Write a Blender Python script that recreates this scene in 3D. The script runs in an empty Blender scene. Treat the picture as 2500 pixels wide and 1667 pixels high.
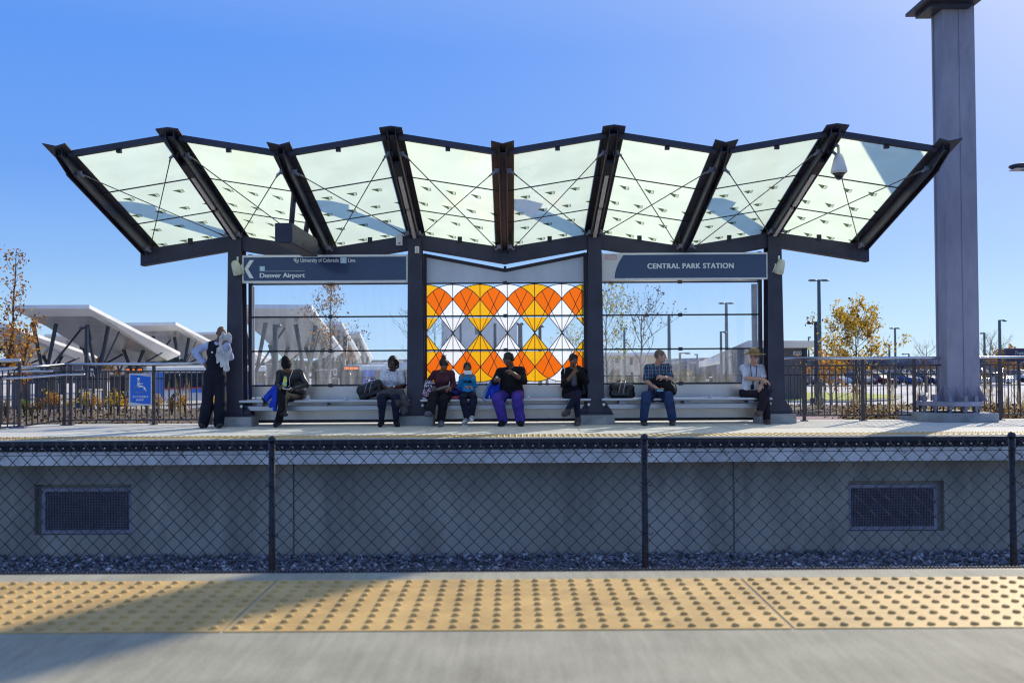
import bpy, bmesh, math, random
import numpy as np
from mathutils import Vector, Matrix
R = random.Random(7)
PI = math.pi
rad = math.radians
scene = bpy.context.scene
COL = scene.collection

# ------------------------------------------------------------------ camera
F = 2430.0
CAM = Vector((0, 0, 1.12))
ROT = Matrix.Rotation(rad(90 + 1.214), 3, 'X') @ Matrix.Rotation(rad(-0.33), 3, 'Z')
cam = bpy.data.cameras.new('camera')
cam.sensor_width = 36
cam.lens = F / 2500 * 36
cam.clip_end = 6000
cam.clip_start = 0.05
cam.dof.use_dof = True
cam.dof.focus_distance = 17.5
cam.dof.aperture_fstop = 2.6
co = bpy.data.objects.new('camera', cam)
COL.objects.link(co)
co.matrix_world = Matrix.Translation(CAM) @ ROT.to_4x4()
scene.camera = co


def P(u, v, Y):
    """world point at depth Y seen at photo position u, v"""
    d = ROT @ Vector(((u - 1250) / F, (833.5 - v) / F, -1))
    return CAM + d * (Y / d.y)


def G(u, v, z=0.0):
    """point on the horizontal plane z seen at photo position u, v"""
    d = ROT @ Vector(((u - 1250) / F, (833.5 - v) / F, -1))
    return CAM + d * ((z - CAM.z) / d.z)


def X(u, Y):
    return P(u, 885, Y).x


# ------------------------------------------------------------------ light
SUN_AZ, SUN_EL = rad(35.0), rad(27)
world = bpy.data.worlds.new('World')
scene.world = world
world.use_nodes = True
wn = world.node_tree
wn.nodes.clear()
wo = wn.nodes.new('ShaderNodeOutputWorld')
bg = wn.nodes.new('ShaderNodeBackground')
sky = wn.nodes.new('ShaderNodeTexSky')
sky.sky_type = 'NISHITA'
sky.sun_disc = False
sky.sun_elevation = SUN_EL
sky.sun_rotation = SUN_AZ
sky.altitude = 1600
sky.dust_density = 0.3
sky.ozone_density = 2.0
sdir = Vector((math.sin(SUN_AZ) * math.cos(SUN_EL), math.cos(SUN_AZ) * math.cos(SUN_EL), math.sin(SUN_EL)))


def wnode(t, **k):
    n = wn.nodes.new(t)
    for a, b in k.items():
        setattr(n, a, b)
    return n


def wlink(a, b):
    wn.links.new(a, b)


wtc = wnode('ShaderNodeTexCoord')
wnorm = wnode('ShaderNodeVectorMath', operation='NORMALIZE')
wlink(wtc.outputs['Generated'], wnorm.inputs[0])
wsep = wnode('ShaderNodeSeparateXYZ')
wlink(wnorm.outputs[0], wsep.inputs[0])
ramp = wnode('ShaderNodeValToRGB')
cr = ramp.color_ramp
stops = [(0.0, (0.30, 0.30, 0.30)), (0.495, (0.42, 0.46, 0.52)), (0.5, (0.56, 0.77, 0.94)), (0.525, (0.43, 0.67, 0.94)), (0.55, (0.29, 0.53, 0.92)),
         (0.59, (0.17, 0.39, 0.92)), (0.65, (0.115, 0.335, 0.93)), (0.76, (0.36, 0.52, 0.95)), (1.0, (0.12, 0.27, 0.76))]
while len(cr.elements) < len(stops):
    cr.elements.new(0.5)
for e, (p_, c_) in zip(cr.elements, stops):
    e.position = p_
for e, (p_, c_) in zip(cr.elements, stops):
    e.color = (*c_, 1)
wmap = wnode('ShaderNodeMath', operation='MULTIPLY_ADD')
wmap.inputs[1].default_value = 0.5
wmap.inputs[2].default_value = 0.5
wlink(wsep.outputs['Z'], wmap.inputs[0])
wlink(wmap.outputs[0], ramp.inputs[0])
tint = wnode('ShaderNodeMix', data_type='RGBA', blend_type='MULTIPLY')
tint.inputs['Factor'].default_value = 1
tint.inputs['B'].default_value = (0.055, 0.085, 0.15, 1)
wlink(sky.outputs[0], tint.inputs['A'])
wmix = wnode('ShaderNodeMix', data_type='RGBA')
wmix.inputs['Factor'].default_value = 0.86
wlink(tint.outputs['Result'], wmix.inputs['A'])
wlink(ramp.outputs[0], wmix.inputs['B'])
# aureole around the sun
wdot = wnode('ShaderNodeVectorMath', operation='DOT_PRODUCT')
wdot.inputs[1].default_value = sdir[:]
wlink(wnorm.outputs[0], wdot.inputs[0])
wac = wnode('ShaderNodeMath', operation='ARCCOSINE')
wlink(wdot.outputs['Value'], wac.inputs[0])
wmul = wnode('ShaderNodeMath', operation='MULTIPLY')
wmul.inputs[1].default_value = -1 / rad(11)
wlink(wac.outputs[0], wmul.inputs[0])
wexp = wnode('ShaderNodeMath', operation='EXPONENT')
wlink(wmul.outputs[0], wexp.inputs[0])
wgl = wnode('ShaderNodeMix', data_type='RGBA', blend_type='ADD')
wlink(wexp.outputs[0], wgl.inputs['Factor'])
wlink(wmix.outputs['Result'], wgl.inputs['A'])
wgl.inputs['B'].default_value = (1.25, 0.95, 0.16, 1)
bg.inputs['Strength'].default_value = 1.0
wlink(wgl.outputs['Result'], bg.inputs['Color'])
wlink(bg.outputs[0], wo.inputs[0])
sun = bpy.data.lights.new('sun', 'SUN')
sun.energy = 5.0
sun.angle = rad(0.53)
sun.color = (1.0, 0.90, 0.73)
so = bpy.data.objects.new('sun', sun)
COL.objects.link(so)
so.rotation_euler = sdir.to_track_quat('Z', 'Y').to_euler()
so.location = sdir * 50
scene.view_settings.view_transform = 'Standard'
scene.view_settings.look = 'None'
scene.view_settings.exposure = 0
try:
    scene.cycles.transparent_max_bounces = 24
    scene.cycles.max_bounces = 7
    scene.cycles.filter_width = 1.2
    scene.cycles.sample_clamp_indirect = 6
except Exception:
    pass


# ------------------------------------------------------------------ materials
def _nt(name):
    m = bpy.data.materials.new(name)
    m.use_nodes = True
    nt = m.node_tree
    b = nt.nodes.get('Principled BSDF')
    return m, nt, b


def mat(name, col, rough=0.6, metal=0.0, var=0.12, scale=6.0, bump=0.0, bscale=60.0, spec=0.5, stretch=None,
        col2=None, coat=0.0, emit=None, estr=0.0, detail=4.0, world_pos=False, stain=0.0, sscale=0.7, sstretch=(1, 1, 1)):
    m, nt, b = _nt(name)
    L = nt.links
    tc = nt.nodes.new('ShaderNodeTexCoord')
    src = tc.outputs['Object']
    if world_pos:
        g = nt.nodes.new('ShaderNodeNewGeometry')
        src = g.outputs['Position']
    if stretch:
        mp = nt.nodes.new('ShaderNodeMapping')
        mp.inputs['Scale'].default_value = stretch
        L.new(src, mp.inputs[0])
        src = mp.outputs[0]
    n = nt.nodes.new('ShaderNodeTexNoise')
    n.inputs['Scale'].default_value = scale
    n.inputs['Detail'].default_value = detail
    L.new(src, n.inputs['Vector'])
    rp = nt.nodes.new('ShaderNodeValToRGB')
    c2 = col2 or tuple(c * (1 - 2 * var) for c in col)
    c1 = tuple(min(1, c * (1 + var)) for c in col) if col2 is None else col
    rp.color_ramp.elements[0].position = 0.32
    rp.color_ramp.elements[1].position = 0.68
    rp.color_ramp.elements[0].color = (*c2, 1)
    rp.color_ramp.elements[1].color = (*c1, 1)
    L.new(n.outputs['Fac'], rp.inputs[0])
    last = rp.outputs[0]
    if stain:
        g2 = nt.nodes.new('ShaderNodeNewGeometry')
        mp2 = nt.nodes.new('ShaderNodeMapping')
        mp2.inputs['Scale'].default_value = sstretch
        n3 = nt.nodes.new('ShaderNodeTexNoise')
        n3.inputs['Scale'].default_value = sscale
        n3.inputs['Detail'].default_value = 9
        n3.inputs['Roughness'].default_value = 0.68
        L.new(g2.outputs['Position'], mp2.inputs[0])
        L.new(mp2.outputs[0], n3.inputs['Vector'])
        r3 = nt.nodes.new('ShaderNodeValToRGB')
        r3.color_ramp.elements[0].position = 0.40
        r3.color_ramp.elements[1].position = 0.56
        r3.color_ramp.elements[0].color = (1 - stain, 1 - stain, 1 - stain * 0.95, 1)
        r3.color_ramp.elements[1].color = (1, 1, 1, 1)
        L.new(n3.outputs['Fac'], r3.inputs[0])
        mm = nt.nodes.new('ShaderNodeMix')
        mm.data_type = 'RGBA'
        mm.blend_type = 'MULTIPLY'
        mm.inputs['Factor'].default_value = 1
        L.new(last, mm.inputs['A'])
        L.new(r3.outputs[0], mm.inputs['B'])
        last = mm.outputs['Result']
    L.new(last, b.inputs['Base Color'])
    b.inputs['Roughness'].default_value = rough
    b.inputs['Metallic'].default_value = metal
    b.inputs['Specular IOR Level'].default_value = spec
    b.inputs['Coat Weight'].default_value = coat
    if emit:
        b.inputs['Emission Color'].default_value = (*emit, 1)
        b.inputs['Emission Strength'].default_value = estr
    if bump:
        n2 = nt.nodes.new('ShaderNodeTexNoise')
        n2.inputs['Scale'].default_value = bscale
        n2.inputs['Detail'].default_value = 5
        L.new(src, n2.inputs['Vector'])
        bp = nt.nodes.new('ShaderNodeBump')
        bp.inputs['Strength'].default_value = bump
        bp.inputs['Distance'].default_value = 0.02
        L.new(n2.outputs['Fac'], bp.inputs['Height'])
        L.new(bp.outputs[0], b.inputs['Normal'])
    return m


def two_sided_fresnel(nt, ior):
    L = nt.links
    g = nt.nodes.new('ShaderNodeNewGeometry')
    mr = nt.nodes.new('ShaderNodeMapRange')
    mr.inputs['To Min'].default_value = ior
    mr.inputs['To Max'].default_value = 1 / ior
    L.new(g.outputs['Backfacing'], mr.inputs['Value'])
    fr = nt.nodes.new('ShaderNodeFresnel')
    L.new(mr.outputs[0], fr.inputs[0])
    return fr


def glassmat(name, tint=(0.93, 0.96, 1.0), haze=0.06, hazecol=(0.8, 0.85, 0.9), gl=1.0):
    m, nt, b = _nt(name)
    nt.nodes.remove(b)
    L = nt.links
    out = nt.nodes.get('Material Output')
    tr = nt.nodes.new('ShaderNodeBsdfTransparent')
    tr.inputs[0].default_value = (*tint, 1)
    df = nt.nodes.new('ShaderNodeBsdfTranslucent')
    df.inputs[0].default_value = (*hazecol, 1)
    gs = nt.nodes.new('ShaderNodeBsdfGlossy')
    gs.inputs['Roughness'].default_value = 0.02
    fr = two_sided_fresnel(nt, 1.35)
    m1 = nt.nodes.new('ShaderNodeMixShader')
    m2 = nt.nodes.new('ShaderNodeMixShader')
    tc = nt.nodes.new('ShaderNodeTexCoord')
    mp = nt.nodes.new('ShaderNodeMapping')
    mp.inputs['Scale'].default_value = (9, 9, 1.2)
    n = nt.nodes.new('ShaderNodeTexNoise')
    n.inputs['Scale'].default_value = 1.3
    n.inputs['Detail'].default_value = 6
    mr = nt.nodes.new('ShaderNodeMapRange')
    mr.inputs['From Min'].default_value = 0.4
    mr.inputs['From Max'].default_value = 0.75
    mr.inputs['To Min'].default_value = haze * 0.5
    mr.inputs['To Max'].default_value = haze * 2.0
    L.new(tc.outputs['Object'], mp.inputs[0])
    L.new(mp.outputs[0], n.inputs['Vector'])
    L.new(n.outputs['Fac'], mr.inputs['Value'])
    L.new(mr.outputs[0], m1.inputs[0])
    L.new(tr.outputs[0], m1.inputs[1])
    L.new(df.outputs[0], m1.inputs[2])
    L.new(fr.outputs[0], m2.inputs[0])
    L.new(m1.outputs[0], m2.inputs[1])
    L.new(gs.outputs[0], m2.inputs[2])
    L.new(m2.outputs[0], out.inputs[0])
    return m


def translucent(name, col, diff=0.25, clear=0.0, gloss=True, clearcol=(1, 1, 1), ior=1.4, rough=0.03, var=0.04):
    m, nt, b = _nt(name)
    nt.nodes.remove(b)
    L = nt.links
    out = nt.nodes.get('Material Output')
    tl = nt.nodes.new('ShaderNodeBsdfTranslucent')
    df = nt.nodes.new('ShaderNodeBsdfDiffuse')
    tc = nt.nodes.new('ShaderNodeTexCoord')
    n = nt.nodes.new('ShaderNodeTexNoise')
    n.inputs['Scale'].default_value = 1.7
    n.inputs['Detail'].default_value = 5
    rp = nt.nodes.new('ShaderNodeValToRGB')
    rp.color_ramp.elements[0].position = 0.35
    rp.color_ramp.elements[1].position = 0.65
    rp.color_ramp.elements[0].color = (*[c * (1 - var) for c in col], 1)
    rp.color_ramp.elements[1].color = (*col, 1)
    L.new(tc.outputs['Object'], n.inputs['Vector'])
    L.new(n.outputs['Fac'], rp.inputs[0])
    L.new(rp.outputs[0], tl.inputs[0])
    L.new(rp.outputs[0], df.inputs[0])
    m1 = nt.nodes.new('ShaderNodeMixShader')
    m1.inputs[0].default_value = diff
    L.new(tl.outputs[0], m1.inputs[1])
    L.new(df.outputs[0], m1.inputs[2])
    last = m1
    if clear > 0:
        tr = nt.nodes.new('ShaderNodeBsdfTransparent')
        tr.inputs[0].default_value = (*clearcol, 1)
        m2 = nt.nodes.new('ShaderNodeMixShader')
        m2.inputs[0].default_value = clear
        L.new(m1.outputs[0], m2.inputs[1])
        L.new(tr.outputs[0], m2.inputs[2])
        last = m2
    if gloss:
        gs = nt.nodes.new('ShaderNodeBsdfGlossy')
        gs.inputs['Roughness'].default_value = rough
        fr = two_sided_fresnel(nt, ior)
        m3 = nt.nodes.new('ShaderNodeMixShader')
        L.new(fr.outputs[0], m3.inputs[0])
        L.new(last.outputs[0], m3.inputs[1])
        L.new(gs.outputs[0], m3.inputs[2])
        last = m3
    L.new(last.outputs[0], out.inputs[0])
    return m


# ------------------------------------------------------------------ mesh builder
def sm(seq):
    return [Vector(s) for s in seq]


class MB:
    def __init__(s):
        s.v = []
        s.f = []
        s.m = []

    def add(s, vs, fs, m=0):
        o = len(s.v)
        s.v += [tuple(v) for v in vs]
        s.f += [tuple(i + o for i in f) for f in fs]
        s.m += [m] * len(fs)
        return s

    def hexa(s, p, m=0):
        """8 corner points: bottom 4 (ccw) then top 4"""
        return s.add(p, [(3, 2, 1, 0), (4, 5, 6, 7), (0, 1, 5, 4), (1, 2, 6, 5), (2, 3, 7, 6), (3, 0, 4, 7)], m)

    def box(s, x0, x1, y0, y1, z0, z1, m=0, M=None):
        p = [(x0, y0, z0), (x1, y0, z0), (x1, y1, z0), (x0, y1, z0), (x0, y0, z1), (x1, y0, z1), (x1, y1, z1), (x0, y1, z1)]
        if M is not None:
            p = [M @ Vector(q) for q in p]
        return s.hexa(p, m)

    def cbox(s, c, d, m=0, M=None):
        x, y, z = c
        a, b, e = d[0] / 2, d[1] / 2, d[2] / 2
        if M is not None:
            return s.box(-a, a, -b, b, -e, e, m, Matrix.Translation(c) @ M)
        return s.box(x - a, x + a, y - b, y + b, z - e, z + e, m)

    def bar(s, a, b, w, h, m=0, up=(0, 0, 1)):
        a, b = Vector(a), Vector(b)
        d = (b - a).normalized()
        upv = Vector(up)
        sd = d.cross(upv)
        if sd.length < 1e-5:
            sd = d.cross(Vector((0, 1, 0)))
        sd.normalize()
        uv = sd.cross(d)
        p = []
        for q in (a, b):
            for sx, sz in ((-1, -1), (1, -1), (1, 1), (-1, 1)):
                p.append(q + sd * sx * w / 2 + uv * sz * h / 2)
        return s.add(p, [(0, 1, 2, 3), (7, 6, 5, 4), (0, 4, 5, 1), (1, 5, 6, 2), (2, 6, 7, 3), (3, 7, 4, 0)], m)

    def tube(s, pts, r, n=8, m=0, caps=True):
        pts = sm(pts)
        rs = r if isinstance(r, (list, tuple)) else [r] * len(pts)
        rings = []
        prev = None
        for i, p in enumerate(pts):
            if i == 0:
                d = pts[1] - pts[0]
            elif i == len(pts) - 1:
                d = pts[-1] - pts[-2]
            else:
                d = (pts[i + 1] - pts[i]).normalized() + (pts[i] - pts[i - 1]).normalized()
            if d.length < 1e-9:
                d = Vector((0, 0, 1))
            d.normalize()
            if prev is None:
                a = d.orthogonal().normalized()
            else:
                a = prev - d * prev.dot(d)
                if a.length < 1e-6:
                    a = d.orthogonal()
                a.normalize()
            prev = a
            b = d.cross(a)
            rings.append([p + (a * math.cos(2 * PI * k / n) + b * math.sin(2 * PI * k / n)) * rs[i] for k in range(n)])
        vs = [q for g in rings for q in g]
        fs = []
        for i in range(len(pts) - 1):
            for k in range(n):
                fs.append((i * n + k, i * n + (k + 1) % n, (i + 1) * n + (k + 1) % n, (i + 1) * n + k))
        if caps:
            fs.append(tuple(range(n - 1, -1, -1)))
            fs.append(tuple((len(pts) - 1) * n + k for k in range(n)))
        return s.add(vs, fs, m)

    def prism(s, poly, d, m=0, mside=None):
        """poly: list of 3D points (planar), extruded by vector d"""
        n = len(poly)
        d = Vector(d)
        vs = [Vector(p) for p in poly] + [Vector(p) + d for p in poly]
        s.add(vs, [tuple(range(n))[::-1], tuple(range(n, 2 * n))], m)
        return s.add(vs, [(i, (i + 1) % n, n + (i + 1) % n, n + i) for i in range(n)], m if mside is None else mside)

    def face(s, poly, m=0):
        return s.add(poly, [tuple(range(len(poly)))], m)

    def ell(s, c, r, M=None, nu=12, nv=8, m=0):
        c = Vector(c)
        vs = []
        for j in range(nv + 1):
            t = PI * j / nv
            for i in range(nu):
                a = 2 * PI * i / nu
                q = Vector((r[0] * math.sin(t) * math.cos(a), r[1] * math.sin(t) * math.sin(a), r[2] * math.cos(t)))
                if M is not None:
                    q = M @ q
                vs.append(c + q)
        fs = []
        for j in range(nv):
            for i in range(nu):
                fs.append((j * nu + i, (j + 1) * nu + i, (j + 1) * nu + (i + 1) % nu, j * nu + (i + 1) % nu))
        return s.add(vs, fs, m)

    def build(s, name, mats, parent=None, smooth=False, bevel=0, weld=False):
        if not isinstance(mats, (list, tuple)):
            mats = [mats]
        me = bpy.data.meshes.new(name)
        off = Vector((0, 0, 0))
        p = parent
        while p is not None:
            off += p.location
            p = p.parent
        me.from_pydata([(v[0] - off.x, v[1] - off.y, v[2] - off.z) for v in s.v], [], s.f)
        for x in mats:
            me.materials.append(x)
        if len(mats) > 1:
            me.polygons.foreach_set('material_index', s.m)
        if smooth:
            me.polygons.foreach_set('use_smooth', [True] * len(me.polygons))
        me.update()
        if weld or bevel:
            bm = bmesh.new()
            bm.from_mesh(me)
            bmesh.ops.remove_doubles(bm, verts=bm.verts, dist=1e-5)
            bmesh.ops.recalc_face_normals(bm, faces=bm.faces)
            bm.to_mesh(me)
            bm.free()
        o = bpy.data.objects.new(name, me)
        COL.objects.link(o)
        o.parent = parent
        if bevel:
            md = o.modifiers.new('bevel', 'BEVEL')
            md.width = bevel
            md.segments = 2
            md.limit_method = 'ANGLE'
        return o


def thing(name, label, cat, loc=(0, 0, 0), group=None):
    o = bpy.data.objects.new(name, None)
    o.empty_display_size = 0.1
    COL.objects.link(o)
    o.location = loc
    o['label'] = label
    o['category'] = cat
    if group:
        o['group'] = group
    return o


def tag(o, label, cat, group=None, kind=None):
    o['label'] = label
    o['category'] = cat
    if group:
        o['group'] = group
    if kind:
        o['kind'] = kind
    return o


def struct(o, label=None):
    o['kind'] = 'structure'
    if label:
        o['label'] = label
    return o


def copy_tree(o, loc, label=None, rotz=None):
    r = o.copy()
    COL.objects.link(r)
    r.location = loc
    if rotz is not None:
        r.rotation_euler = (0, 0, rotz)
    if label:
        r['label'] = label
    for ch in o.children:
        c = ch.copy()
        COL.objects.link(c)
        c.parent = r
        for g in ch.children:
            d = g.copy()
            COL.objects.link(d)
            d.parent = c
    return r


def text_mesh(txt, size, bold=0.0, shear=0.0, spacing=1.0):
    """list of (verts2d, faces) in the xz plane, width, height"""
    cu = bpy.data.curves.new('letters', 'FONT')
    cu.body = txt
    cu.size = size
    cu.offset = bold
    cu.shear = shear
    cu.space_character = spacing
    ob = bpy.data.objects.new('letters', cu)
    COL.objects.link(ob)
    dg = bpy.context.evaluated_depsgraph_get()
    me = bpy.data.meshes.new_from_object(ob.evaluated_get(dg))
    vs = [(v.co.x, v.co.y) for v in me.vertices]
    fs = [tuple(p.vertices) for p in me.polygons]
    bpy.data.objects.remove(ob)
    bpy.data.curves.remove(cu)
    bpy.data.meshes.remove(me)
    return vs, fs


def put_text(mb, txt, x0, x1, z0, z1, y, m=0, bold=0.0, shear=0.0, ax=None, spacing=1.0):
    """fit text into the x/z box on a plane facing the viewer (-Y); heavy letters are laid twice, a hair apart"""
    if bold > 0.013:
        w = (z1 - z0) * min(0.09, bold * 2.2)
        put_text(mb, txt, x0 + w, x1, z0, z1, y - 0.0006, m, 0.012, shear, ax, spacing)
        put_text(mb, txt, x0 + w * 0.5, x1 - w * 0.5, z0, z1, y - 0.0003, m, 0.012, shear, ax, spacing)
        x1, bold = x1 - w, 0.012
    vs, fs = text_mesh(txt, 1.0, bold, shear, spacing)
    xs = [v[0] for v in vs]
    ys = [v[1] for v in vs]
    a, b, c, d = min(xs), max(xs), min(ys), max(ys)
    out = []
    for v in vs:
        s = (v[0] - a) / (b - a)
        t = (v[1] - c) / (d - c)
        if ax is None:
            out.append((x0 + (x1 - x0) * s, y, z0 + (z1 - z0) * t))
        else:
            o, ex, ez = ax
            out.append(o + ex * (x0 + (x1 - x0) * s) + ez * (z0 + (z1 - z0) * t))
    mb.add(out, fs, m)


# ------------------------------------------------------------------ palette
M = {}
M['steel'] = mat('dark_painted_steel', (0.033, 0.033, 0.060), 0.45, 0.0, 0.15, 3, bump=0.04, bscale=200)
M['steel_brown'] = mat('dark_brown_steel', (0.060, 0.040, 0.036), 0.5, 0.0, 0.2, 5)
M['black'] = mat('black_metal', (0.012, 0.012, 0.018), 0.38, 0.0, 0.2, 10)
M['galv'] = mat('galvanised_steel', (0.30, 0.30, 0.37), 0.52, 0.55, 0.12, 2.2, bump=0.05, bscale=30, detail=8)
M['stainless'] = mat('stainless_tube', (0.62, 0.63, 0.66), 0.22, 1.0, 0.05, 5)
M['alu'] = mat('brushed_aluminium', (0.50, 0.53, 0.58), 0.38, 0.85, 0.06, 3, stretch=(0.4, 8, 30))
M['satin'] = mat('satin_steel_sheet', (0.66, 0.62, 0.60), 0.34, 0.75, 0.10, 1.2, stretch=(1.0, 1, 0.5))  # warm base and upright noise put soft reflections into the sheet's colour
M['concrete'] = mat('cast_concrete', (0.36, 0.36, 0.35), 0.85, 0, 0.12, 2.5, stain=0.28, sscale=3, bump=0.15, bscale=40, detail=8)
M['white'] = mat('white_paint', (0.78, 0.79, 0.78), 0.5, 0, 0.04, 2)
M['rubber'] = mat('black_rubber', (0.018, 0.018, 0.028), 0.6, 0, 0.2, 20)
# ------------------------------------------------------------------ ground, platforms
def broom(name, base, dark, sx=26.0, sy=2.6):
    m, nt, b = _nt(name)
    L = nt.links
    g = nt.nodes.new('ShaderNodeNewGeometry')
    mp = nt.nodes.new('ShaderNodeMapping')
    mp.inputs['Scale'].default_value = (sx, sy, 1)
    n1 = nt.nodes.new('ShaderNodeTexNoise')
    n1.inputs['Scale'].default_value = 1.0
    n1.inputs['Detail'].default_value = 6
    L.new(g.outputs['Position'], mp.inputs[0])
    L.new(mp.outputs[0], n1.inputs['Vector'])
    n2 = nt.nodes.new('ShaderNodeTexNoise')
    n2.inputs['Scale'].default_value = 2.4
    n2.inputs['Detail'].default_value = 9
    L.new(g.outputs['Position'], n2.inputs['Vector'])
    n3 = nt.nodes.new('ShaderNodeTexNoise')
    n3.inputs['Scale'].default_value = 70
    n3.inputs['Detail'].default_value = 3
    L.new(g.outputs['Position'], n3.inputs['Vector'])
    a = nt.nodes.new('ShaderNodeMath')
    a.operation = 'MULTIPLY_ADD'
    a.inputs[1].default_value = 0.34
    L.new(n1.outputs['Fac'], a.inputs[0])
    b2 = nt.nodes.new('ShaderNodeMath')
    b2.operation = 'MULTIPLY'
    b2.inputs[1].default_value = 0.50
    L.new(n2.outputs['Fac'], b2.inputs[0])
    L.new(b2.outputs[0], a.inputs[2])
    c2 = nt.nodes.new('ShaderNodeMath')
    c2.operation = 'MULTIPLY_ADD'
    c2.inputs[1].default_value = 0.28
    L.new(n3.outputs['Fac'], c2.inputs[0])
    L.new(a.outputs[0], c2.inputs[2])
    rp = nt.nodes.new('ShaderNodeValToRGB')
    rp.color_ramp.elements[0].position = 0.36
    rp.color_ramp.elements[1].position = 0.72
    rp.color_ramp.elements[0].color = (*dark, 1)
    rp.color_ramp.elements[1].color = (*base, 1)
    L.new(c2.outputs[0], rp.inputs[0])
    L.new(rp.outputs[0], b.inputs['Base Color'])
    b.inputs['Roughness'].default_value = 0.85
    b.inputs['Specular IOR Level'].default_value = 0.25
    bp = nt.nodes.new('ShaderNodeBump')
    bp.inputs['Strength'].default_value = 0.35
    bp.inputs['Distance'].default_value = 0.004
    L.new(c2.outputs[0], bp.inputs['Height'])
    L.new(bp.outputs[0], b.inputs['Normal'])
    return m


M['near_conc'] = broom('broomed_concrete', (0.46, 0.425, 0.30), (0.255, 0.235, 0.165))
M['far_conc'] = broom('platform_concrete', (0.70, 0.67, 0.57), (0.54, 0.52, 0.46), 9, 3)
M['tact'] = mat('yellow_tactile_plastic', (0.72, 0.47, 0.165), 0.6, 0, 0.10, 3.0, bump=0.12, bscale=260, spec=0.18, stain=0.22, sscale=2.3, col2=(0.62, 0.395, 0.135), world_pos=True, detail=8)
M['tact_far'] = mat('ochre_tactile_plastic', (0.62, 0.42, 0.15), 0.5, 0, 0.1, 3.0, world_pos=True)
M['wallconc'] = mat('platform_wall_concrete', (0.42, 0.39, 0.33), 0.88, 0, 0.10, 0.8, stretch=(1.6, 1, 0.45), stain=0.32, sscale=1.0, sstretch=(1.6, 1, 0.4), bump=0.2, bscale=60, detail=9, world_pos=True)
M['fascia'] = mat('fascia_concrete', (0.74, 0.70, 0.64), 0.8, 0, 0.10, 1.2, stretch=(1.5, 1, 1), stain=0.22, sscale=2.0, bump=0.15, bscale=50, detail=8, world_pos=True)

NE = G(1250, 1393).y      # near platform edge
mb = MB()
mb.box(-12, 12, -14, NE - 0.03, -0.9, 0)
struct(mb.build('near_platform', M['near_conc']), 'broom finished concrete platform in the foreground')
mb = MB()
mb.box(-12, 12, NE - 0.03, NE + 0.02, -0.16, -0.004)
for i in range(700):
    x = -7 + i * 0.02
    mb.box(x, x + 0.010, NE + 0.02, NE + 0.032, -0.15, 0.004)
struct(mb.build('platform_rubber_edge', M['rubber']), 'black ribbed rubber edge of the near platform')


def tactile(x0, x1, y0, y1, z, mat_, nx, ny, seg=10, r=0.0165, hgt=0.009, name='tactile_paving', parent=None):
    mb = MB()
    mb.box(x0 + 0.007, x1 - 0.007, y0, y1, z - 0.002, z + 0.004)
    # domes
    cs, vs, fs = [], [], []
    prof = [(1.0, 0.0), (0.93, 0.45), (0.72, 0.82), (0.4, 1.0)]
    for i in range(nx):
        for j in range(ny):
            cx = x0 + (i + 0.5) * (x1 - x0) / nx
            cy = y0 + (j + 0.5) * (y1 - y0) / ny
            o = len(vs)
            for a, b in prof:
                for k in range(seg):
                    t = 2 * PI * k / seg
                    vs.append((cx + math.cos(t) * r * a, cy + math.sin(t) * r * a, z + 0.0038 + hgt * b))
            for q in range(len(prof) - 1):
                for k in range(seg):
                    fs.append((o + q * seg + k, o + q * seg + (k + 1) % seg, o + (q + 1) * seg + (k + 1) % seg, o + (q + 1) * seg + k))
            fs.append(tuple(o + 3 * seg + k for k in range(seg)))
    mb.add(vs, fs, 0)
    o = mb.build(name, mat_, parent)
    return o


labs = ['leftmost yellow tactile paving panel on the near platform', 'shaded yellow tactile panel left of centre on the near platform',
        'middle yellow tactile panel with raised domes on the near platform', 'yellow tactile panel at the right of the near platform']
for k in range(4):
    x0 = -6.0 + 2.39 * (k) + 0.0
    x0 = -1.22 + 2.39 * (k - 2)
    o = tactile(x0, x0 + 2.39, G(1250, 1539).y, G(1250, 1415).y, 0.0, M['tact'], 26, 10, seg=14, r=0.0180, hgt=0.0125)
    struct(o, labs[k])

# far platform
FE = 14.85
BE = 18.95
mb = MB()
mb.box(-14, 14, FE + 0.02, BE, -0.36, 0)
o = mb.build('far_platform', M['far_conc'])
struct(o, 'light concrete far platform deck under the shelter')
for k, x in enumerate([-10.2, -6.6, -3.0, 0.6, 4.2, 7.8]):
    pass
mb = MB()
for x in (-8.9, -6.4, -3.9, -1.4, 1.1, 3.6, 6.1, 8.6):
    mb.box(x, x + 0.012, FE + 1.2, BE - 0.4, 0.001, 0.003)
struct(mb.build('platform_joints', M['concrete']), 'thin joints across the far platform deck')
mb = MB()
mb.box(-14, 14, FE - 0.02, FE + 0.02, -0.37, -0.165)
struct(mb.build('platform_fascia', M['fascia']), 'pale concrete fascia below the far platform edge')
mb = MB()
mb.box(-14, 14, FE - 0.06, FE + 0.02, -0.075, -0.012)
mb.box(-14, 14, FE - 0.035, FE + 0.02, -0.165, -0.076)
for i in range(118):
    x = -9 + i * 0.155
    mb.cbox((x, FE - 0.04, -0.115), (0.022, 0.012, 0.022), 1)
for i in range(900):
    x = -9 + i * 0.02
    mb.box(x, x + 0.008, FE - 0.045, FE - 0.034, -0.16, -0.08)
struct(mb.build('platform_bumper', [M['rubber'], M['alu']]), 'black rubber bumper along the far platform edge')
o = tactile(-11, 11, 14.97, 15.52, 0.0, M['tact_far'], 240, 6, seg=6, r=0.024, hgt=0.010, name='tactile_strip')
struct(o, 'ochre tactile strip along the far platform edge')

WY = 15.35     # recessed wall below the far platform


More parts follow.
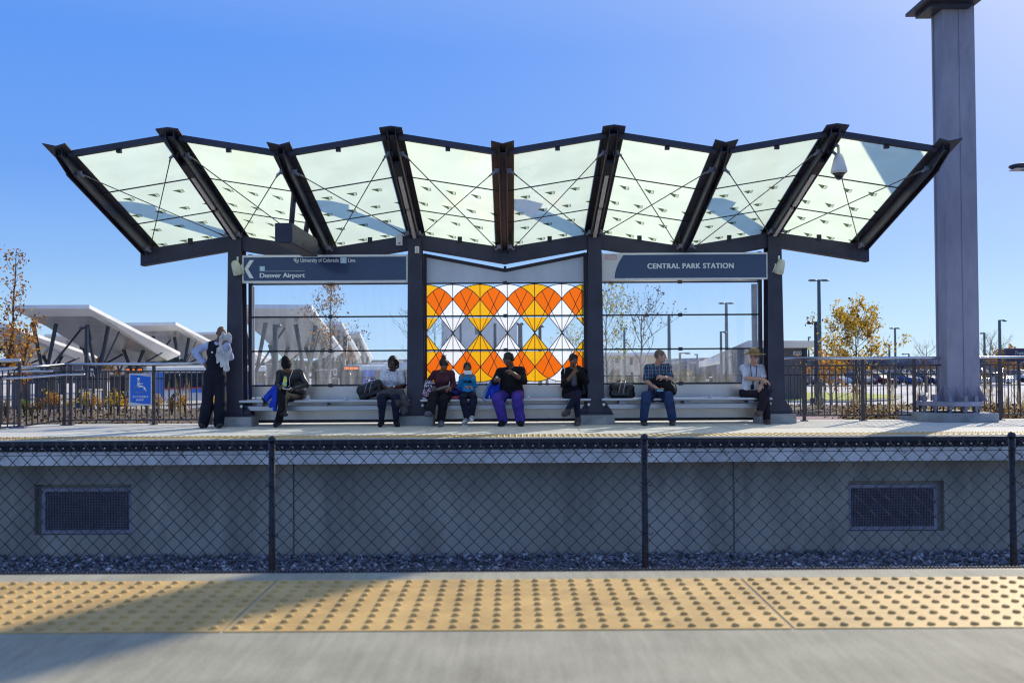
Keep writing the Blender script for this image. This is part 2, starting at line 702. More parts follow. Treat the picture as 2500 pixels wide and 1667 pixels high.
def wall_with_holes(y, x0, x1, z0, z1, holes, m):
    mb = MB()
    xs = sorted({x0, x1, *[h[0] for h in holes], *[h[1] for h in holes]})
    for a, b in zip(xs[:-1], xs[1:]):
        hh = [h for h in holes if h[0] <= a and h[1] >= b]
        if hh:
            h = hh[0]
            mb.box(a, b, y, y + 0.3, z0, h[2])
            mb.box(a, b, y, y + 0.3, h[3], z1)
            mb.box(a, b, y + 0.12, y + 0.3, h[2], h[3])
        else:
            mb.box(a, b, y, y + 0.3, z0, z1)
    return mb


H1 = (P(84, 1250, WY).x, P(321, 1250, WY).x, P(200, 1305, WY).z, P(200, 1182, WY).z)
H2 = (P(2072, 1250, WY).x, P(2306, 1250, WY).x, P(2190, 1296, WY).z, P(2190, 1173, WY).z)
mb = wall_with_holes(WY, -14, 14, -2.4, -0.36, [H1, H2], None)
o = mb.build('platform_wall', M['wallconc'])
struct(o, 'grey concrete wall under the far platform')
mb = MB()
for x in (P(717, 1200, WY).x, P(1791, 1200, WY).x):
    mb.box(x - 0.012, x + 0.012, WY - 0.004, WY + 0.001, -2.3, -0.37)
struct(mb.build('wall_joints', mat('joint_sealant', (0.13, 0.125, 0.14), 0.9)), 'vertical joints in the platform wall')

for H, side in ((H1, 'left'), (H2, 'right')):
    t = thing('vent_grille', 'framed mesh vent in the platform wall, the %s one of two' % side, 'vent', ((H[0] + H[1]) / 2, WY, H[2]), 'vents in the platform wall')
    mb = MB()
    a, b, c, d = H
    y = WY + 0.05
    sh = 0.07 if side == 'left' else 0.0
    a2, b2 = (a + 0.09, b - 0.0) if side == 'left' else (a + 0.0, b - 0.09)
    c2, d2 = c + 0.01, d - 0.06
    w = 0.055
    mb.box(a2, b2, y, y + 0.04, c2, c2 + w)
    mb.box(a2, b2, y, y + 0.04, d2 - w, d2)
    mb.box(a2, a2 + w, y, y + 0.04, c2 + w, d2 - w)
    mb.box(b2 - w, b2, y, y + 0.04, c2 + w, d2 - w)
    mb.build('frame', M['galv'], t)
    mb = MB()
    xx = a2 + w
    while xx < b2 - w:
        mb.box(xx, xx + 0.006, y + 0.012, y + 0.018, c2 + w, d2 - w)
        xx += 0.024
    zz = c2 + w
    while zz < d2 - w:
        mb.box(a2 + w, b2 - w, y + 0.019, y + 0.025, zz, zz + 0.006)
        zz += 0.024
    mb.build('mesh', mat('vent_mesh', (0.22, 0.21, 0.27), 0.5, 0.4), t)
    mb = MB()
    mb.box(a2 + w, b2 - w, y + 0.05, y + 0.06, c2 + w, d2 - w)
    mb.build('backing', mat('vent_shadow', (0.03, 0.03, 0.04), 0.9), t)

# ballast
M['ballast'] = mat('ballast_stone', (0.30, 0.29, 0.31), 0.85, 0, 0.4, 9, col2=(0.12, 0.12, 0.14), world_pos=True)
M['ballast_bed'] = mat('ballast_bed', (0.12, 0.12, 0.135), 0.95, 0, 0.4, 18, bump=0.6, bscale=25, world_pos=True)
mb = MB()
mb.face([(-14, 5.0, -1.86), (14, 5.0, -1.86), (14, 15.4, -1.84), (-14, 15.4, -1.84)])
struct(mb.build('track_bed', M['ballast_bed']), 'dark ballast bed between the platforms')
ico = []
bmi = bmesh.new()
bmesh.ops.create_icosphere(bmi, subdivisions=1, radius=1.0)
bv = np.array([v.co[:] for v in bmi.verts])
bf = np.array([[v.index for v in f.verts] for f in bmi.faces])
bmi.free()
rng = np.random.default_rng(5)
N = 9500
cx = rng.uniform(-8.6, 8.8, N)
cy = 13.3 + 2.0 * rng.uniform(0, 1, N) ** 0.9
cz = -1.84 + np.where(rng.uniform(0, 1, N) < 0.25, 0.03, 0.0) + np.clip((cy - 14.4) * 0.03, 0, 1)
sz = rng.uniform(0.018, 0.042, N)
big = rng.uniform(0, 1, N) < 0.01
sz[big] *= 1.5
vv = bv[None] * (1 + rng.uniform(-0.33, 0.33, (N, len(bv), 1)))
vv = vv * (sz[:, None, None] * rng.uniform(0.6, 1.35, (N, 1, 3)))
vv[..., 2] *= 0.8
an = rng.uniform(0, 6.28, N)
ca, sa = np.cos(an)[:, None], np.sin(an)[:, None]
x_ = vv[..., 0] * ca - vv[..., 1] * sa + cx[:, None]
y_ = vv[..., 0] * sa + vv[..., 1] * ca + cy[:, None]
z_ = vv[..., 2] + cz[:, None]
V_ = np.stack([x_, y_, z_], -1).reshape(-1, 3)
F_ = (bf[None] + (np.arange(N) * len(bv))[:, None, None]).reshape(-1, 3)


def fast_mesh(name, V_, F_, mats, midx=None, smooth=False):
    me = bpy.data.meshes.new(name)
    k = F_.shape[1]
    me.vertices.add(len(V_))
    me.vertices.foreach_set('co', V_.astype(np.float32).ravel())
    me.loops.add(len(F_) * k)
    me.loops.foreach_set('vertex_index', F_.astype(np.int32).ravel())
    me.polygons.add(len(F_))
    me.polygons.foreach_set('loop_start', np.arange(0, len(F_) * k, k, dtype=np.int32))
    for m in mats:
        me.materials.append(m)
    if midx is not None:
        me.polygons.foreach_set('material_index', midx.astype(np.int32))
    me.polygons.foreach_set('use_smooth', [smooth] * len(F_))
    me.update()
    me.validate()
    return me


mi = rng.choice(3, N, p=[0.55, 0.33, 0.12])
me = fast_mesh('ballast', V_, F_, [M['ballast'], mat('dark_ballast', (0.12, 0.12, 0.15), 0.85, var=0.2),
                                   mat('pale_ballast', (0.52, 0.50, 0.52), 0.7, var=0.1)], np.repeat(mi, len(bf)))
o = bpy.data.objects.new('ballast', me)
COL.objects.link(o)
tag(o, 'crushed grey track ballast at the foot of the platform wall', 'gravel', kind='stuff')

# ------------------------------------------------------------------ chain link fence between the tracks
FY = 9.0
t = thing('chain_link_fence', 'low black chain link fence between the two platforms', 'fence', (1.2, FY, -1.85))
mfence = mat('black_fence_wire', (0.030, 0.027, 0.042), 0.42, 0.35, 0.2, 10, spec=1.0)
ztop = 0.405
tops = {}
for k, u in enumerate((-240, 662, 1574, 2474)):
    x = P(u, 1070, FY).x
    mb = MB()
    zt = ztop + 0.045
    mb.tube([(x, FY + 0.03, -1.85), (x, FY + 0.03, zt - 0.03)], 0.030, 14)
    mb.tube([(x, FY + 0.03, zt - 0.03), (x, FY + 0.03, zt - 0.02), (x, FY + 0.03, zt + 0.005), (x, FY + 0.03, zt + 0.02)], [0.036, 0.037, 0.03, 0.01], 14)
    for z in (-1.4, -0.95, -0.42, 0.02, 0.28):
        mb.tube([(x - 0.05, FY - 0.005, z + 0.02), (x - 0.02, FY - 0.012, z), (x + 0.02, FY - 0.012, z), (x + 0.055, FY - 0.008, z - 0.018), (x + 0.062, FY - 0.02, z + 0.012)], 0.004, 5)
    mb.build('post', M['black'], t, smooth=True)
mb = MB()
pw, ph = 0.066, 0.133
x = -5.6
i = 0
rw = 0.0053
while x < 5.3:
    pts = []
    j = 0
    z = -1.75
    while z <= ztop + 0.001:
        sx = (1 if ((j + i) % 2 == 0) else -1)
        pts.append((x + sx * (pw / 2 + 0.003), FY - 0.008 * sx + 0.002, z))
        z += ph / 2
        j += 1
    # twisted top barb
    lx, ly, lz = pts[-1]
    pts2 = pts + [(lx - 0.010, ly, lz + 0.02)]
    mb.tube(pts2, rw, 5, caps=False)
    x += pw
    i += 1
mb.build('wire_mesh', mfence, t, smooth=True)
mb = MB()
x = -5.6
while x < 5.3:
    for s in (-1, 1):
        mb.tube([(x + pw / 2 - 0.012 * s, FY, ztop - 0.004), (x + pw / 2 + 0.010 * s, FY - 0.006, ztop + 0.028)], 0.004, 5)
    x += 2 * pw
mb.build('wire_knuckles', mfence, t)
mb = MB()
mb.tube([(-5.7, FY + 0.012, ztop - 0.10), (5.4, FY + 0.012, ztop - 0.10)], 0.0035, 5)
for x in (-4.6, -3.9, -3.0, -1.9, -0.2, 0.6, 2.0, 2.6, 3.6, 4.1):
    x += R.uniform(-.1, .1)
    mb.tube([(x - 0.02, FY - 0.014, ztop - 0.06), (x, FY - 0.016, ztop - 0.10), (x + 0.02, FY - 0.014, ztop - 0.125), (x + 0.035, FY - 0.02, ztop - 0.10)], 0.004, 5)
mb.build('tension_wire', mfence, t)
# ------------------------------------------------------------------ shelter
HY = 18.12                 # header / column plane
XC = X(1234, HY)
S = 1.628
RX = [XC + (i - 4) * S for i in range(9)]
zp_top, zp_bot = P(1018, 573, HY).z, P(1018, 608, HY).z
zv_top, zv_bot = P(1234, 606, HY).z, P(1234, 645, HY).z
LY, UY = 18.35, 14.42
zp_lo, zv_lo = zp_top + 0.02, zv_top + 0.02
zp_hi, zv_hi = P(960, 309, UY).z, P(1234, 352, UY).z


def peak(i):
    return i % 2 == 1


def rz(i, y):
    t = (LY - y) / (LY - UY)
    a, b = (zp_lo, zp_hi) if peak(i) else (zv_lo, zv_hi)
    return a + (b - a) * t


shel = thing('transit_shelter', 'dark steel platform shelter with folded frosted glass canopy and art glass centre bay', 'shelter', (XC, HY, 0))

# columns with footings
for i in (1, 3, 5, 7):
    x = RX[i]
    mb = MB()
    w0, w1 = 0.155, 0.118
    y0, y1 = HY - 0.17, HY + 0.17
    z0, zt = 0.20, zp_top
    # front and back flanges
    for (a, b) in ((y0, y0 + 0.02), (y1 - 0.02, y1)):
        mb.hexa([(x - w0, a, z0), (x + w0, a, z0), (x + w0, b, z0), (x - w0, b, z0),
                 (x - w1, a, zt), (x + w1, a, zt), (x + w1, b, zt), (x - w1, b, zt)])
    mb.hexa([(x - 0.02, y0 + 0.02, z0), (x + 0.02, y0 + 0.02, z0), (x + 0.02, y1 - 0.02, z0), (x - 0.02, y1 - 0.02, z0),
             (x - 0.02, y0 + 0.02, zt), (x + 0.02, y0 + 0.02, zt), (x + 0.02, y1 - 0.02, zt), (x - 0.02, y1 - 0.02, zt)])
    # flared base gussets
    for s in (-1, 1):
        mb.prism([(x + s * (w0 - 0.002), HY - 0.14, 0.20), (x + s * 0.30, HY - 0.14, 0.20), (x + s * 0.29, HY - 0.14, 0.235), (x + s * (w0 - 0.004), HY - 0.14, 0.43)], (0, 0.025, 0))
        mb.prism([(x + s * (w0 - 0.002), HY + 0.10, 0.20), (x + s * 0.30, HY + 0.10, 0.20), (x + s * 0.29, HY + 0.10, 0.235), (x + s * (w0 - 0.004), HY + 0.10, 0.43)], (0, 0.025, 0))
    mb.box(x - 0.31, x + 0.31, HY - 0.2, HY + 0.2, 0.172, 0.199)
    mb.build('column', M['steel'], shel, bevel=0.003)
    mb = MB()
    mb.hexa([(x - 0.33, HY - 0.27, -0.002), (x + 0.33, HY - 0.27, -0.002), (x + 0.33, HY + 0.27, -0.002), (x - 0.33, HY + 0.27, -0.002),
             (x - 0.325, HY - 0.265, 0.171), (x + 0.325, HY - 0.265, 0.171), (x + 0.325, HY + 0.265, 0.171), (x - 0.325, HY + 0.265, 0.171)])
    mb.build('footing', M['concrete'], shel, bevel=0.012)

# zigzag header
mb = MB()
n = 9
for i in range(8):
    a = (zp_top, zp_bot) if peak(i) else (zv_top, zv_bot)
    b = (zp_top, zp_bot) if peak(i + 1) else (zv_top, zv_bot)
    xa, xb = RX[i], RX[i + 1]
    if i == 0:
        xa -= 0.10
    if i == 7:
        xb += 0.10
    for (ya, yb, e) in ((HY - 0.10, HY + 0.10, 0.0),):
        mb.hexa([(xa, ya, a[1]), (xb, ya, b[1]), (xb, yb, b[1]), (xa, yb, a[1]), (xa, ya, a[0]), (xb, ya, b[0]), (xb, yb, b[0]), (xa, yb, a[0])])
mb.build('header_beam', M['steel'], shel, bevel=0.004)
for i in (0, 2, 4, 6, 8):
    mb = MB()
    x = RX[i]
    if i == 4:
        xs = (x - 0.30, x + 0.30)
    elif i == 0:
        xs = (x - 0.09, x + 0.28)
    elif i == 8:
        xs = (x - 0.28, x + 0.09)
    else:
        xs = (x - 0.30, x + 0.30)
    sl = (zp_top - zv_top) / S
    pts = [(q, HY - 0.108, zv_bot + 0.055 + abs(q - x) * sl) for q in (xs[0], x, xs[1])] + [(q, HY - 0.108, zv_top - 0.05 + abs(q - x) * sl) for q in (xs[1], x, xs[0])]
    mb.prism(pts, (0, 0.007, 0))
    for dx in (-0.22, -0.10, 0.10, 0.22):
        if xs[0] < x + dx < xs[1]:
            for dz in (0.04, -0.045):
                mb.tube([(x + dx, HY - 0.12, (zv_top + zv_bot) / 2 + dz + abs(dx) * sl), (x + dx, HY - 0.100, (zv_top + zv_bot) / 2 + dz + abs(dx) * sl)], 0.022, 6)
    mb.build('splice_plate', M['steel'], shel)

# ribs
M['fixture'] = mat('light_fixture_lens', (0.72, 0.68, 0.66), 0.4, 0, 0.04, 6)
SLX = (zp_lo - zv_lo) / S
for i in range(9):
    x = RX[i]
    pk = peak(i)
    sg = -1 if pk else 1
    hw = 0.168
    flange = M['steel_brown'] if i in (4,) else M['steel']
    if i == 0:
        ww = ((-hw, 0), (0, hw))
    mb = MB()
    tipy = UY
    for s in (-1, 1):
        # flange halves: bent plates following the roof slope
        if i == 0 and s == -1 or i == 8 and s == 1:
            pass
        y0, y1 = tipy, LY + 0.06
        za, zb = rz(i, y0), rz(i, y1)
        e = sg * SLX * hw * 1.1
        th = 0.016
        ex = 0.04 if not pk else 0.0
        mb.hexa([(x, y0 + 0.02, za), (x + s * hw, y0 - ex, za + e), (x + s * hw, y1, zb + e), (x, y1, zb),
                 (x, y0 + 0.02, za + th), (x + s * hw, y0 - ex, za + e + th), (x + s * hw, y1, zb + e + th), (x, y1, zb + th)])
    mb.build('rib_flange', flange, shel, weld=True)
    cw = 0.054 if pk else 0.040
    mb = MB()
    for s in (-1, 1):
        xa, xb = x + s * cw, x + s * (cw + 0.014)
        y0, y1 = tipy + 0.10, LY - 0.12
        h0, h1 = 0.09, 0.21
        za, zb = rz(i, y0), rz(i, y1)
        ym = tipy + 0.5
        zm = rz(i, ym)
        for (ya, yb, zA, zB, hA, hB) in ((y0, ym, za, zm, h0, 0.18), (ym, y1, zm, zb, 0.18, h1)):
            mb.hexa([(xa, ya, zA - hA), (xb, ya, zA - hA), (xb, yb, zB - hB), (xa, yb, zB - hB), (xa, ya, zA - 0.001), (xb, ya, zA - 0.001), (xb, yb, zB - 0.001), (xa, yb, zB - 0.001)])
        # rounded lower lip
        mb.tube([(x + s * (cw + 0.012), ym, zm - 0.178), (x + s * (cw + 0.012), y1, zb - 0.208)], 0.014, 8)
    mb.hexa([(x - cw, y0 + 0.05, rz(i, y0 + 0.05) - 0.06), (x + cw, y0 + 0.05, rz(i, y0 + 0.05) - 0.06), (x + cw, y1, rz(i, y1) - 0.16), (x - cw, y1, rz(i, y1) - 0.16),
             (x - cw, y0 + 0.05, rz(i, y0 + 0.05) - 0.05), (x + cw, y0 + 0.05, rz(i, y0 + 0.05) - 0.05), (x + cw, y1, rz(i, y1) - 0.15), (x - cw, y1, rz(i, y1) - 0.15)])
    mb.build('rib_web', M['steel'], shel, weld=True)
    if pk:
        mb = MB()
        for (ta, tb) in ((0.30, 0.60), (0.62, 0.965)):
            ya, yb = UY + (LY - UY) * ta, UY + (LY - UY) * tb - 0.08
            mb.hexa([(x - cw + 0.022, ya, rz(i, ya) - 0.205), (x + cw - 0.022, ya, rz(i, ya) - 0.205), (x + cw - 0.022, yb, rz(i, yb) - 0.225), (x - cw + 0.022, yb, rz(i, yb) - 0.225),
                     (x - cw + 0.022, ya, rz(i, ya) - 0.16), (x + cw - 0.022, ya, rz(i, ya) - 0.16), (x + cw - 0.022, yb, rz(i, yb) - 0.16), (x - cw + 0.022, yb, rz(i, yb) - 0.16)])
        f = mb.build('light_fixture', M['fixture'], shel, bevel=0.004)
        mb = MB()
        ya = UY + (LY - UY) * 0.20
        yb = UY + (LY - UY) * 0.295
        mb.hexa([(x - cw + 0.004, ya, rz(i, ya) - 0.19), (x + cw - 0.004, ya, rz(i, ya) - 0.19), (x + cw - 0.004, yb, rz(i, yb) - 0.20), (x - cw + 0.004, yb, rz(i, yb) - 0.20),
                 (x - cw + 0.004, ya, rz(i, ya) - 0.13), (x + cw - 0.004, ya, rz(i, ya) - 0.13), (x + cw - 0.004, yb, rz(i, yb) - 0.13), (x - cw + 0.004, yb, rz(i, yb) - 0.13)])
        mb.build('driver_box', M['black'], f)
    # clevis lugs
for i in range(9):
    x = RX[i]
    for s in (-1, 1):
        if (i == 0 and s == -1) or (i == 8 and s == 1):
            continue
        for yy, dz in ((15.02, -0.13), (17.80, -0.20)):
            mb = MB()
            z = rz(i, yy) + dz
            mb.cbox((x + s * 0.085, yy, z + 0.02), (0.09, 0.012, 0.07))
            mb.cbox((x + s * 0.13, yy - 0.012, z), (0.10, 0.008, 0.035), 0, Matrix.Rotation(s * 0.7, 4, 'Y'))
            mb.cbox((x + s * 0.13, yy + 0.012, z), (0.10, 0.008, 0.035), 0, Matrix.Rotation(s * 0.7, 4, 'Y'))
            mb.tube([(x + s * 0.12, yy - 0.03, z + 0.005), (x + s * 0.12, yy + 0.03, z + 0.005)], 0.016, 8)
            mb.build('rod_lug', M['galv'], shel)

# cross rods
M['rod'] = mat('grey_tie_rod', (0.16, 0.15, 0.16), 0.35, 0.6, 0.1, 8)
for i in range(8):
    for d in (0, 1):
        a, b = (i, i + 1) if d == 0 else (i + 1, i)
        s = 1 if d == 0 else -1
        pa = Vector((RX[a] + s * 0.15, 15.02, rz(a, 15.02) - 0.14))
        pb = Vector((RX[b] - s * 0.15, 17.80, rz(b, 17.80) - 0.21))
        mb = MB()
        mb.tube([pa, pb], 0.0085, 6)
        q = (pb - pa).normalized()
        mb.tube([pa, pa + q * 0.14], 0.014, 6)
        mb.tube([pb - q * 0.14, pb], 0.014, 6)
        mb.build('tie_rod', M['rod'], shel, smooth=True)

# canopy glass, three panes per bay
M['canopy'] = translucent('frosted_canopy_glass', (0.82, 0.92, 0.69), diff=0.08, var=0.10, clear=0.05, ior=1.38, rough=0.015)
M['frit'] = translucent('frit_mark', (0.13, 0.17, 0.11), diff=0.3, gloss=False)


def roofpt(i, s, y, dz=0.0):
    """s from 0 at rib i to 1 at rib i+1"""
    return Vector((RX[i] + S * s, y, rz(i, y) * (1 - s) + rz(i + 1, y) * s + dz))


ROOFY0, ROOFY1 = 14.74, LY + 0.10
for i in range(8):
    for k in range(3):
        ya = ROOFY0 + (ROOFY1 - ROOFY0) * k / 3 + (0.0 if k == 0 else 0.012)
        yb = ROOFY0 + (ROOFY1 - ROOFY0) * (k + 1) / 3 - (0.0 if k == 2 else 0.012)
        mb = MB()
        mb.face([roofpt(i, 0.03, ya), roofpt(i, 0.97, ya), roofpt(i, 0.97, yb), roofpt(i, 0.03, yb)])
        # frit marks lie on the lower two thirds
        if k > 0:
            for r_ in range(2):
                cnt = 3 if r_ == 0 else 4
                yy = ya + (yb - ya) * (0.27 + 0.5 * r_)
                for c in range(cnt):
                    s0 = (c + (0.5 if cnt == 4 else 1.0)) / 4.0 + (0.03 if r_ else -0.03)
                    e = -0.004
                    dx = 0.074 / S
                    w = -1 if not peak(i) else 1
                    mb.face([roofpt(i, s0 - dx * 1.3, yy - 0.065, e), roofpt(i, s0 + dx * 0.2, yy - 0.055, e), roofpt(i, s0 + dx * 0.2, yy + 0.07, e)][::1], 1)
                    for (aa, bb, cc, dd) in ((0.2, 0.35, -0.05, 0.06), (0.85, 1.0, -0.05, 0.06), (0.35, 0.85, -0.05, -0.035), (0.35, 0.85, 0.0, 0.012), (0.35, 0.85, 0.045, 0.06), (0.55, 0.63, -0.035, 0.045)):
                        mb.face([roofpt(i, s0 + dx * aa, yy + cc, e), roofpt(i, s0 + dx * bb, yy + cc, e), roofpt(i, s0 + dx * bb, yy + dd, e), roofpt(i, s0 + dx * aa, yy + dd, e)], 1)
        mb.build('canopy_glass', [M['canopy'], M['frit']], shel)
    for k in (1, 2):
        yy = ROOFY0 + (ROOFY1 - ROOFY0) * k / 3
        mb = MB()
        mb.bar(roofpt(i, 0.03, yy), roofpt(i, 0.97, yy), 0.024, 0.02)
        mb.build('glazing_joint', M['black'], shel)
    # front purlin
    mb = MB()
    mb.bar(roofpt(i, 0.06, 14.68, -0.005), roofpt(i, 0.94, 14.68, -0.005), 0.10, 0.085)
    q = roofpt(i, 0.5, 14.72, -0.06)
    mb.cbox(q, (0.07, 0.06, 0.05))
    q = roofpt(i, 0.5, 18.15, -0.06)
    mb.build('front_purlin', M['steel'], shel)
    mb = MB()
    mb.cbox(roofpt(i, 0.5, HY - 0.12, -0.09), (0.08, 0.03, 0.09))
    mb.build('roof_clip', M['black'], shel)

# decorated fins standing above the roof on the columns
M['fin'] = mat('fin_steel', (0.09, 0.10, 0.13), 0.5, 0.3)
for i in (1, 3, 5, 7):
    x = RX[i]
    mb = MB()
    mb.box(x - 0.17, x + 0.17, 18.52, 18.60, zp_lo - 0.2, 4.95)
    mb.prism([(x - 0.30, 18.50, 4.90), (x - 0.12, 18.50, 4.72), (x + 0.17, 18.50, 4.78), (x + 0.30, 18.50, 4.92), (x + 0.2, 18.50, 5.12), (x - 0.05, 18.50, 5.2), (x - 0.22, 18.50, 5.14)], (0, 0.03, 0))
    mb.build('roof_fin', M['fin'], shel)

# windscreen behind the benches
WS = 18.55
zr = [P(1240, v, WS).z for v in (691, 771, 854, 938, 1028)]   # rail heights
zsoff = zr[0]
M['glass'] = glassmat('clear_glass', haze=0.02)
M['glass_low'] = glassmat('hazy_glass', haze=0.055, hazecol=(0.85, 0.86, 0.85))
for b, (i0, i1) in enumerate(((1, 3), (3, 5), (5, 7))):
    xa, xb = RX[i0] + 0.135, RX[i1] - 0.135
    for x in (xa, xb):
        mb = MB()
        mb.box(x - 0.032, x + 0.032, WS - 0.05, WS + 0.05, 0.02, zp_bot - 0.04)
        mb.build('windscreen_post', M['steel'], shel, bevel=0.003)
    ga, gb = xa + 0.032, xb - 0.032
    for k in range(4):
        z = zr[k]
        mb = MB()
        mb.box(ga, gb, WS - 0.02, WS + 0.02, z - 0.014, z + 0.014)
        rail = mb.build('rail', M['black'], shel)
        mb = MB()
        xm = (ga + gb) / 2
        mb.cbox((xm, WS - 0.03, z), (0.075, 0.03, 0.065))
        mb.cbox((xm - 0.018, WS - 0.048, z), (0.010, 0.006, 0.010), 1)
        mb.cbox((xm + 0.018, WS - 0.048, z), (0.010, 0.006, 0.010), 1)
        mb.build('clamp', [M['black'], M['galv']], rail)
    for k in range(3):
        mb = MB()
        mb.box(ga + 0.004, gb - 0.004, WS - 0.005, WS + 0.005, zr[k + 1] + 0.018, zr[k] - 0.018)
        mb.build('glass_pane', M['glass_low'] if k == 2 else M['glass'], shel)
    # lower metal back panel with frame
    mb = MB()
    mb.box(ga + 0.003, gb - 0.003, WS - 0.012, WS + 0.0, 0.085, zr[3] - 0.018)
    mb.build('back_panel', M['satin'], shel)
    mb = MB()
    mb.box(ga, gb, WS - 0.03, WS + 0.02, 0.03, 0.082)
    mb.box(ga, ga + 0.05, WS - 0.03, WS - 0.014, 0.084, 0.34)
    mb.build('bottom_rail', M['black'], shel)
    # upper V frame and panel
    xm = (ga + gb) / 2
    zpk, zvl = zp_bot - 0.045, zv_bot - 0.045
    th = 0.065
    mb = MB()
    for s, (p, q) in enumerate((((ga, zpk - 0.0), (xm, zvl)), ((xm, zvl), (gb, zpk)))):
        mb.hexa([(p[0], WS - 0.03, p[1] - th), (q[0], WS - 0.03, q[1] - th), (q[0], WS + 0.03, q[1] - th), (p[0], WS + 0.03, p[1] - th),
                 (p[0], WS - 0.03, p[1]), (q[0], WS - 0.03, q[1]), (q[0], WS + 0.03, q[1]), (p[0], WS + 0.03, p[1])])
    mb.cbox((xm, WS, zvl + 0.025), (0.05, 0.05, 0.05))
    mb.build('upper_frame', M['steel'], shel, weld=True)
    mb = MB()
    mb.prism([(ga, WS - 0.006, zr[0] + 0.018), (gb, WS - 0.006, zr[0] + 0.018), (gb, WS - 0.006, zpk - th - 0.002), (xm, WS - 0.006, zvl - th - 0.002), (ga, WS - 0.006, zpk - th - 0.002)], (0, 0.012, 0))
    mb.build('upper_panel', M['satin'], shel)

# side return glass at both ends
for i, s in ((1, 1), (7, -1)):
    x = X(615 if i == 1 else 1843, WS + 0.57)
    mb = MB()
    mb.box(x - 0.05, x + 0.05, WS + 0.55, WS + 0.60, 0.2, zr[0])
    mb.build('return_post', mat('pale_return_post', (0.35, 0.38, 0.42), 0.4, 0.6), shel)

# art glass in the middle bay
ga, gb = RX[3] + 0.168, RX[5] - 0.168
zt, zb = zr[0] - 0.02, zr[3] + 0.02
PX = 0.515 * (HY / HY)
PXm = 66.6 * WS / F
xm = P(1239.5, 900, WS).x
kz = WS / F


def AZ(cy):   # crop y (1699 px = 520 source px) to height
    return P(1240, 600 + cy * 0.3061, WS).z


def AX(cx):
    return xm + (cx - 784) * 0.3061 * kz


film_y = WS - 0.010
M['yellow_glass'] = translucent('yellow_art_glass', (1.0, 0.50, 0.006), diff=0.15, clear=0.14, clearcol=(1, 0.55, 0.05), ior=1.2)
M['orange_glass'] = translucent('orange_art_glass', (0.95, 0.165, 0.004), diff=0.15, clear=0.10, clearcol=(1, 0.25, 0.03), ior=1.2)
M['white_glass'] = translucent('white_art_glass', (0.95, 0.95, 0.97), diff=0.12, clear=0.12, ior=1.2)
M['lead'] = mat('dark_lead_line', (0.03, 0.018, 0.035), 0.6)

half = 217.5 / 2
sag = 118.0
Rr = (217.5 ** 2 + sag ** 2) / (2 * sag)


def arc(c, x):      # y of the balloon top arc at x
    return 307 + Rr - math.sqrt(max(0, Rr ** 2 - (x - c) ** 2))


def seg_arc(c, xa, xb, n=10):
    return [(xa + (xb - xa) * k / n, arc(c, xa + (xb - xa) * k / n)) for k in range(n + 1)]


YAP = 695.0
kite = (YAP - 425) / 217.5     # cone slope
films = {'yellow_glass': MB(), 'orange_glass': MB(), 'white_glass': MB()}
leads = MB()
xl, xr = 784 + (ga - xm) / kz / 0.3061, 784 + (gb - xm) / kz / 0.3061
ytop = 300


def clip(poly, xlo, xhi):
    for s, lim in ((1, xlo), (-1, xhi)):
        out = []
        for a, b in zip(poly, poly[1:] + poly[:1]):
            ia, ib = s * (a[0] - lim) >= 0, s * (b[0] - lim) >= 0
            if ia:
                out.append(a)
            if ia != ib:
                t = (lim - a[0]) / (b[0] - a[0])
                out.append((lim, a[1] + (b[1] - a[1]) * t))
        poly = out
        if len(poly) < 3:
            return []
    return poly


GAPS = [(557, 573), (825, 841)]


def clipy(poly, lo, hi):
    p = clip([(b, a) for a, b in poly], lo, hi)
    return [(b, a) for a, b in p]


def emit(kind, poly):
    for mir in (False, True):
        q = [(a, 2 * YAP - b) if mir else (a, b) for a, b in poly]
        q = clip(q, xl, xr)
        if not q:
            continue
        for lo, hi in ((300, 557), (573, 825), (841, 1098)):
            w = clipy(q, lo, hi)
            if len(w) >= 3:
                films[kind].face([(AX(a), film_y, AZ(b)) for a, b in w])


def lead(pts, w=6.0):
    for mir in (False, True):
        q = [(a, 2 * YAP - b) if mir else (a, b) for a, b in pts]
        for a, b in zip(q[:-1], q[1:]):
            c = clip([a, b, (b[0] + .01, b[1] + .01)], xl, xr)
            if len(c) < 2:
                continue
            (x0_, y0_), (x1_, y1_) = a, b
            if min(x0_, x1_) < xl or max(x0_, x1_) > xr:
                # shorten to the pane
                def cut(x0_, y0_, x1_, y1_):
                    if x0_ == x1_:
                        return None
                    t0, t1 = 0.0, 1.0
                    for lim, s in ((xl, 1), (xr, -1)):
                        f0, f1 = s * (x0_ - lim), s * (x1_ - lim)
                        if f0 < 0 and f1 < 0:
                            return None
                        if f0 < 0:
                            t0 = max(t0, f0 / (f0 - f1))
                        if f1 < 0:
                            t1 = min(t1, f0 / (f0 - f1))
                    return (x0_ + (x1_ - x0_) * t0, y0_ + (y1_ - y0_) * t0, x0_ + (x1_ - x0_) * t1, y0_ + (y1_ - y0_) * t1)
                r_ = cut(x0_, y0_, x1_, y1_)
                if r_ is None:
                    continue
                x0_, y0_, x1_, y1_ = r_
            leads.bar((AX(x0_), film_y - 0.004, AZ(y0_)), (AX(x1_), film_y - 0.004, AZ(y1_)), w * 0.3061 * kz, 0.004, up=(0, 1, 0))


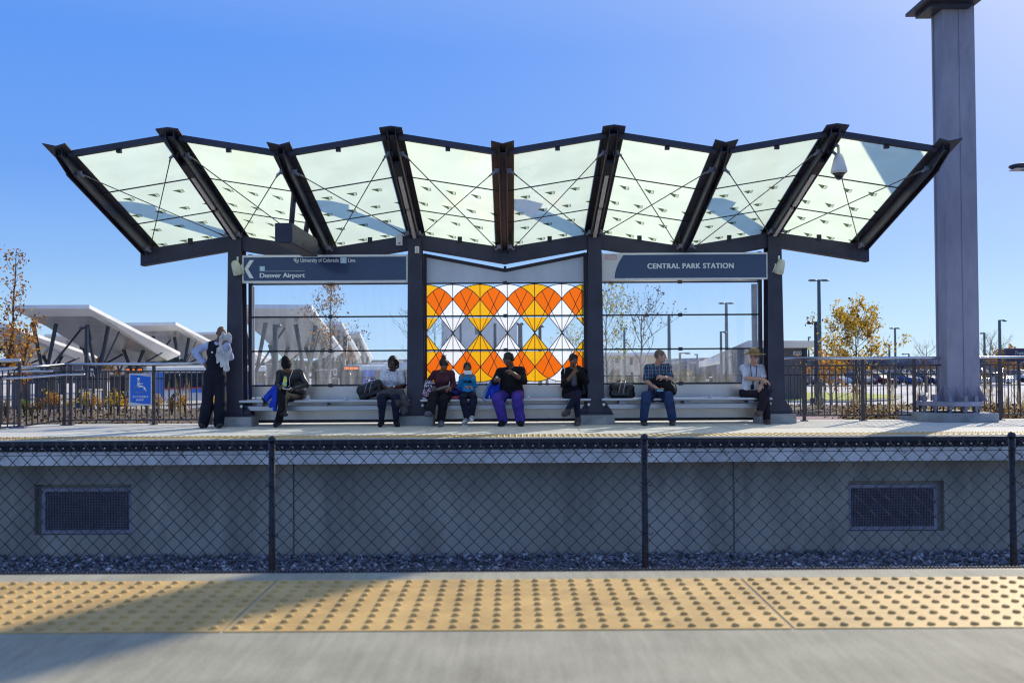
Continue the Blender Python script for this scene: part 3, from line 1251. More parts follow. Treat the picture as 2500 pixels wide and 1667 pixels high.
for n_, c in enumerate([784 + 217.5 * k for k in range(-4, 5)]):
    k = n_ - 4
    kind = 'white_glass' if k % 2 == 0 else 'yellow_glass'
    cl, cr = c - 217.5, c + 217.5
    # top cap
    top = seg_arc(c, c - half, c + half)
    low = [(x, arc(cr, x)) for x in [c + half - half * q / 8 for q in range(9)]] + [(x, arc(cl, x)) for x in [c - half * q / 8 for q in range(1, 9)]]
    emit(kind, top + low)
    emit(kind, [(c, 425), (c + half, 425 + kite * half), (c, YAP), (c - half, 425 + kite * half)])
    # overlap kite towards the right neighbour
    mx = c + half
    up = [(x, arc(cr, x)) for x in [c + half * q / 8 for q in range(9)]] + [(x, arc(c, x)) for x in [mx + half * q / 8 for q in range(1, 9)]]
    emit('orange_glass', up + [(mx, 425 + kite * half)])
    # leading
    lead(seg_arc(c, c - 217.5, c + 217.5, 20))
    lead([(c - 217.5, 425), (c, YAP)])
    lead([(c + 217.5, 425), (c, YAP)])
    lead([(c, 307), (c, YAP)])
    for s in (-1, 1):
        t = 159.0
        lead([(c, YAP), (c + s * t, arc(c, c + t))], 5.0)
for kname, f in films.items():
    f.build(kname.replace('_glass', '_art_glass'), M[kname], shel)
leads.build('leading', M['lead'], shel)

# ------------------------------------------------------------------ benches
mcap = mat('white_cap', (0.8, 0.8, 0.8), 0.4)
for b, (i0, i1) in enumerate(((1, 3), (3, 5), (5, 7))):
    lab = ['aluminium bench under the Denver Airport sign in the left bay', 'aluminium bench in the middle bay below the orange art glass', 'aluminium bench under the CENTRAL PARK STATION sign in the right bay'][b]
    xa, xb = RX[i0] + 0.05 if b != 0 else RX[1] + 0.07, RX[i1] - 0.05
    xa, xb = RX[i0] + 0.165, RX[i1] - 0.165
    t = thing('bench', lab, 'bench', ((xa + xb) / 2, 18.0, 0), 'benches in the shelter bays')
    zs = 0.47
    for k in range(4):
        y = 17.86 + k * 0.115
        mb = MB()
        mb.box(xa - (0.07 if k == 0 else 0), xb + (0.07 if k == 0 else 0), y, y + 0.10, zs - 0.045, zs)
        mb.build('seat_slat', M['alu'], t, bevel=0.012)
    mb = MB()
    mb.box(xa + 0.02, xb - 0.02, 18.02, 18.10, 0.27, 0.365)
    mb.build('support_beam', M['alu'], t, bevel=0.01)
    for x in (xa + 0.3, (xa + xb) / 2, xb - 0.3):
        mb = MB()
        mb.box(x - 0.05, x + 0.05, 17.90, 18.30, 0.366, 0.424)
        mb.build('seat_bracket', M['galv'], t)
    for s, x in ((-1, xa - 0.02), (1, xb + 0.02)):
        mb = MB()
        mb.tube([(x, 18.0, 0.315), (x - s * 0.06, 18.0, 0.315)], 0.03, 10)
        mb.build('end_bracket', M['black'], t)
        mb = MB()
        mb.ell((x + s * 0.01, 17.90, 0.36), (0.028, 0.02, 0.028))
        mb.build('end_cap', mcap, t, smooth=True)
    for k in (1, 2):
        x = xa + (xb - xa) * (0.40 + 0.24 * (k - 1)) - 0.0
        mb = MB()
        pts = [(x - 0.005, 17.93 + 0.09 * math.cos(a), zs + 0.001 + 0.085 * math.sin(a)) for a in [PI * q / 10 for q in range(11)]]
        mb.prism(pts, (0.01, 0, 0))
        pts = [(x + 0.035 * math.cos(a), 17.885, zs + 0.001 + 0.085 * math.sin(a)) for a in [PI * q / 10 for q in range(11)]]
        mb.prism(pts, (0, 0.006, 0))
        mb.build('seat_divider', M['alu'], t)

# ------------------------------------------------------------------ station signs
M['navy'] = mat('navy_sign_face', (0.030, 0.048, 0.125), 0.18, 0, 0.06, 1.0, coat=0.3)
M['signwhite'] = mat('sign_white', (0.80, 0.82, 0.84), 0.35, 0, 0.02, 2)
M['signgrey'] = mat('sign_grey', (0.58, 0.60, 0.62), 0.4, 0, 0.02, 2)
M['paleblue'] = mat('pale_blue_tile', (0.45, 0.68, 0.82), 0.4, 0, 0.02, 2)
M['red'] = mat('sign_red', (0.62, 0.05, 0.09), 0.4, 0, 0.02, 2)
SGY = 17.98


def sx(u):
    return X(u, SGY)


sa, sb = RX[1] + 0.125, RX[3] - 0.125
z1, z0 = P(1000, 621, SGY).z, P(1000, 689, SGY).z
sgt = thing('station_sign', 'navy sign with white arrow reading University of Colorado A Line, Denver Airport', 'sign', ((sa + sb) / 2, SGY, z0))
mb = MB()
mb.box(sa, sb, SGY, SGY + 0.06, z0, z1)
mb.build('sign_frame', M['signwhite'], sgt, bevel=0.004)
mb = MB()
fy = SGY - 0.004
mb.box(sa + 0.035, sb - 0.035, fy, fy + 0.003, z0 + 0.04, z1 - 0.04)
mb.build('sign_face', M['navy'], sgt)


def fromcropB(x, y):
    """position on the left sign from the close crop of the photo"""
    fx = (x - 187) / (1515 - 187)
    fz = (y - 88 + (fx) * 16) / (298 - 88 + 8)
    return sa + (sb - sa) * fx, z1 - (z1 - z0) * min(1, (y - (88 - 16 * fx)) / (212 - 6 * fx))


mb = MB()
ty = SGY - 0.006


def poly2(mb, pts, m=0, y=None):
    mb.face([(p[0], y if y is not None else ty, p[1]) for p in pts], m)


# arrow
A = [fromcropB(*p) for p in ((250, 124), (284, 124), (238, 192), (282, 262), (248, 262), (206, 192))]
mb.face([(A[i][0], ty, A[i][1]) for i in (0, 5, 2, 1)])
mb.face([(A[i][0], ty, A[i][1]) for i in (5, 4, 3, 2)])
a, b_ = fromcropB(330, 262), fromcropB(692, 222)
put_text(mb, 'Denver Airport', a[0], b_[0], fromcropB(330, 268)[1], fromcropB(330, 222)[1], ty, 0, bold=0.028)
put_text(mb, 'University of Colorado', fromcropB(656, 0)[0], fromcropB(962, 0)[0], fromcropB(800, 146)[1], fromcropB(800, 106)[1], ty, 0, bold=0.008)
put_text(mb, 'Line', fromcropB(1036, 0)[0], fromcropB(1094, 0)[0], fromcropB(1060, 134)[1], fromcropB(1060, 104)[1], ty, 0, bold=0.008)
p, q = fromcropB(372, 208), fromcropB(692, 205)
mb.box(p[0], q[0], ty - 0.001, ty, q[1], q[1] + 0.005)
# interlocked CU mark
cu0, cu1 = fromcropB(602, 140), fromcropB(640, 106)
put_text(mb, 'C', cu0[0], cu0[0] + 0.056, cu0[1] + 0.022, cu1[1], ty, 0, bold=0.03)
put_text(mb, 'U', cu0[0] + 0.030, cu1[0], cu0[1] - 0.008, cu1[1] - 0.022, ty - 0.001, 0, bold=0.03)
mb.build('lettering', M['signwhite'], sgt)
mb = MB()
p, q = fromcropB(330, 208), fromcropB(371, 170)
mb.box(p[0], q[0], ty - 0.001, ty, p[1], q[1])
p2, q2 = fromcropB(975, 142), fromcropB(1024, 98)
mb.box(p2[0], q2[0], ty - 0.001, ty, p2[1], q2[1])
mb.build('line_tile', M['paleblue'], sgt)
mb = MB()
for (p, q) in ((p, q), (p2, q2)):
    w, h = q[0] - p[0], q[1] - p[1]
    put_text(mb, 'A', p[0] + w * 0.25, q[0] - w * 0.25, p[1] + h * 0.2, q[1] - h * 0.2, ty - 0.003, 0, bold=0.01)
mb.build('line_letter', M['signwhite'], sgt)

sa, sb = RX[5] + 0.125, RX[7] - 0.125
z1, z0 = P(1680, 617, SGY).z, P(1680, 683, SGY).z
sgt = thing('station_sign', 'navy and grey station name sign reading RTD CENTRAL PARK STATION', 'sign', ((sa + sb) / 2, SGY, z0))
mb = MB()
mb.box(sa, sb, SGY, SGY + 0.06, z0, z1)
mb.build('sign_frame', M['signwhite'], sgt, bevel=0.004)
W_, H_ = sb - sa, z1 - z0
mb = MB()
mb.box(sa + 0.004, sa + W_ * 0.14, fy, fy + 0.003, z0 + 0.02, z1 - 0.02)
mb.build('grey_field', M['signgrey'], sgt)
mb = MB()
x_r, zt_, zb_ = sb - 0.03, z1 - 0.035, z0 + 0.035
cv = []
for k in range(13):
    t = k / 12
    # curve from lower-left to upper-left
    cv.append((sa + W_ * (0.077 + 0.055 * t ** 1.9), zb_ + (zt_ - zb_) * math.sin(t * PI / 2) if False else zb_ + (zt_ - zb_) * t))
poly2(mb, [(x_r, zb_), (x_r, zt_)] + cv[::-1], 0, fy - 0.002)
mb.build('sign_face', M['navy'], sgt)
mb = MB()
put_text(mb, 'CENTRAL PARK STATION', sa + W_ * (484 - 117) / 1338, sa + W_ * (1180 - 117) / 1338, z0 + H_ * (270 - 182) / 212, z0 + H_ * (270 - 141) / 212, ty - 0.002, 0, bold=0.045, spacing=1.1)
mb.build('lettering', M['signwhite'], sgt)
mb = MB()
put_text(mb, 'RTD', sa + W_ * 30 / 1338, sa + W_ * 121 / 1338, z0 + H_ * (270 - 110) / 212, z0 + H_ * (270 - 72) / 212, ty - 0.002, 0, bold=0.03, spacing=0.85)
mb.build('logo_letters', M['red'], sgt)
mb = MB()
put_text(mb, 'RTD', sa + W_ * 33 / 1338, sa + W_ * 118 / 1338, z0 + H_ * (270 - 107) / 212, z0 + H_ * (270 - 75) / 212, ty - 0.0035, 0, bold=-0.004, spacing=0.85)
mb.build('logo_inline', M['signgrey'], sgt)

# ------------------------------------------------------------------ fittings
# hanging passenger display
x0, x1 = -3.645, -3.375
y0, y1, z0, z1 = 15.3, 17.3, 2.985, 3.29
t = thing('hanging_display', 'long dark hanging display box seen from its end on two tubes under the canopy', 'display', ((x0 + x1) / 2, 16.3, z1))
mb = MB()
mb.box(x0, x1, y0, y1, z0, z1)
mb.build('housing', M['steel'], t, bevel=0.006)
mb = MB()
for k in range(4):
    mb.cbox((x1 + 0.002, y0 + 0.25 + k * 0.5, z1 - 0.06), (0.006, 0.02, 0.02))
    mb.cbox((x1 + 0.002, y0 + 0.25 + k * 0.5, z0 + 0.05), (0.006, 0.02, 0.02))
mb.build('screw', M['black'], t)
mb = MB()
mb.box(x0 + 0.02, x1 - 0.02, y0 + 0.03, y1 - 0.03, z0 - 0.006, z0 - 0.001)
mb.build('bottom_cover', mat('display_underside', (0.09, 0.09, 0.12), 0.5, 0.3), t)
for yy in (15.78, 16.85):
    mb = MB()
    mb.tube([(-3.50, yy, z1), (-3.45, yy, rz(2, yy) - 0.05)], 0.043, 12)
    mb.build('hanger_tube', M['steel'], t, smooth=True)

# dome camera
t = thing('dome_camera', 'white dome security camera hanging below the right-hand canopy rib', 'camera', (4.92, 14.95, 4.2))
cxx, cyy = P(2048, 400, 14.95).x, 14.95
zt = P(2048, 378, 14.95).z
zb = P(2048, 442, 14.95).z
mb = MB()
prof = [(0.02, zt + 0.12), (0.022, zt + 0.02), (0.05, zt - 0.0), (0.075, zt - 0.06), (0.10, zt - 0.16), (0.122, zt - 0.24), (0.122, zt - 0.27), (0.10, zt - 0.285)]
mb.tube([(cxx, cyy, z) for r, z in prof], [r for r, z in prof], 20)
mb.build('housing', M['white'], t, smooth=True)
mb = MB()
mb.ell((cxx, cyy, zt - 0.285), (0.075, 0.075, 0.10), nu=16, nv=12)
mb.build('dome', mat('smoked_dome', (0.03, 0.025, 0.03), 0.08, 0, coat=0.8), t, smooth=True)
mb = MB()
mb.tube([(cxx, cyy, zt - 0.278), (cxx, cyy, zt - 0.30)], [0.104, 0.084], 20)
mb.build('trim_ring', M['black'], t, smooth=True)
mb = MB()
mb.bar((cxx, cyy, zt + 0.12), (RX[7] + 0.08, cyy + 0.02, zt + 0.20), 0.04, 0.04)
mb.build('bracket', M['galv'], t)

# loudspeakers
for u, v0, v1, s, lab in ((577, 636, 671, -1, 'cream cylindrical loudspeaker on the left end column'), (1905, 633, 669, 1, 'cream cylindrical loudspeaker on the right end column')):
    p = P(u, (v0 + v1) / 2, 17.90)
    t = thing('loudspeaker', lab, 'speaker', p[:], 'loudspeakers on the end columns')
    mb = MB()
    tilt = Matrix.Rotation(s * 0.18, 3, 'Y') @ Matrix.Rotation(0.35, 3, 'X')
    prof = [(-0.13, 0.075), (-0.115, 0.085), (0.02, 0.080), (0.09, 0.068), (0.125, 0.045), (0.135, 0.01)]
    mb.tube([p + tilt @ Vector((0, 0, z)) for z, r in prof], [r for z, r in prof], 18)
    mb.build('housing', mat('cream_plastic', (0.66, 0.67, 0.55), 0.45), t, smooth=True)
    mb = MB()
    q = [p + tilt @ Vector(w) for w in ((-s * 0.088, 0, 0.03), (-s * 0.10, 0.0, -0.10), (-s * 0.105, 0.02, -0.135), (-s * 0.06, 0.09, -0.14), (-s * 0.09, 0.05, 0.03))]
    mb.tube(q, 0.010, 6)
    mb.tube([p + Vector((-s * 0.02, 0.02, 0.12)), (p.x - s * 0.01, HY - 0.18, p.z + 0.20)], 0.018, 8)
    mb.build('bracket', M['white'], t, smooth=True)

t = thing('sensor_box', 'small white sensor box fixed to the zigzag beam left of the middle bay', 'sensor', P(975, 587, 17.98)[:])
mb = MB()
mb.cbox(P(975, 586, 17.985), (0.12, 0.07, 0.20))
h = mb.build('housing', M['white'], t, bevel=0.01)
mb = MB()
mb.cbox(P(975, 594, 17.945), (0.03, 0.012, 0.02))
mb.build('lens', M['black'], t)
t = thing('junction_box', 'small white vented box on the column left of the middle bay', 'box', P(1018, 610, 17.93)[:])
mb = MB()
mb.cbox(P(1018, 610, 17.925), (0.075, 0.05, 0.125))
mb.build('housing', M['white'], t, bevel=0.006)
mb = MB()
for k in range(5):
    mb.cbox(P(1018, 606 + k * 2.6, 17.897), (0.035, 0.004, 0.006))
mb.build('vent_slots', M['galv'], t)
# ------------------------------------------------------------------ catenary pole on the right
PY = 18.35
t = thing('catenary_pole', 'massive grey steel pole on a bolted base plate at the right of the platform', 'pole', (X(2345, PY), PY, 0))
c0 = G(2350, 1034).y
pl, pr = X(2312, PY), X(2392, PY)
xc = (pl + pr) / 2
hw = (pr - pl) / 2
mb = MB()
zpb = P(2350, 981, PY).z
mb.box(xc - hw, xc - 0.012, PY, PY + 0.02, zpb, 11.5)
mb.box(xc + 0.012, xc + hw, PY, PY + 0.02, zpb, 11.5)
mb.box(xc - 0.02, xc + 0.02, PY + 0.012, PY + 0.4, zpb, 11.5)
for s in (-1, 1):
    mb.box(xc + s * (hw - 0.012) - 0.012, xc + s * (hw - 0.012) + 0.012, PY + 0.021, PY + 0.40, zpb, 11.5)
    mb.box(xc + s * (hw) - 0.02, xc + s * (hw) + 0.02, PY + 0.36, PY + 0.42, zpb, 11.5)
mb.box(xc - hw, xc + hw, PY + 0.42, PY + 0.44, zpb, 11.5)
M['pole'] = mat('weathered_galvanised', (0.36, 0.34, 0.41), 0.6, 0.1, 0.12, 1.1, bump=0.06, bscale=20, detail=9, stretch=(1, 1, 0.35), spec=0.4, stain=0.16, sscale=1.6, sstretch=(2, 2, 0.6))
mb.build('mast', M['pole'], t, bevel=0.004)
mb = MB()
px0, px1 = X(2272, PY - 0.35), X(2428, PY - 0.35)
pz0, pz1 = P(2350, 992, PY - 0.3).z, P(2350, 981, PY - 0.3).z
cx_, cyp = (px0 + px1) / 2, PY + 0.22
rr = (px1 - px0) / 2
pts = [(cx_ + rr * math.cos(2 * PI * (k + .5) / 12), cyp + rr * math.sin(2 * PI * (k + .5) / 12), pz0) for k in range(12)]
mb.prism(pts, (0, 0, pz1 - pz0))
mb.build('base_plate', M['pole'], t, bevel=0.004)
for dx in (-0.26, -0.05, 0.16, 0.36):
    mb = MB()
    mb.prism([(xc - 0.1 + dx, PY - 0.002, pz1), (xc - 0.1 + dx, PY - 0.002, pz1 + 0.27), (xc + dx - 0.02, PY - 0.16, pz1 + 0.02), (xc + dx, PY - 0.16, pz1)], (0.018, 0, 0))
    mb.build('gusset', M['pole'], t)
for s in (-1, 1):
    mb = MB()
    mb.prism([(xc + s * hw, PY + 0.2, pz1), (xc + s * hw, PY + 0.2, pz1 + 0.28), (xc + s * (hw + 0.16), PY + 0.2, pz1)], (0, 0.02, 0))
    mb.build('gusset', M['pole'], t)
fz1 = P(2350, 1008, PY - 0.35).z
for k in range(12):
    a = 2 * PI * k / 12 + 0.15
    bx, by = cx_ + (rr - 0.075) * math.cos(a), cyp + (rr - 0.075) * math.sin(a)
    mb = MB()
    mb.tube([(bx, by, fz1 - 0.05), (bx, by, pz1 + 0.11)], 0.024, 8)
    mb.tube([(bx, by, pz1), (bx, by, pz1 + 0.055)], 0.048, 6)
    mb.tube([(bx, by, pz1 + 0.056), (bx, by, pz1 + 0.10)], 0.044, 6)
    mb.tube([(bx, by, pz0 - 0.055), (bx, by, pz0)], 0.046, 6)
    mb.build('anchor_bolt', M['galv'], t)
mb = MB()
fx0, fx1 = X(2261, PY - 0.45), X(2439, PY - 0.45)
fcx, fr_ = (fx0 + fx1) / 2, (fx1 - fx0) / 2
pts = [(fcx + fr_ * q[0], cyp + fr_ * q[1], -0.002) for q in ((-1, -.55), (-.55, -1), (1, -1), (1, 1), (-1, 1))]
mb.prism(pts, (0, 0, fz1))
mb.build('concrete_footing', M['concrete'], t, bevel=0.015)
mb = MB()
zf = P(2340, 12, PY).z
mb.box(X(2254, PY), X(2393, PY), PY - 0.30, PY + 0.6, zf - 0.02, zf + 0.035)
mb.box(X(2274, PY), X(2376, PY), PY - 0.16, PY + 0.5, zf - 0.09, zf - 0.021)
mb.build('splice_flange', M['steel'], t)
mb = MB()
mb.box(xc - 0.22, xc + 0.22, PY + 0.05, PY + 0.4, 11.2, 11.9)
mb.bar((xc, PY + 0.2, 11.6), (xc - 3.2, PY - 4.0, 11.6), 0.16, 0.2)
mb.build('bracket_arm', M['pole'], t)

# platform lamp whose head just enters the frame at the right
t = thing('platform_lamp', 'dark flat lamp head reaching into the sky at the right edge', 'lamp', (P(2500, 405, 20).x + 1.2, 20, 0))
p = P(2503, 407, 20)
mb = MB()
mb.tube([(p.x + 1.2, 20, 0), (p.x + 1.2, 20, p.z + 0.15)], [0.09, 0.06], 12)
mb.bar((p.x + 1.2, 20, p.z + 0.1), (p.x + 0.1, 20, p.z + 0.06), 0.08, 0.05)
mb.build('post', M['steel'], t)
mb = MB()
mb.ell((p.x, 20, p.z), (0.33, 0.22, 0.075), nu=20, nv=10)
mb.build('lamp_head', M['steel'], t, smooth=True)
mb = MB()
mb.box(p.x - 0.26, p.x + 0.2, 19.85, 20.15, p.z - 0.07, p.z - 0.055)
mb.build('lens', M['signgrey'], t)

# ------------------------------------------------------------------ platform railings
RY = 18.62
M['rail'] = mat('dark_bronze_rail', (0.075, 0.058, 0.062), 0.38, 0.35, 0.15, 8)


def railing(name, label, pts, posts, ztop, z2, zb, sp, y2=None, r_top=0.028, grp='railings behind the platform', hand=True, post_w=0.06, mtop=None, balw=0.018, topz=None):
    """pts: list of (x, y, dz) polyline; posts list of (x,y,dz)"""
    t = thing(name, label, 'railing', (pts[0][0], pts[0][1], 0), grp)
    mb = MB()
    mb.tube([(x, y, ztop + dz) for x, y, dz in pts], r_top, 12)
    mb.build('top_rail', mtop or M['stainless'], t, smooth=True)
    mb = MB()
    for zz in (z2, zb):
        for a, b in zip(pts[:-1], pts[1:]):
            mb.bar((a[0], a[1], zz + a[2]), (b[0], b[1], zz + b[2]), 0.03, 0.028)
    mb.build('cross_rail', M['rail'], t)
    for x, y, dz in posts:
        mb = MB()
        mb.cbox((x, y, (ztop - r_top + dz) / 2), (post_w, 0.04, ztop - r_top + dz - 0.001 + 0.001))
        mb.cbox((x, y, 0.008), (post_w * 2, 0.12, 0.016))
        mb.build('post', M['rail'], t, bevel=0.004)
    mb = MB()
    for a, b in zip(pts[:-1], pts[1:]):
        L_ = math.hypot(b[0] - a[0], b[1] - a[1])
        n = int(L_ / sp)
        for k in range(1, n + 1):
            q = k / (n + 1)
            x, y, dz = [a[c] + (b[c] - a[c]) * q for c in range(3)]
            if any(math.hypot(x - p_[0], y - p_[1]) < 0.04 for p_ in posts):
                continue
            mb.box(x - balw / 2, x + balw / 2, y - 0.009, y + 0.009, zb + dz + 0.014, z2 + dz - 0.014)
    o = mb.build('baluster', M['rail'], t)
    return t


zt_, z2_, zb_ = P(450, 888, RY).z, P(450, 905.5, RY).z, P(450, 1024, RY).z
railing('platform_railing', 'dark railing with steel top tube left of the shelter, holding the blue accessible ramp sign',
        [(X(158, RY), RY, 0), (X(575, RY), RY, 0)], [(X(173, RY), RY, 0), (X(376, RY), RY, 0), (X(516, RY), RY, 0)], zt_, z2_, zb_, 0.105)
a_, b_ = X(48, 17.8), X(158, RY)
dz0 = P(52, 898, 17.9).z - zt_
railing('ramp_railing', 'sloping dark ramp railing with steel top tube left of the accessible ramp sign',
        [(a_ - 1.3, 17.1, dz0 * 2.3), (a_, 17.85, dz0), (b_, RY, 0)], [(b_, RY, 0)], zt_, z2_, zb_, 0.115)
t = railing('corner_railing', 'tall railing corner with thick post at the far left of the platform',
            [(X(-140, 17.8), 17.8, 0), (X(50, 17.8), 17.8, 0)], [(X(48, 17.8), 17.8, 0), (X(-130, 17.8), 17.8, 0)], P(20, 880, 17.8).z, P(20, 903, 17.8).z, P(20, 1034, 17.8).z, 0.11, r_top=0.032, post_w=0.055)
mb = MB()
pz = P(48, 990, 17.8)
mb.tube([(X(-140, 17.75), 17.72, P(0, 928, 17.72).z), (X(60, 17.75), 17.74, P(60, 922, 17.74).z), (X(160, 18.5), 18.52, P(160, 914.5, 18.5).z), (X(207, 18.5), 18.52, P(207, 913.5, 18.5).z)], 0.021, 10)
mb.build('handrail', M['stainless'], t, smooth=True)
mb = MB()
mb.tube([(X(-140, 18.9), 19.4, P(0, 910, 19.4).z), (X(60, 18.9), 19.4, P(50, 906, 19.4).z), (X(98, 18.9), 19.4, P(98, 907, 19.4).z)], 0.021, 10)
mb.build('rear_handrail', M['stainless'], t, smooth=True)
mb = MB()
mb.cbox((X(48, 17.8), 17.8, 0.01), (0.28, 0.2, 0.02))
for dx in (-.1, .1):
    mb.tube([(X(48, 17.8) + dx, 17.75, 0.02), (X(48, 17.8) + dx, 17.75, 0.045)], 0.02, 6)
mb.build('base_plate', M['galv'], t)

zt_, z2_, zb_ = P(2200, 874, RY).z, P(2200, 891.5, RY).z, P(2200, 1012.5, RY).z
railing('platform_railing', 'dark railing with steel top tube right of the shelter, behind the big grey pole',
        [(X(1895, RY), RY, 0), (X(2620, RY), RY, 0)], [(X(u, RY), RY, 0) for u in (1962, 2105.5, 2231, 2440)], zt_, z2_, zb_, 0.112)

# accessible ramp sign
y = RY - 0.05
x0, x1, z1, z0 = X(315, y), X(371, y), P(343, 911, y).z, P(343, 990, y).z
t = thing('ramp_sign', 'blue and white sign with wheelchair symbol reading ACCESSIBLE RAMP', 'sign', ((x0 + x1) / 2, y, z0))
W_, H_ = x1 - x0, z1 - z0
M['signblue'] = mat('sign_blue', (0.005, 0.13, 0.62), 0.35, 0, 0.03, 2)


def sp(x, yy):   # crop coordinates 103..488, 352..896
    return x0 + W_ * (x - 103) / 385, z1 - H_ * (yy - 352) / 544


mb = MB()
mb.box(x0, x1, y, y + 0.008, z0, z1)
mb.build('panel', M['signgrey'], t, bevel=0.002)
mb = MB()
top = [sp(126 + (468 - 126) * k / 10, 378 + 36 * (k / 10) ** 1.6) for k in range(11)]
bot = [sp(468 - (468 - 126) * k / 10, 872 - 36 * (k / 10) ** 1.6) for k in range(11)]
mb.face([(p[0], y - 0.002, p[1]) for p in top + bot])
mb.build('blue_field', M['signblue'], t)
mb = MB()
yy_ = y - 0.005


def stroke(mb, pts, w, yq, r=0):
    for a, b in zip(pts[:-1], pts[1:]):
        mb.bar((a[0], yq, a[1]), (b[0], yq, b[1]), 0.002, w, up=(0, 1, 0)) if False else mb.add(strip_(a, b, w, yq), [(0, 1, 2, 3)])
    for p in pts:
        mb.add([(p[0] + w / 2 * math.cos(2 * PI * k / 10), yq, p[1] + w / 2 * math.sin(2 * PI * k / 10)) for k in range(10)], [tuple(range(10))])


def strip_(a, b, w, yq):
    dx, dz = b[0] - a[0], b[1] - a[1]
    l = math.hypot(dx, dz)
    nx, nz = -dz / l * w / 2, dx / l * w / 2
    return [(a[0] + nx, yq, a[1] + nz), (b[0] + nx, yq, b[1] + nz), (b[0] - nx, yq, b[1] - nz), (a[0] - nx, yq, a[1] - nz)]


px_ = W_ / 385
c = sp(263, 445)
mb.add([(c[0] + 22 * px_ * math.cos(2 * PI * k / 20), yy_, c[1] + 22 * px_ * math.sin(2 * PI * k / 20)) for k in range(20)], [tuple(range(20))])
stroke(mb, [sp(263, 490), sp(266, 572)], 38 * px_, yy_)
stroke(mb, [sp(270, 526), sp(338, 526)], 14 * px_, yy_ - 0.0004)
stroke(mb, [sp(266, 572), sp(345, 572), sp(388, 642)], 26 * px_, yy_ - 0.0006)
wh = [sp(275 + 74 * math.cos(a), 612 + 68 * math.sin(a)) for a in [rad(q) for q in range(15, 245, 10)]]
stroke(mb, wh, 12 * px_, yy_ - 0.0008)
mb.build('wheelchair_symbol', M['signwhite'], t)
mb = MB()
put_text(mb, 'ACCESSIBLE', sp(163, 0)[0], sp(427, 0)[0], sp(0, 762)[1], sp(0, 728)[1], yy_ - 0.001, 0, bold=0.012, spacing=1.05)
put_text(mb, 'RAMP', sp(232, 0)[0], sp(354, 0)[0], sp(0, 816)[1], sp(0, 783)[1], yy_ - 0.001, 0, bold=0.02, spacing=1.05)
mb.build('lettering', M['signwhite'], t)
mb = MB()
put_text(mb, 'RTD', sp(414, 0)[0], sp(468, 0)[0], sp(0, 393)[1], sp(0, 370)[1], yy_, 0, bold=0.01)
mb.build('logo_letters', M['red'], t)

# ------------------------------------------------------------------ land behind
GZ = -1.95
M['asphalt'] = mat('pale_asphalt', (0.58, 0.56, 0.52), 0.9, 0, 0.12, 0.3, world_pos=True)
M['mulch'] = mat('mulch_bed', (0.22, 0.16, 0.10), 0.95, 0, 0.45, 14, bump=0.8, bscale=30, col2=(0.045, 0.035, 0.03), world_pos=True)
M['redgravel'] = mat('red_gravel', (0.42, 0.27, 0.25), 0.95, 0, 0.3, 22, bump=0.5, bscale=40, col2=(0.16, 0.10, 0.11), world_pos=True)
mb = MB()
E_ = 3000
mb.face([(-E_, 36, GZ), (E_, 36, GZ), (E_, 4000, GZ), (-E_, 4000, GZ)])
mb.face([(-200, BE, GZ), (200, BE, GZ), (200, 36, GZ), (-200, 36, GZ)])
struct(mb.build('ground', mat('dry_ground', (0.30, 0.27, 0.22), 0.95, 0, 0.2, 0.05, world_pos=True)))
mb = MB()
mb.face([(-60, BE, -0.04), (60, BE, -0.04), (60, 27.6, -0.10), (-60, 27.6, -0.10)])
mb.face([(-60, 27.6, -0.10), (60, 27.6, -0.10), (60, 36.5, GZ + 0.004), (-60, 36.5, GZ + 0.004)])
struct(mb.build('garden_bed', M['mulch']), 'mulched planting bed behind the far platform')
mb = MB()
mb.face([(X(1900, 19), BE + 0.01, -0.03), (X(2062, 19), BE + 0.01, -0.03), (X(2040, 21.5), 21.5, -0.048), (X(1800, 21.5), 21.5, -0.048)])
struct(mb.build('gravel_patch', M['redgravel']), 'reddish gravel beside the right railing')
mb = MB()
mb.face([(-400, 45, GZ + 0.004), (400, 45, GZ + 0.004), (400, 420, GZ + 0.004), (-400, 420, GZ + 0.004)])
struct(mb.build('road', M['asphalt']), 'pale asphalt road and bus loop')
# kerbed islands on the left: pale pavement
mb = MB()
M['pave'] = mat('pale_pavement', (0.42, 0.40, 0.36), 0.9, 0, 0.08, 0.5, world_pos=True)
mb.box(-45, -8, 88, 100, GZ, GZ + 0.15)
mb.box(-45, 0, 66, 71, GZ, GZ + 0.15)
struct(mb.build('pavement', M['pave']), 'pale bus loop pavement with kerb')
# lawn on the right
mb = MB()
M['lawn'] = mat('lawn_grass', (0.40, 0.46, 0.05), 0.9, 0, 0.25, 3, world_pos=True)
pts = []
for (u, v) in ((1905, 976), (2060, 976), (2160, 972), (2200, 966), (2150, 962), (2050, 959), (1905, 956)):
    q = G(u, v + (u - 1250) * 0.0, GZ + 0.16)
    pts.append((q.x, q.y, GZ + 0.01))
mb.prism(pts[::1], (0, 0, 0.16))
o = struct(mb.build('lawn', M['lawn'], weld=True), 'bright green lawn island with kerb right of the shelter')
mb = MB()
pts2 = [((p[0] - pts[0][0]) * 1.02 + pts[0][0] + (0.2 if p[0] > pts[0][0] + 1 else 0), p[1] - 1.0 if k < 3 else p[1] + 0.6, GZ + 0.008) for k, p in enumerate(pts)]
mb.prism(pts2, (0, 0, 0.12))
struct(mb.build('kerb', M['pave'], weld=True), 'kerb around the lawn island')
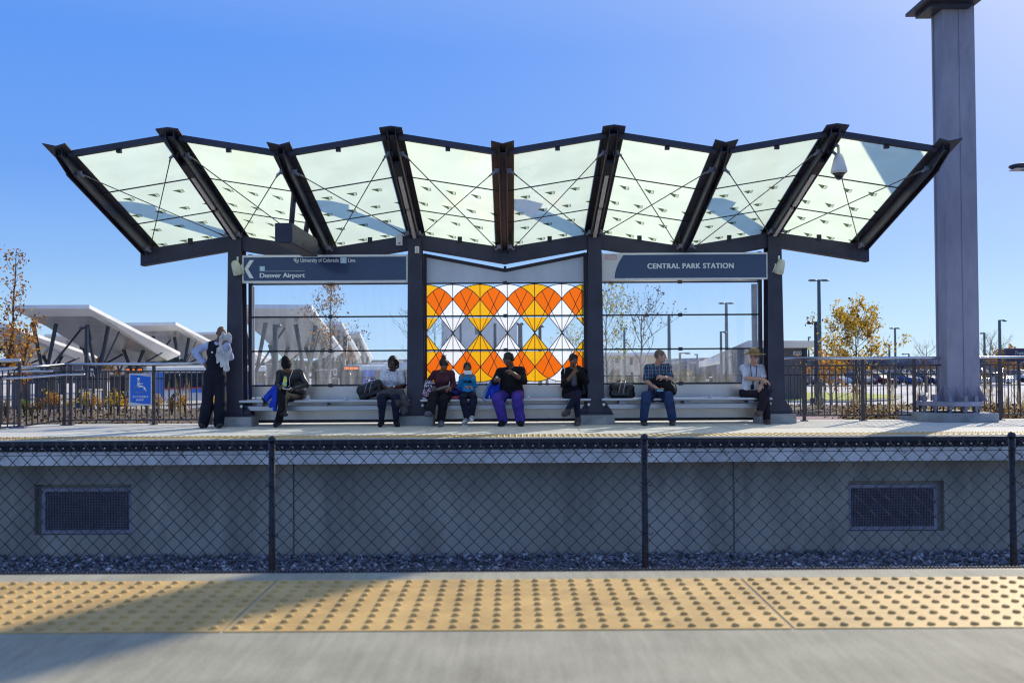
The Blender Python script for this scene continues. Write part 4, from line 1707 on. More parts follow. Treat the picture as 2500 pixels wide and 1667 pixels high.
# far parking lot
mb = MB()
mb.box(20, 160, 119.0, 120.2, GZ, GZ + 0.15)
mb.box(20, 160, 206, 214, GZ, GZ + 0.15)
struct(mb.build('parking_kerb', M['pave']))
mb = MB()
for k in range(40):
    x = 24 + k * 2.75
    for (a, b) in ((121.5, 126.5), (134, 139), (148, 153), (162, 167)):
        mb.box(x - 0.05, x + 0.05, a, b, GZ + 0.006, GZ + 0.010)
struct(mb.build('bay_markings', M['white']), 'white parking bay lines')

# second black fence at the crest of the bed
FBY = 27.4


def far_fence(u0, u1, label):
    x0, x1 = X(u0, FBY), X(u1, FBY)
    zt, zb2 = P(1250, 919, FBY).z, P(1250, 995, FBY).z
    t = thing('garden_fence', label, 'fence', (x0, FBY, -0.1), 'black picket fences beyond the planting bed')
    mb = MB()
    for z in (zt, zb2):
        mb.box(x0, x1, FBY - 0.015, FBY + 0.015, z - 0.017, z + 0.017)
    mb.build('cross_rail', M['black'], t)
    mb = MB()
    x = x0
    while x < x1:
        mb.box(x - 0.006, x + 0.006, FBY - 0.006, FBY + 0.006, zb2 - 0.06, zt + 0.0)
        x += 0.19
    mb.build('baluster', M['black'], t)
    x = x0 + 0.9
    while x < x1:
        mb = MB()
        mb.box(x - 0.032, x + 0.032, FBY - 0.03, FBY + 0.03, -0.15, zt + 0.08)
        mb.tube([(x, FBY, zt + 0.08), (x, FBY, zt + 0.12)], [0.036, 0.01], 8)
        mb.build('post', M['black'], t)
        x += 2.35


far_fence(-60, 1245, 'thin black picket fence beyond the planting bed, left half')
far_fence(1255, 2560, 'thin black picket fence beyond the planting bed, right half')
# ------------------------------------------------------------------ bus station canopies
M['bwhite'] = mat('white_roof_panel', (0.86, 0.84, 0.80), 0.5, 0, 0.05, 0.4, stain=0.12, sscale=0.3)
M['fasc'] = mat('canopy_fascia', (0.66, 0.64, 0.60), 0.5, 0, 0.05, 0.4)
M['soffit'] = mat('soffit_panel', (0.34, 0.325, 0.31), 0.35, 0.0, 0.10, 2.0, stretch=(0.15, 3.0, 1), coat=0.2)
M['vpost'] = mat('dark_v_post', (0.025, 0.032, 0.045), 0.45, 0, 0.1, 2)


def bus_canopy(label, nl, nr, fl, frr, D0, D1, posts=None, thick=0.62, fold=0.0):
    """nl, nr: near edge corners (u, v); fl, fr far edge corners; D0, D1 depths"""
    A, B = P(*nl, D0), P(*nr, D0)
    C, D_ = P(*frr, D1), P(*fl, D1)
    t = thing('bus_canopy', label, 'canopy', ((A.x + B.x) / 2, D0, GZ), 'white folded roofs of the bus station')
    mb = MB()
    dn = Vector((0, 0, -thick))
    dn2 = Vector((0, 0, -thick * 0.45))
    ins = 0.42
    # roof slab with a sloping fascia that tapers to a thin bright edge
    up = [A, B, C, D_]
    cen = (A + B + C + D_) / 4
    lo = []
    for q in up:
        w = (cen - q)
        w.z = 0
        w.normalize()
        lo.append(q + w * 1.5 + dn)
    mid = [q + Vector((0, 0, -0.22)) for q in up]
    vs = up + mid + lo
    mb.add(vs, [(0, 1, 2, 3)], 0)
    for k in range(4):
        k2 = (k + 1) % 4
        mb.add([up[k], mid[k], mid[k2], up[k2]], [(0, 1, 2, 3)], 0)
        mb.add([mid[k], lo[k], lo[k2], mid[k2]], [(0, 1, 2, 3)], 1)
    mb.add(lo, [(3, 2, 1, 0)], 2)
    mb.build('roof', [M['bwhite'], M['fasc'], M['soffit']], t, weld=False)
    # V posts
    posts = posts if posts is not None and len(posts) < 3 else [(0.22, 0.12, 1), (0.84, 0.18, 1), (0.20, 0.62, 1), (0.70, 0.66, 1)]

    def on(f, g):
        f, g = min(.95, max(.05, f)), min(.95, max(.05, g))
        q = A * (1 - f) * (1 - g) + B * f * (1 - g) + C * f * g + D_ * (1 - f) * g
        return q - Vector((0, 0, thick - 0.03))

    for (f, g, spread) in posts:
        df = 0.13
        p0_, p1_ = on(f - df, g), on(f + df, g + 0.03)
        base = (p0_ + p1_) / 2
        for s_, top_ in ((-1, p0_), (1, p1_)):
            mb = MB()
            mb.tube([(base.x + s_ * 0.10, base.y, GZ + 2.5), top_], [0.10, 0.14], 8)
            mb.build('v_post', M['vpost'], t)
        mb = MB()
        mb.tube([(base.x + 0.2, base.y + 0.3, GZ + 2.9), on(f + 0.30, g + 0.14)], 0.07, 6)
        mb.build('brace', M['vpost'], t)
        mb = MB()
        mb.tube([(base.x, base.y, GZ), (base.x, base.y, GZ + 2.55)], 0.22, 10)
        mb.build('pier', M['vpost'], t)
    return t


bus_canopy('largest white folded canopy left of the shelter, nearest in the open', (28, 745), (218, 744), (270, 868), (440, 860), 60, 76,
           [(0.36, 0.05, 1.7), (0.97, 0.10, 1.5), (0.42, 0.55, 1.2), (0.9, 0.62, 1.0), (0.55, 0.9, .7), (0.95, 0.93, .6)])
bus_canopy('white canopy cut by the left edge of the photo', (-110, 790), (22, 791), (60, 872), (238, 868), 66, 82,
           [(0.5, 0.06, 1.5), (0.95, 0.2, 1.3), (0.5, 0.6, 1.1), (0.9, 0.75, .8)])
bus_canopy('small distant white canopy behind the largest one on the left', (108, 816), (176, 814), (290, 874), (370, 872), 96, 118,
           [(0.4, 0.1, 1.4), (0.9, 0.5, 1.1), (0.6, 0.9, .8)])
bus_canopy('white canopy between the largest one and the standing man', (300, 788), (429, 786), (470, 872), (585, 868), 76, 94,
           [(0.35, 0.05, 1.6), (0.93, 0.08, 1.5), (0.45, 0.5, 1.1), (0.92, 0.55, 1.0)])
bus_canopy('distant white canopy directly behind the standing man', (470, 811), (545, 810), (600, 876), (660, 872), 98, 120,
           [(0.4, 0.1, 1.4), (0.9, 0.5, 1.1)])
bus_canopy('large white canopy seen through the left glass bay', (556, 743), (761, 744), (690, 857), (838, 853), 58, 74,
           [(0.30, 0.02, 1.6), (0.86, 0.12, 1.3), (0.3, 0.6, 1.1), (0.85, 0.62, 1.0), (0.6, 0.9, .7)])
bus_canopy('second white canopy seen through the left glass bay behind the leafy tree', (770, 786), (835, 785), (800, 868), (881, 864), 80, 98,
           [(0.5, 0.1, 1.4), (0.9, 0.5, 1.1), (0.5, 0.9, .8)])
bus_canopy('rearmost white canopy seen through the left glass bay', (838, 810), (878, 809), (850, 876), (910, 872), 98, 118,
           [(0.5, 0.2, 1.2), (0.8, 0.7, 1.0)])
bus_canopy('tiny white canopy tip just right of the left column', (560, 850), (622, 858), (580, 874), (645, 873), 100, 116,
           [(0.5, 0.3, 1.0)])

# ------------------------------------------------------------------ buses
M['busglass'] = mat('bus_window', (0.02, 0.03, 0.05), 0.08, 0, 0.1, 2, coat=0.5)
M['busblue'] = mat('bus_blue', (0.02, 0.16, 0.62), 0.3, 0, 0.05, 2, coat=0.4)
M['busgrey'] = mat('bus_silver', (0.55, 0.58, 0.62), 0.35, 0.1, 0.05, 2, coat=0.4)
M['buswhite'] = mat('bus_white', (0.80, 0.80, 0.74), 0.35, 0, 0.04, 1, coat=0.3)
M['led'] = mat('led_text', (0.9, 0.25, 0.03), 0.5, 0, 0, 1, emit=(1.0, 0.22, 0.03), estr=1.6)
M['tyre'] = mat('tyre', (0.02, 0.02, 0.02), 0.8)
M['headlamp'] = mat('headlamp', (0.85, 0.85, 0.82), 0.15, coat=0.6)


def bus(label, loc, rot, text):
    t = thing('city_bus', label, 'bus', (0, 0, 0), 'buses waiting at the bus station')
    Lb, Wb, Hb = 11.5, 2.6, 2.95
    mb = MB()       # local: front faces -Y, length +Y
    mb.box(-Wb / 2, Wb / 2, 0, Lb, 0.35, 1.25)
    mb.build('body', M['busgrey'], t, bevel=0.06)
    mb = MB()
    mb.box(-Wb / 2 + 0.01, Wb / 2 - 0.01, 0.03, Lb - 0.02, 1.252, 2.45)
    mb.build('window_band', M['busglass'], t, bevel=0.05)
    mb = MB()
    mb.box(-Wb / 2, Wb / 2, 0.02, Lb, 2.452, Hb)
    mb.box(-0.9, 0.9, 3.0, 7.0, Hb + 0.002, Hb + 0.22)
    mb.build('roof', M['buswhite'], t, bevel=0.10)
    mb = MB()
    for s in (-1, 1):
        mb.box(s * Wb / 2 - 0.012, s * Wb / 2 + 0.012, 0.1, 1.5, 0.6, 2.5)
        mb.box(s * Wb / 2 - 0.012, s * Wb / 2 + 0.012, 3.9, 8.5, 0.95, 1.24)
        mb.box(s * Wb / 2 - 0.013, s * Wb / 2 + 0.013, 8.51, 11.2, 0.6, 1.5)
    mb.build('blue_livery', M['busblue'], t)
    mb = MB()
    for s in (-1, 1):
        mb.box(s * Wb / 2 - 0.014, s * Wb / 2 + 0.014, 1.52, 11.2, 1.262, 1.34)
    mb.build('red_stripe', M['red'], t)
    mb = MB()
    for s in (-1, 1):
        for y in (2.3, 3.6, 4.9, 6.2, 7.5, 8.8, 10.1):
            mb.box(s * Wb / 2 - 0.02, s * Wb / 2 + 0.02, y, y + 0.09, 1.35, 2.45)
    mb.build('window_pillar', M['black'], t)
    mb = MB()
    mb.box(-0.95, 0.95, -0.02, 0.03, 2.46, 2.86)
    mb.build('destination_display', M['black'], t)
    mb = MB()
    put_text(mb, text, -0.88, 0.88, 2.55, 2.78, -0.026, 0, bold=0.02)
    mb.build('display_text', M['led'], t)
    for s in (-1, 1):
        mb = MB()
        mb.cbox((s * 1.0, -0.01, 0.75), (0.32, 0.05, 0.16))
        mb.build('headlight', M['headlamp'], t, bevel=0.02)
        mb = MB()
        mb.bar((s * 1.3, 0.1, 2.2), (s * 1.5, -0.25, 1.9), 0.05, 0.05)
        mb.cbox((s * 1.5, -0.25, 1.75), (0.14, 0.06, 0.34))
        mb.build('mirror', M['black'], t)
        for y in (2.6, 8.6):
            mb = MB()
            mb.tube([(s * (Wb / 2 - 0.2), y, 0.48), (s * (Wb / 2 + 0.02), y, 0.48)], 0.50, 20)
            w = mb.build('wheel', M['tyre'], t)
            mb = MB()
            mb.tube([(s * (Wb / 2 + 0.021), y, 0.48), (s * (Wb / 2 + 0.03), y, 0.48)], 0.25, 14)
            mb.build('rim', M['busgrey'], w)
    mb = MB()
    mb.box(-1.2, 1.2, -0.09, 0.0, 0.36, 0.56)
    mb.build('bumper', M['black'], t)
    mb = MB()
    mb.box(-0.9, 0.9, -0.75, -0.1, 0.75, 0.80)
    for dx in (-0.5, 0.5):
        mb.tube([(dx + 0.3 * math.cos(a), -0.4, 0.95 + 0.3 * math.sin(a)) for a in [2 * PI * k / 14 for k in range(15)]], 0.03, 5)
    mb.build('bike_rack', M['black'], t)
    t.location = loc
    t.rotation_euler = (0, 0, rot)
    return t


q = P(328, 975, 72)
bus('blue and silver city bus whose display reads 42 GREEN VALLEY RANCH, behind the ramp sign', (q.x, 72, GZ), rad(-33), '42 GREEN VALLEY RANCH')
q = P(858, 960, 86)
bus('city bus with orange display seen through the left glass beside the woman in white', (q.x, 86, GZ), rad(-38), '24 SMITH ROAD RANCH')

# stop pylons with signs
M['greypanel'] = mat('grey_brick_panel', (0.13, 0.125, 0.135), 0.85, 0, 0.15, 2)


def pylon(u, txt, vt, vb, D, label, w=1.0):
    q = P(u, vt, D)
    t = thing('stop_pylon', label, 'bus stop sign', (q.x, D, GZ), 'bus stop pylons')
    mb = MB()
    mb.box(q.x - w * 0.42, q.x + w * 0.42, D, D + 0.5, GZ, q.z - 0.9)
    mb.build('pylon', M['greypanel'], t)
    mb = MB()
    mb.box(q.x - w * 0.5, q.x + w * 0.5, D - 0.1, D - 0.02, q.z - 0.85, q.z)
    mb.tube([(q.x, D, q.z - 0.9), (q.x, D, q.z)], 0.04, 6)
    mb.build('sign_board', M['black'], t)
    mb = MB()
    put_text(mb, txt, q.x - w * 0.3, q.x + w * 0.3, q.z - 0.68, q.z - 0.16, D - 0.11, 0, bold=0.03)
    mb.build('stop_number', M['signwhite'], t)
    return t


pylon(229, 'B1', 893, 985, 64, 'grey bus stop pylon with black B1 board left of the ramp sign', 0.55)
pylon(742.5, 'C1', 887, 985, 62, 'bus stop pylon with C1 board seen through the left glass bay', 0.5)
pylon(819, 'C2', 893, 985, 70, 'bus stop pylon with C2 board seen through the left glass bay', 0.5)

# grey service blocks under the left canopies
mwinp = mat('glazed_shelter_panel', (0.30, 0.34, 0.36), 0.3, 0, 0.1, 1)
for (ua, ub, va, vb, D, mm, lab) in ((84, 104, 905, 985, 66, 'greypanel', 'narrow dark pillar block under the largest left canopy'),
                                 (104, 118, 900, 976, 67, 'pave', 'cream wall end beside the dark pillar under the left canopy'),
                                 (186, 240, 905, 984, 68, 'greypanel', 'dark brick block behind the B1 pylon'),
                                 (196, 223, 955, 992, 60, 'alu', 'waist high silver cabinet in front of the dark brick block'),
                                 (268, 284, 918, 966, 70, 'greypanel', 'dark block at the front of the bus by the ramp sign'),
                                 (28, 46, 920, 985, 64, 'greypanel', 'dark pillar block near the left edge'),
                                 (772, 800, 905, 975, 68, 'greypanel', 'grey wall panel beside the C2 pylon'),
                                 (650, 676, 890, 985, 64, 'greypanel', 'tall grey pillar block behind the woman in the beanie')):
    p0, p1 = P(ua, va, D), P(ub, vb, D)
    t = thing('station_block', lab, 'wall', (p0.x, D, GZ), 'small masonry blocks of the bus station')
    mb = MB()
    mb.box(p0.x, p1.x, D, D + 1.5, GZ, p0.z)
    mb.build('wall', M[mm], t, bevel=0.02)
    mb = MB()
    mb.box(p0.x - 0.06, p1.x + 0.06, D - 0.06, D + 1.56, p0.z + 0.001, p0.z + 0.10)
    mb.build('coping', M['pave'], t)

# ------------------------------------------------------------------ buildings
def block(label, ua, ub, vt, D, depth, m, windows=(), roof=None, vb=None):
    p0, p1 = P(ua, vt, D), P(ub, vt, D)
    t = thing('building', label, 'building', ((p0.x + p1.x) / 2, D, GZ))
    mb = MB()
    mb.box(p0.x, p1.x, D, D + depth, GZ, p0.z)
    mb.build('wall', m, t)
    for (a, b, c, d) in windows:
        q0, q1 = P(a, c, D), P(b, d, D)
        mb = MB()
        mb.box(q0.x, q1.x, D - 0.04, D - 0.01, q1.z, q0.z)
        w = mb.build('window', M['busglass'], t)
    if roof:
        mb = MB()
        mb.box(p0.x - roof, p1.x + roof, D - roof, D + depth + roof, p0.z + 0.002, p0.z + 0.35)
        mb.build('roof', M['bwhite'], t)
    return t


M['brick'] = mat('dark_brick', (0.14, 0.13, 0.14), 0.9, 0, 0.2, 5, stretch=(1, 1, 4))
M['tan'] = mat('tan_brick', (0.82, 0.62, 0.40), 0.9, 0, 0.12, 1.5)
M['beige'] = mat('beige_cladding', (0.84, 0.74, 0.62), 0.7, 0, 0.08, 0.4)
# building with the number 8200
D = 76
t = thing('brick_building', 'dark brick building with white overhanging roof and number 8200', 'building', (P(1940, 850, D).x, D, GZ))
mb = MB()
mb.box(P(1850, 850, D).x, P(1959, 850, D).x, D, D + 9, GZ, P(1900, 850, D).z)
mb.box(P(1959, 850, D).x, P(1967, 850, D).x, D + 3, D + 9, GZ, P(1900, 900, D).z)
mb.build('wall', M['brick'], t)
mb = MB()
put_text(mb, '8200', P(1926, 0, D).x, P(1946, 0, D).x, P(1936, 867, D).z, P(1936, 857, D).z, D - 0.05, 0, bold=0.01)
mb.build('number', M['signwhite'], t)
mb = MB()
A_, B_ = P(1828, 831, D - 2), P(2006, 832, D - 2)
C_, D_ = P(1990, 845, D + 12), P(1706, 884, D + 60)
zlo = P(1900, 848, D - 2).z
mb.add([A_, B_, C_, D_, (A_.x + .5, A_.y + .5, zlo), (B_.x - .8, B_.y + .5, zlo), (C_.x - .5, C_.y, zlo), (D_.x, D_.y, D_.z - 0.7)],
       [(0, 1, 2, 3), (0, 4, 5, 1), (1, 5, 6, 2), (3, 7, 4, 0), (7, 6, 5, 4), (2, 6, 7, 3)])
mb.build('roof', M['bwhite'], t)
mb = MB()
mb.bar((P(1974, 848, D - 1).x, D, zlo), (P(1965, 890, D).x, D, P(1965, 890, D).z), 0.3, 0.3)
mb.build('strut', M['vpost'], t)
mb = MB()
for k, (ua, ub) in enumerate(((1772, 1782), (1800, 1812))):
    mb.box(P(ua + 14, 0, D + 20).x, P(ub + 14, 0, D + 20).x, D + 19.8, D + 19.9, GZ, P(1770, 895, D + 20).z)
mb.build('door', M['signwhite'], t)
mb = MB()
mb.box(P(1775, 0, D + 20).x, P(1850, 0, D + 20).x, D + 20, D + 24, GZ, P(1800, 862, D + 20).z)
mb.build('rear_wall', M['beige'], t)

block('tan brick building with dark windows seen through the right glass bay behind the plaid-shirt man', 1486, 1602, 868, 120, 20, M['tan'],
      [(1502, 1508, 872, 886), (1520, 1526, 874, 940), (1538, 1545, 872, 890), (1560, 1566, 872, 886)], 0.6)
block('beige tower seen through the clear diamonds of the art glass', 1078, 1262, 776, 90, 14, M['beige'],
      [(1122, 1127, 790, 860), (1160, 1172, 800, 816), (1205, 1212, 790, 860)])
block('low dark office building far behind the bus at the left', 40, 200, 880, 170, 20, M['greypanel'], [(60, 80, 884, 890), (110, 130, 884, 890)])
block('long low grey building far behind the second bus', 872, 960, 879, 220, 20, M['greypanel'], [(880, 890, 882, 886), (905, 915, 882, 886), (930, 940, 882, 886)])
for k, (u, w, h) in enumerate(((1655, 30, 888), (1692, 26, 890), (126, 24, 882), (165, 30, 880))):
    D = 210
    a, b = P(u, h + 2, D), P(u + w, h + 2, D)
    t = thing('gabled_house', ['distant house with pitched roof left of the light poles behind the right glass bay', 'distant house with pitched roof nearest the straw hat man', 'distant gabled house left of the B1 pylon', 'distant gabled house right above the silver cabinet'][k], 'house', ((a.x + b.x) / 2, D, GZ), 'distant houses')
    mb = MB()
    mb.box(a.x, b.x, D, D + 9, GZ, a.z)
    mb.build('wall', M['tan'], t)
    mb = MB()
    zr_ = P(u, h - 7, D).z
    mb.prism([(a.x - .5, D - .5, a.z), (b.x + .5, D - .5, a.z), ((a.x + b.x) / 2, D - .5, zr_)], (0, 10, 0))
    mb.build('roof', mat('shingle', (0.12, 0.11, 0.13), 0.9), t)
    mb = MB()
    for f in (0.25, 0.65):
        x = a.x + (b.x - a.x) * f
        mb.box(x, x + 0.9, D - 0.05, D - 0.01, a.z - 2.0, a.z - 0.8)
    mb.build('window', M['busglass'], t)

# Transit office sign
D = 44
p0, p1 = P(2456, 850, D), P(2560, 882, D)
t = thing('transit_office_sign', 'dark sign on two posts reading Transit office at the right edge', 'sign', ((p0.x + p1.x) / 2, D, GZ))
mb = MB()
mb.box(p0.x, p1.x, D, D + 0.2, p1.z, p0.z)
mb.build('board', mat('slate_sign', (0.06, 0.055, 0.10), 0.6), t, bevel=0.02)
mb = MB()
put_text(mb, 'Transit office', P(2463, 0, D).x, P(2520, 0, D).x, P(2480, 866, D).z, P(2480, 857, D).z, D - 0.02, 0, shear=0.25)
mb.build('lettering', M['signwhite'], t)
mb = MB()
for u in (2474, 2540):
    mb.box(P(u, 0, D).x - 0.06, P(u, 0, D).x + 0.06, D + 0.02, D + 0.14, -1.9, p1.z)
mb.build('post', M['steel'], t)

# ------------------------------------------------------------------ light poles
M['lightpole'] = mat('green_grey_pole', (0.07, 0.11, 0.12), 0.5, 0.2, 0.1, 1)


def light_pole(u, vt, D, kind, label, r=0.13, span=27, base=None, m=None):
    q = P(u, vt, D)
    m = m or M['lightpole']
    t = thing('light_pole', label, 'street light', (q.x, D, GZ), 'light poles around the car park')
    mb = MB()
    mb.tube([(q.x, D, GZ), (q.x, D, q.z)], [r * 1.15, r * 0.8], 8)
    mb.build('post', m, t)
    if base:
        mb = MB()
        mb.tube([(q.x, D, GZ), (q.x, D, GZ + 0.9)], 0.38, 12)
        mb.build('base', M['steel'], t)
    k = D / F
    for s in ((-1, 1) if kind == 'T' else ((-1,) if kind == 'L' else (1,))):
        mb = MB()
        w = span * k
        if kind == 'T':
            mb.ell((q.x + s * w * 0.55, D, q.z - 0.02), (w * 0.45, 0.3, 0.09), nu=10, nv=6)
            mb.bar((q.x, D, q.z), (q.x + s * w * 0.3, D, q.z), 0.08, 0.08)
        else:
            mb.bar((q.x, D, q.z - 0.05), (q.x + s * w, D, q.z - 0.02), 0.10, 0.10)
            mb.ell((q.x + s * w * 0.8, D, q.z - 0.08), (w * 0.32, 0.25, 0.09), nu=10, nv=6)
        mb.build('lamp_head', m, t, smooth=True)
    return t


light_pole(1999, 684, 75, 'T', 'tallest twin-headed light pole right of the shelter', 0.16, 27)
light_pole(1991.5, 785, 58, 'L', 'thick dark single-headed light pole in front of the tallest one', 0.13, 20, True, M['vpost'])
light_pole(2185, 801, 112, 'T', 'twin-headed light pole between the yellow tree and the big grey pole', 0.14, 14)
light_pole(2171, 840, 110, 'L', 'short single-headed light pole right of the yellow tree', 0.14, 13)
light_pole(2219, 863, 130, 'L', 'lowest single-headed light pole left of the big grey pole', 0.12, 16)
light_pole(2440, 781, 90, 'R', 'single-headed light pole right of the big grey pole', 0.16, 16)
light_pole(2403, 812, 105, 'L', 'single-headed light pole just beside the big grey pole', 0.14, 9)
light_pole(1974, 822, 120, 'R', 'thin light pole above the 8200 building', 0.11, 5)
light_pole(1773, 740, 88, 'T', 'twin-headed light pole seen through the right glass bay', 0.16, 20)
light_pole(1760, 809, 84, 'R', 'square-armed light pole in front of the twin-headed one in the right glass bay', 0.12, 13)
light_pole(1633, 772, 88, 'T', 'tall light pole cut by a glass rail behind the bare tree', 0.16, 2)
light_pole(1524, 801, 96, 'T', 'twin-headed light pole behind the yellow-green tree in the right glass bay', 0.13, 8)
light_pole(1660, 861, 100, 'R', 'light pole with long arm low in the right glass bay', 0.14, 24)
light_pole(1702, 864, 120, 'L', 'small light pole low in the right glass bay', 0.12, 6)
light_pole(211.5, 798, 56, 'L', 'thin dark light pole in front of the largest left canopy', 0.13, 15, None, M['vpost'])
light_pole(672, 792, 50, 'R', 'grey light pole with floodlight seen through the left glass bay', 0.17, 14, None, M['vpost'])
light_pole(1270, 790, 60, 'T', 'dark twin light pole seen through the art glass diamonds', 0.16, 9, None, M['vpost'])
light_pole(1318, 796, 62, 'T', 'thin light pole seen through the art glass diamonds, right of the twin one', 0.12, 11, None, M['vpost'])

# ------------------------------------------------------------------ parked cars
M['carglass'] = mat('car_glass', (0.03, 0.04, 0.07), 0.12, 0.2, 0.1, 2, coat=0.8)
paints = []
for nm, c in (('white', (0.75, 0.76, 0.78)), ('silver', (0.55, 0.58, 0.64)), ('navy', (0.02, 0.035, 0.12)), ('black', (0.015, 0.015, 0.02)), ('maroon', (0.16, 0.012, 0.03)),
              ('grey', (0.12, 0.13, 0.16)), ('blue', (0.04, 0.10, 0.32))):
    paints.append((nm, mat('car_paint_' + nm, c, 0.22, 0.15, 0.03, 1, coat=0.9)))


def car(paint, label, suv=False):
    t = thing('parked_car', label, 'car', (0, 0, 0), 'cars parked in the far lot')
    h = 0.22 if suv else 0.0
    prof = [(-2.2, 0.32), (-2.25, 0.62), (-2.05, 0.82 + h * .5), (-1.15, 0.95 + h * .6), (1.55, 1.0 + h * .6), (2.15, 0.98 + h * .6), (2.25, 0.6), (2.2, 0.32)]
    mb = MB()
    mb.prism([(-0.88, y, z) for y, z in prof], (1.76, 0, 0))
    mb.build('body', paint, t, bevel=0.07)
    mb = MB()
    zb, zt = 0.94 + h * .6, 1.42 + h
    mb.add([(-0.84, -1.2, zb), (0.84, -1.2, zb), (0.86, 1.95, zb), (-0.86, 1.95, zb), (-0.62, -0.35, zt), (0.62, -0.35, zt), (0.62, 1.25 + h * 2, zt), (-0.62, 1.25 + h * 2, zt)],
           [(0, 1, 5, 4), (1, 2, 6, 5), (2, 3, 7, 6), (3, 0, 4, 7), (4, 5, 6, 7)])
    mb.build('windows', M['carglass'], t, weld=True)
    mb = MB()
    mb.box(-0.66, 0.66, -0.42, 1.32 + h * 2, zt - 0.01, zt + 0.035)
    mb.build('roof', paint, t, bevel=0.03)
    for s in (-1, 1):
        mb = MB()
        mb.cbox((s * 0.66, -2.21, 0.68 + h * .3), (0.36, 0.10, 0.13))
        mb.build('headlight', M['headlamp'], t)
        for y in (-1.35, 1.35):
            mb = MB()
            mb.tube([(s * 0.72, y, 0.33), (s * 0.90, y, 0.33)], 0.33, 12)
            mb.build('wheel', M['tyre'], t)
    return t


protos = {}
rr_ = random.Random(11)
n = 0
rows = [(123.5, -20, 41.5), (136.5, 8, 41.5), (150.5, 4, 46), (165, 4, 50)]
cnt = 0
ordn = ['nearest', 'second', 'third', 'farthest']
cols_ = ['leftmost', 'second from the left', 'third from the left', 'fourth from the left', 'fifth from the left', 'sixth from the left', 'seventh from the left', 'eighth from the left', 'ninth from the left',
         'tenth from the left', 'eleventh from the left', 'twelfth from the left', 'thirteenth from the left', 'fourteenth from the left', 'fifteenth from the left', 'sixteenth from the left', 'seventeenth from the left']
for ri, (yy, _, _) in enumerate(rows):
    xa = P(1978, 900, yy).x
    xb = P(2520, 900, yy).x
    k = 0
    x = xa
    while x < xb:
        pi = rr_.choice([0, 0, 1, 1, 1, 2, 4, 5, 6, 0, 0])
        suv = rr_.random() < 0.45
        lab = '%s %s, %s in the %s row of the far lot' % (paints[pi][0], 'tall hatchback' if suv else 'saloon car', cols_[min(k, 16)], ordn[ri])
        key = (pi, suv)
        loc = (x, yy + rr_.uniform(-.25, .25), GZ + 0.006)
        rot = rad(rr_.choice([62, 64, 60]) * 0 + 28 + rr_.uniform(-2, 2))
        if key not in protos:
            c = car(paints[pi][1], lab, suv)
            c.location = loc
            c.rotation_euler = (0, 0, rot)
            protos[key] = c
        else:
            copy_tree(protos[key], loc, lab, rot)
        x += 2.85 + (0.0 if rr_.random() < 0.9 else 2.8)
        k += 1

# distant tree line, bare hedge and hills
def clumps(name, label, u0, u1, v0, v1, D, col, m_, seed, n=2600, cat='trees', leaf=0.9):
    r_ = np.random.default_rng(seed)
    us = r_.uniform(u0, u1, n)
    prof = 0.5 + 0.5 * np.sin(us * 0.05 + seed) * np.sin(us * 0.017 + 1) + 0.25 * np.sin(us * 0.21)
    top = v1 - (v1 - v0) * np.clip(0.35 + 0.65 * prof, 0.15, 1)
    vs_ = v1 - (v1 - top) * r_.uniform(0, 1, n) ** 0.8
    V_, F_ = [], []
    for i in range(n):
        p = P(us[i], vs_[i], D + r_.uniform(-8, 8))
        a, b = r_.uniform(-1, 1, 3), r_.uniform(-1, 1, 3)
        a *= leaf / np.linalg.norm(a)
        b *= leaf / np.linalg.norm(b)
        p = np.array(p[:])
        V_ += [p - a - b, p + a - b, p + a + b, p - a + b]
        F_.append([4 * i, 4 * i + 1, 4 * i + 2, 4 * i + 3])
    me = fast_mesh(name, np.array(V_), np.array(F_), m_)
    o = bpy.data.objects.new(name, me)
    COL.objects.link(o)
    tag(o, label, cat, kind='stuff')
    return o


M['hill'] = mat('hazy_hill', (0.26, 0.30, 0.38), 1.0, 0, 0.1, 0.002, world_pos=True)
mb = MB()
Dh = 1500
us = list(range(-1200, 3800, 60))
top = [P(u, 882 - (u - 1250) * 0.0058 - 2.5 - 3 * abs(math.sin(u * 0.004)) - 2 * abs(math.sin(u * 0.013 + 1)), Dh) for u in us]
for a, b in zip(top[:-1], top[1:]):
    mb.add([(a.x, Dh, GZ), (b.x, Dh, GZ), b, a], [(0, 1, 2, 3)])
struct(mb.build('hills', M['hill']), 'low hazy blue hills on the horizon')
dk = mat('far_tree_dark', (0.22, 0.21, 0.27), 1, 0, 0.2, 0.3)
or_ = mat('far_tree_orange', (0.34, 0.17, 0.07), 1, 0, 0.2, 0.3)
gr = mat('far_tree_green', (0.09, 0.10, 0.07), 1, 0, 0.2, 0.3)
clumps('distant_trees', 'dark hazy tree line behind the car park at the right', 1960, 2560, 882, 908, 230, None, [dk], 3, 3600)
clumps('distant_trees', 'orange autumn bushes at the back of the car park', 1960, 2560, 896, 912, 200, None, [or_], 8, 500, leaf=0.6)
clumps('distant_trees', 'dark tree line behind the bus station at the left', -80, 900, 880, 900, 240, None, [gr], 5, 3400)
clumps('distant_trees', 'tree line and bushes seen through the right glass bay', 1480, 1960, 884, 915, 180, None, [dk], 6, 2200, leaf=0.7)
clumps('distant_trees', 'tan autumn shrubs seen through the right glass bay', 1490, 1830, 905, 950, 95, None, [mat('tan_shrub', (0.33, 0.24, 0.10), 1, 0, 0.3, 0.5)], 9, 2200, leaf=0.22)
# ------------------------------------------------------------------ trees and plants
def leafmat(name, col, t=0.5):
    return translucent(name, col, diff=1 - t, gloss=False, var=0.35)


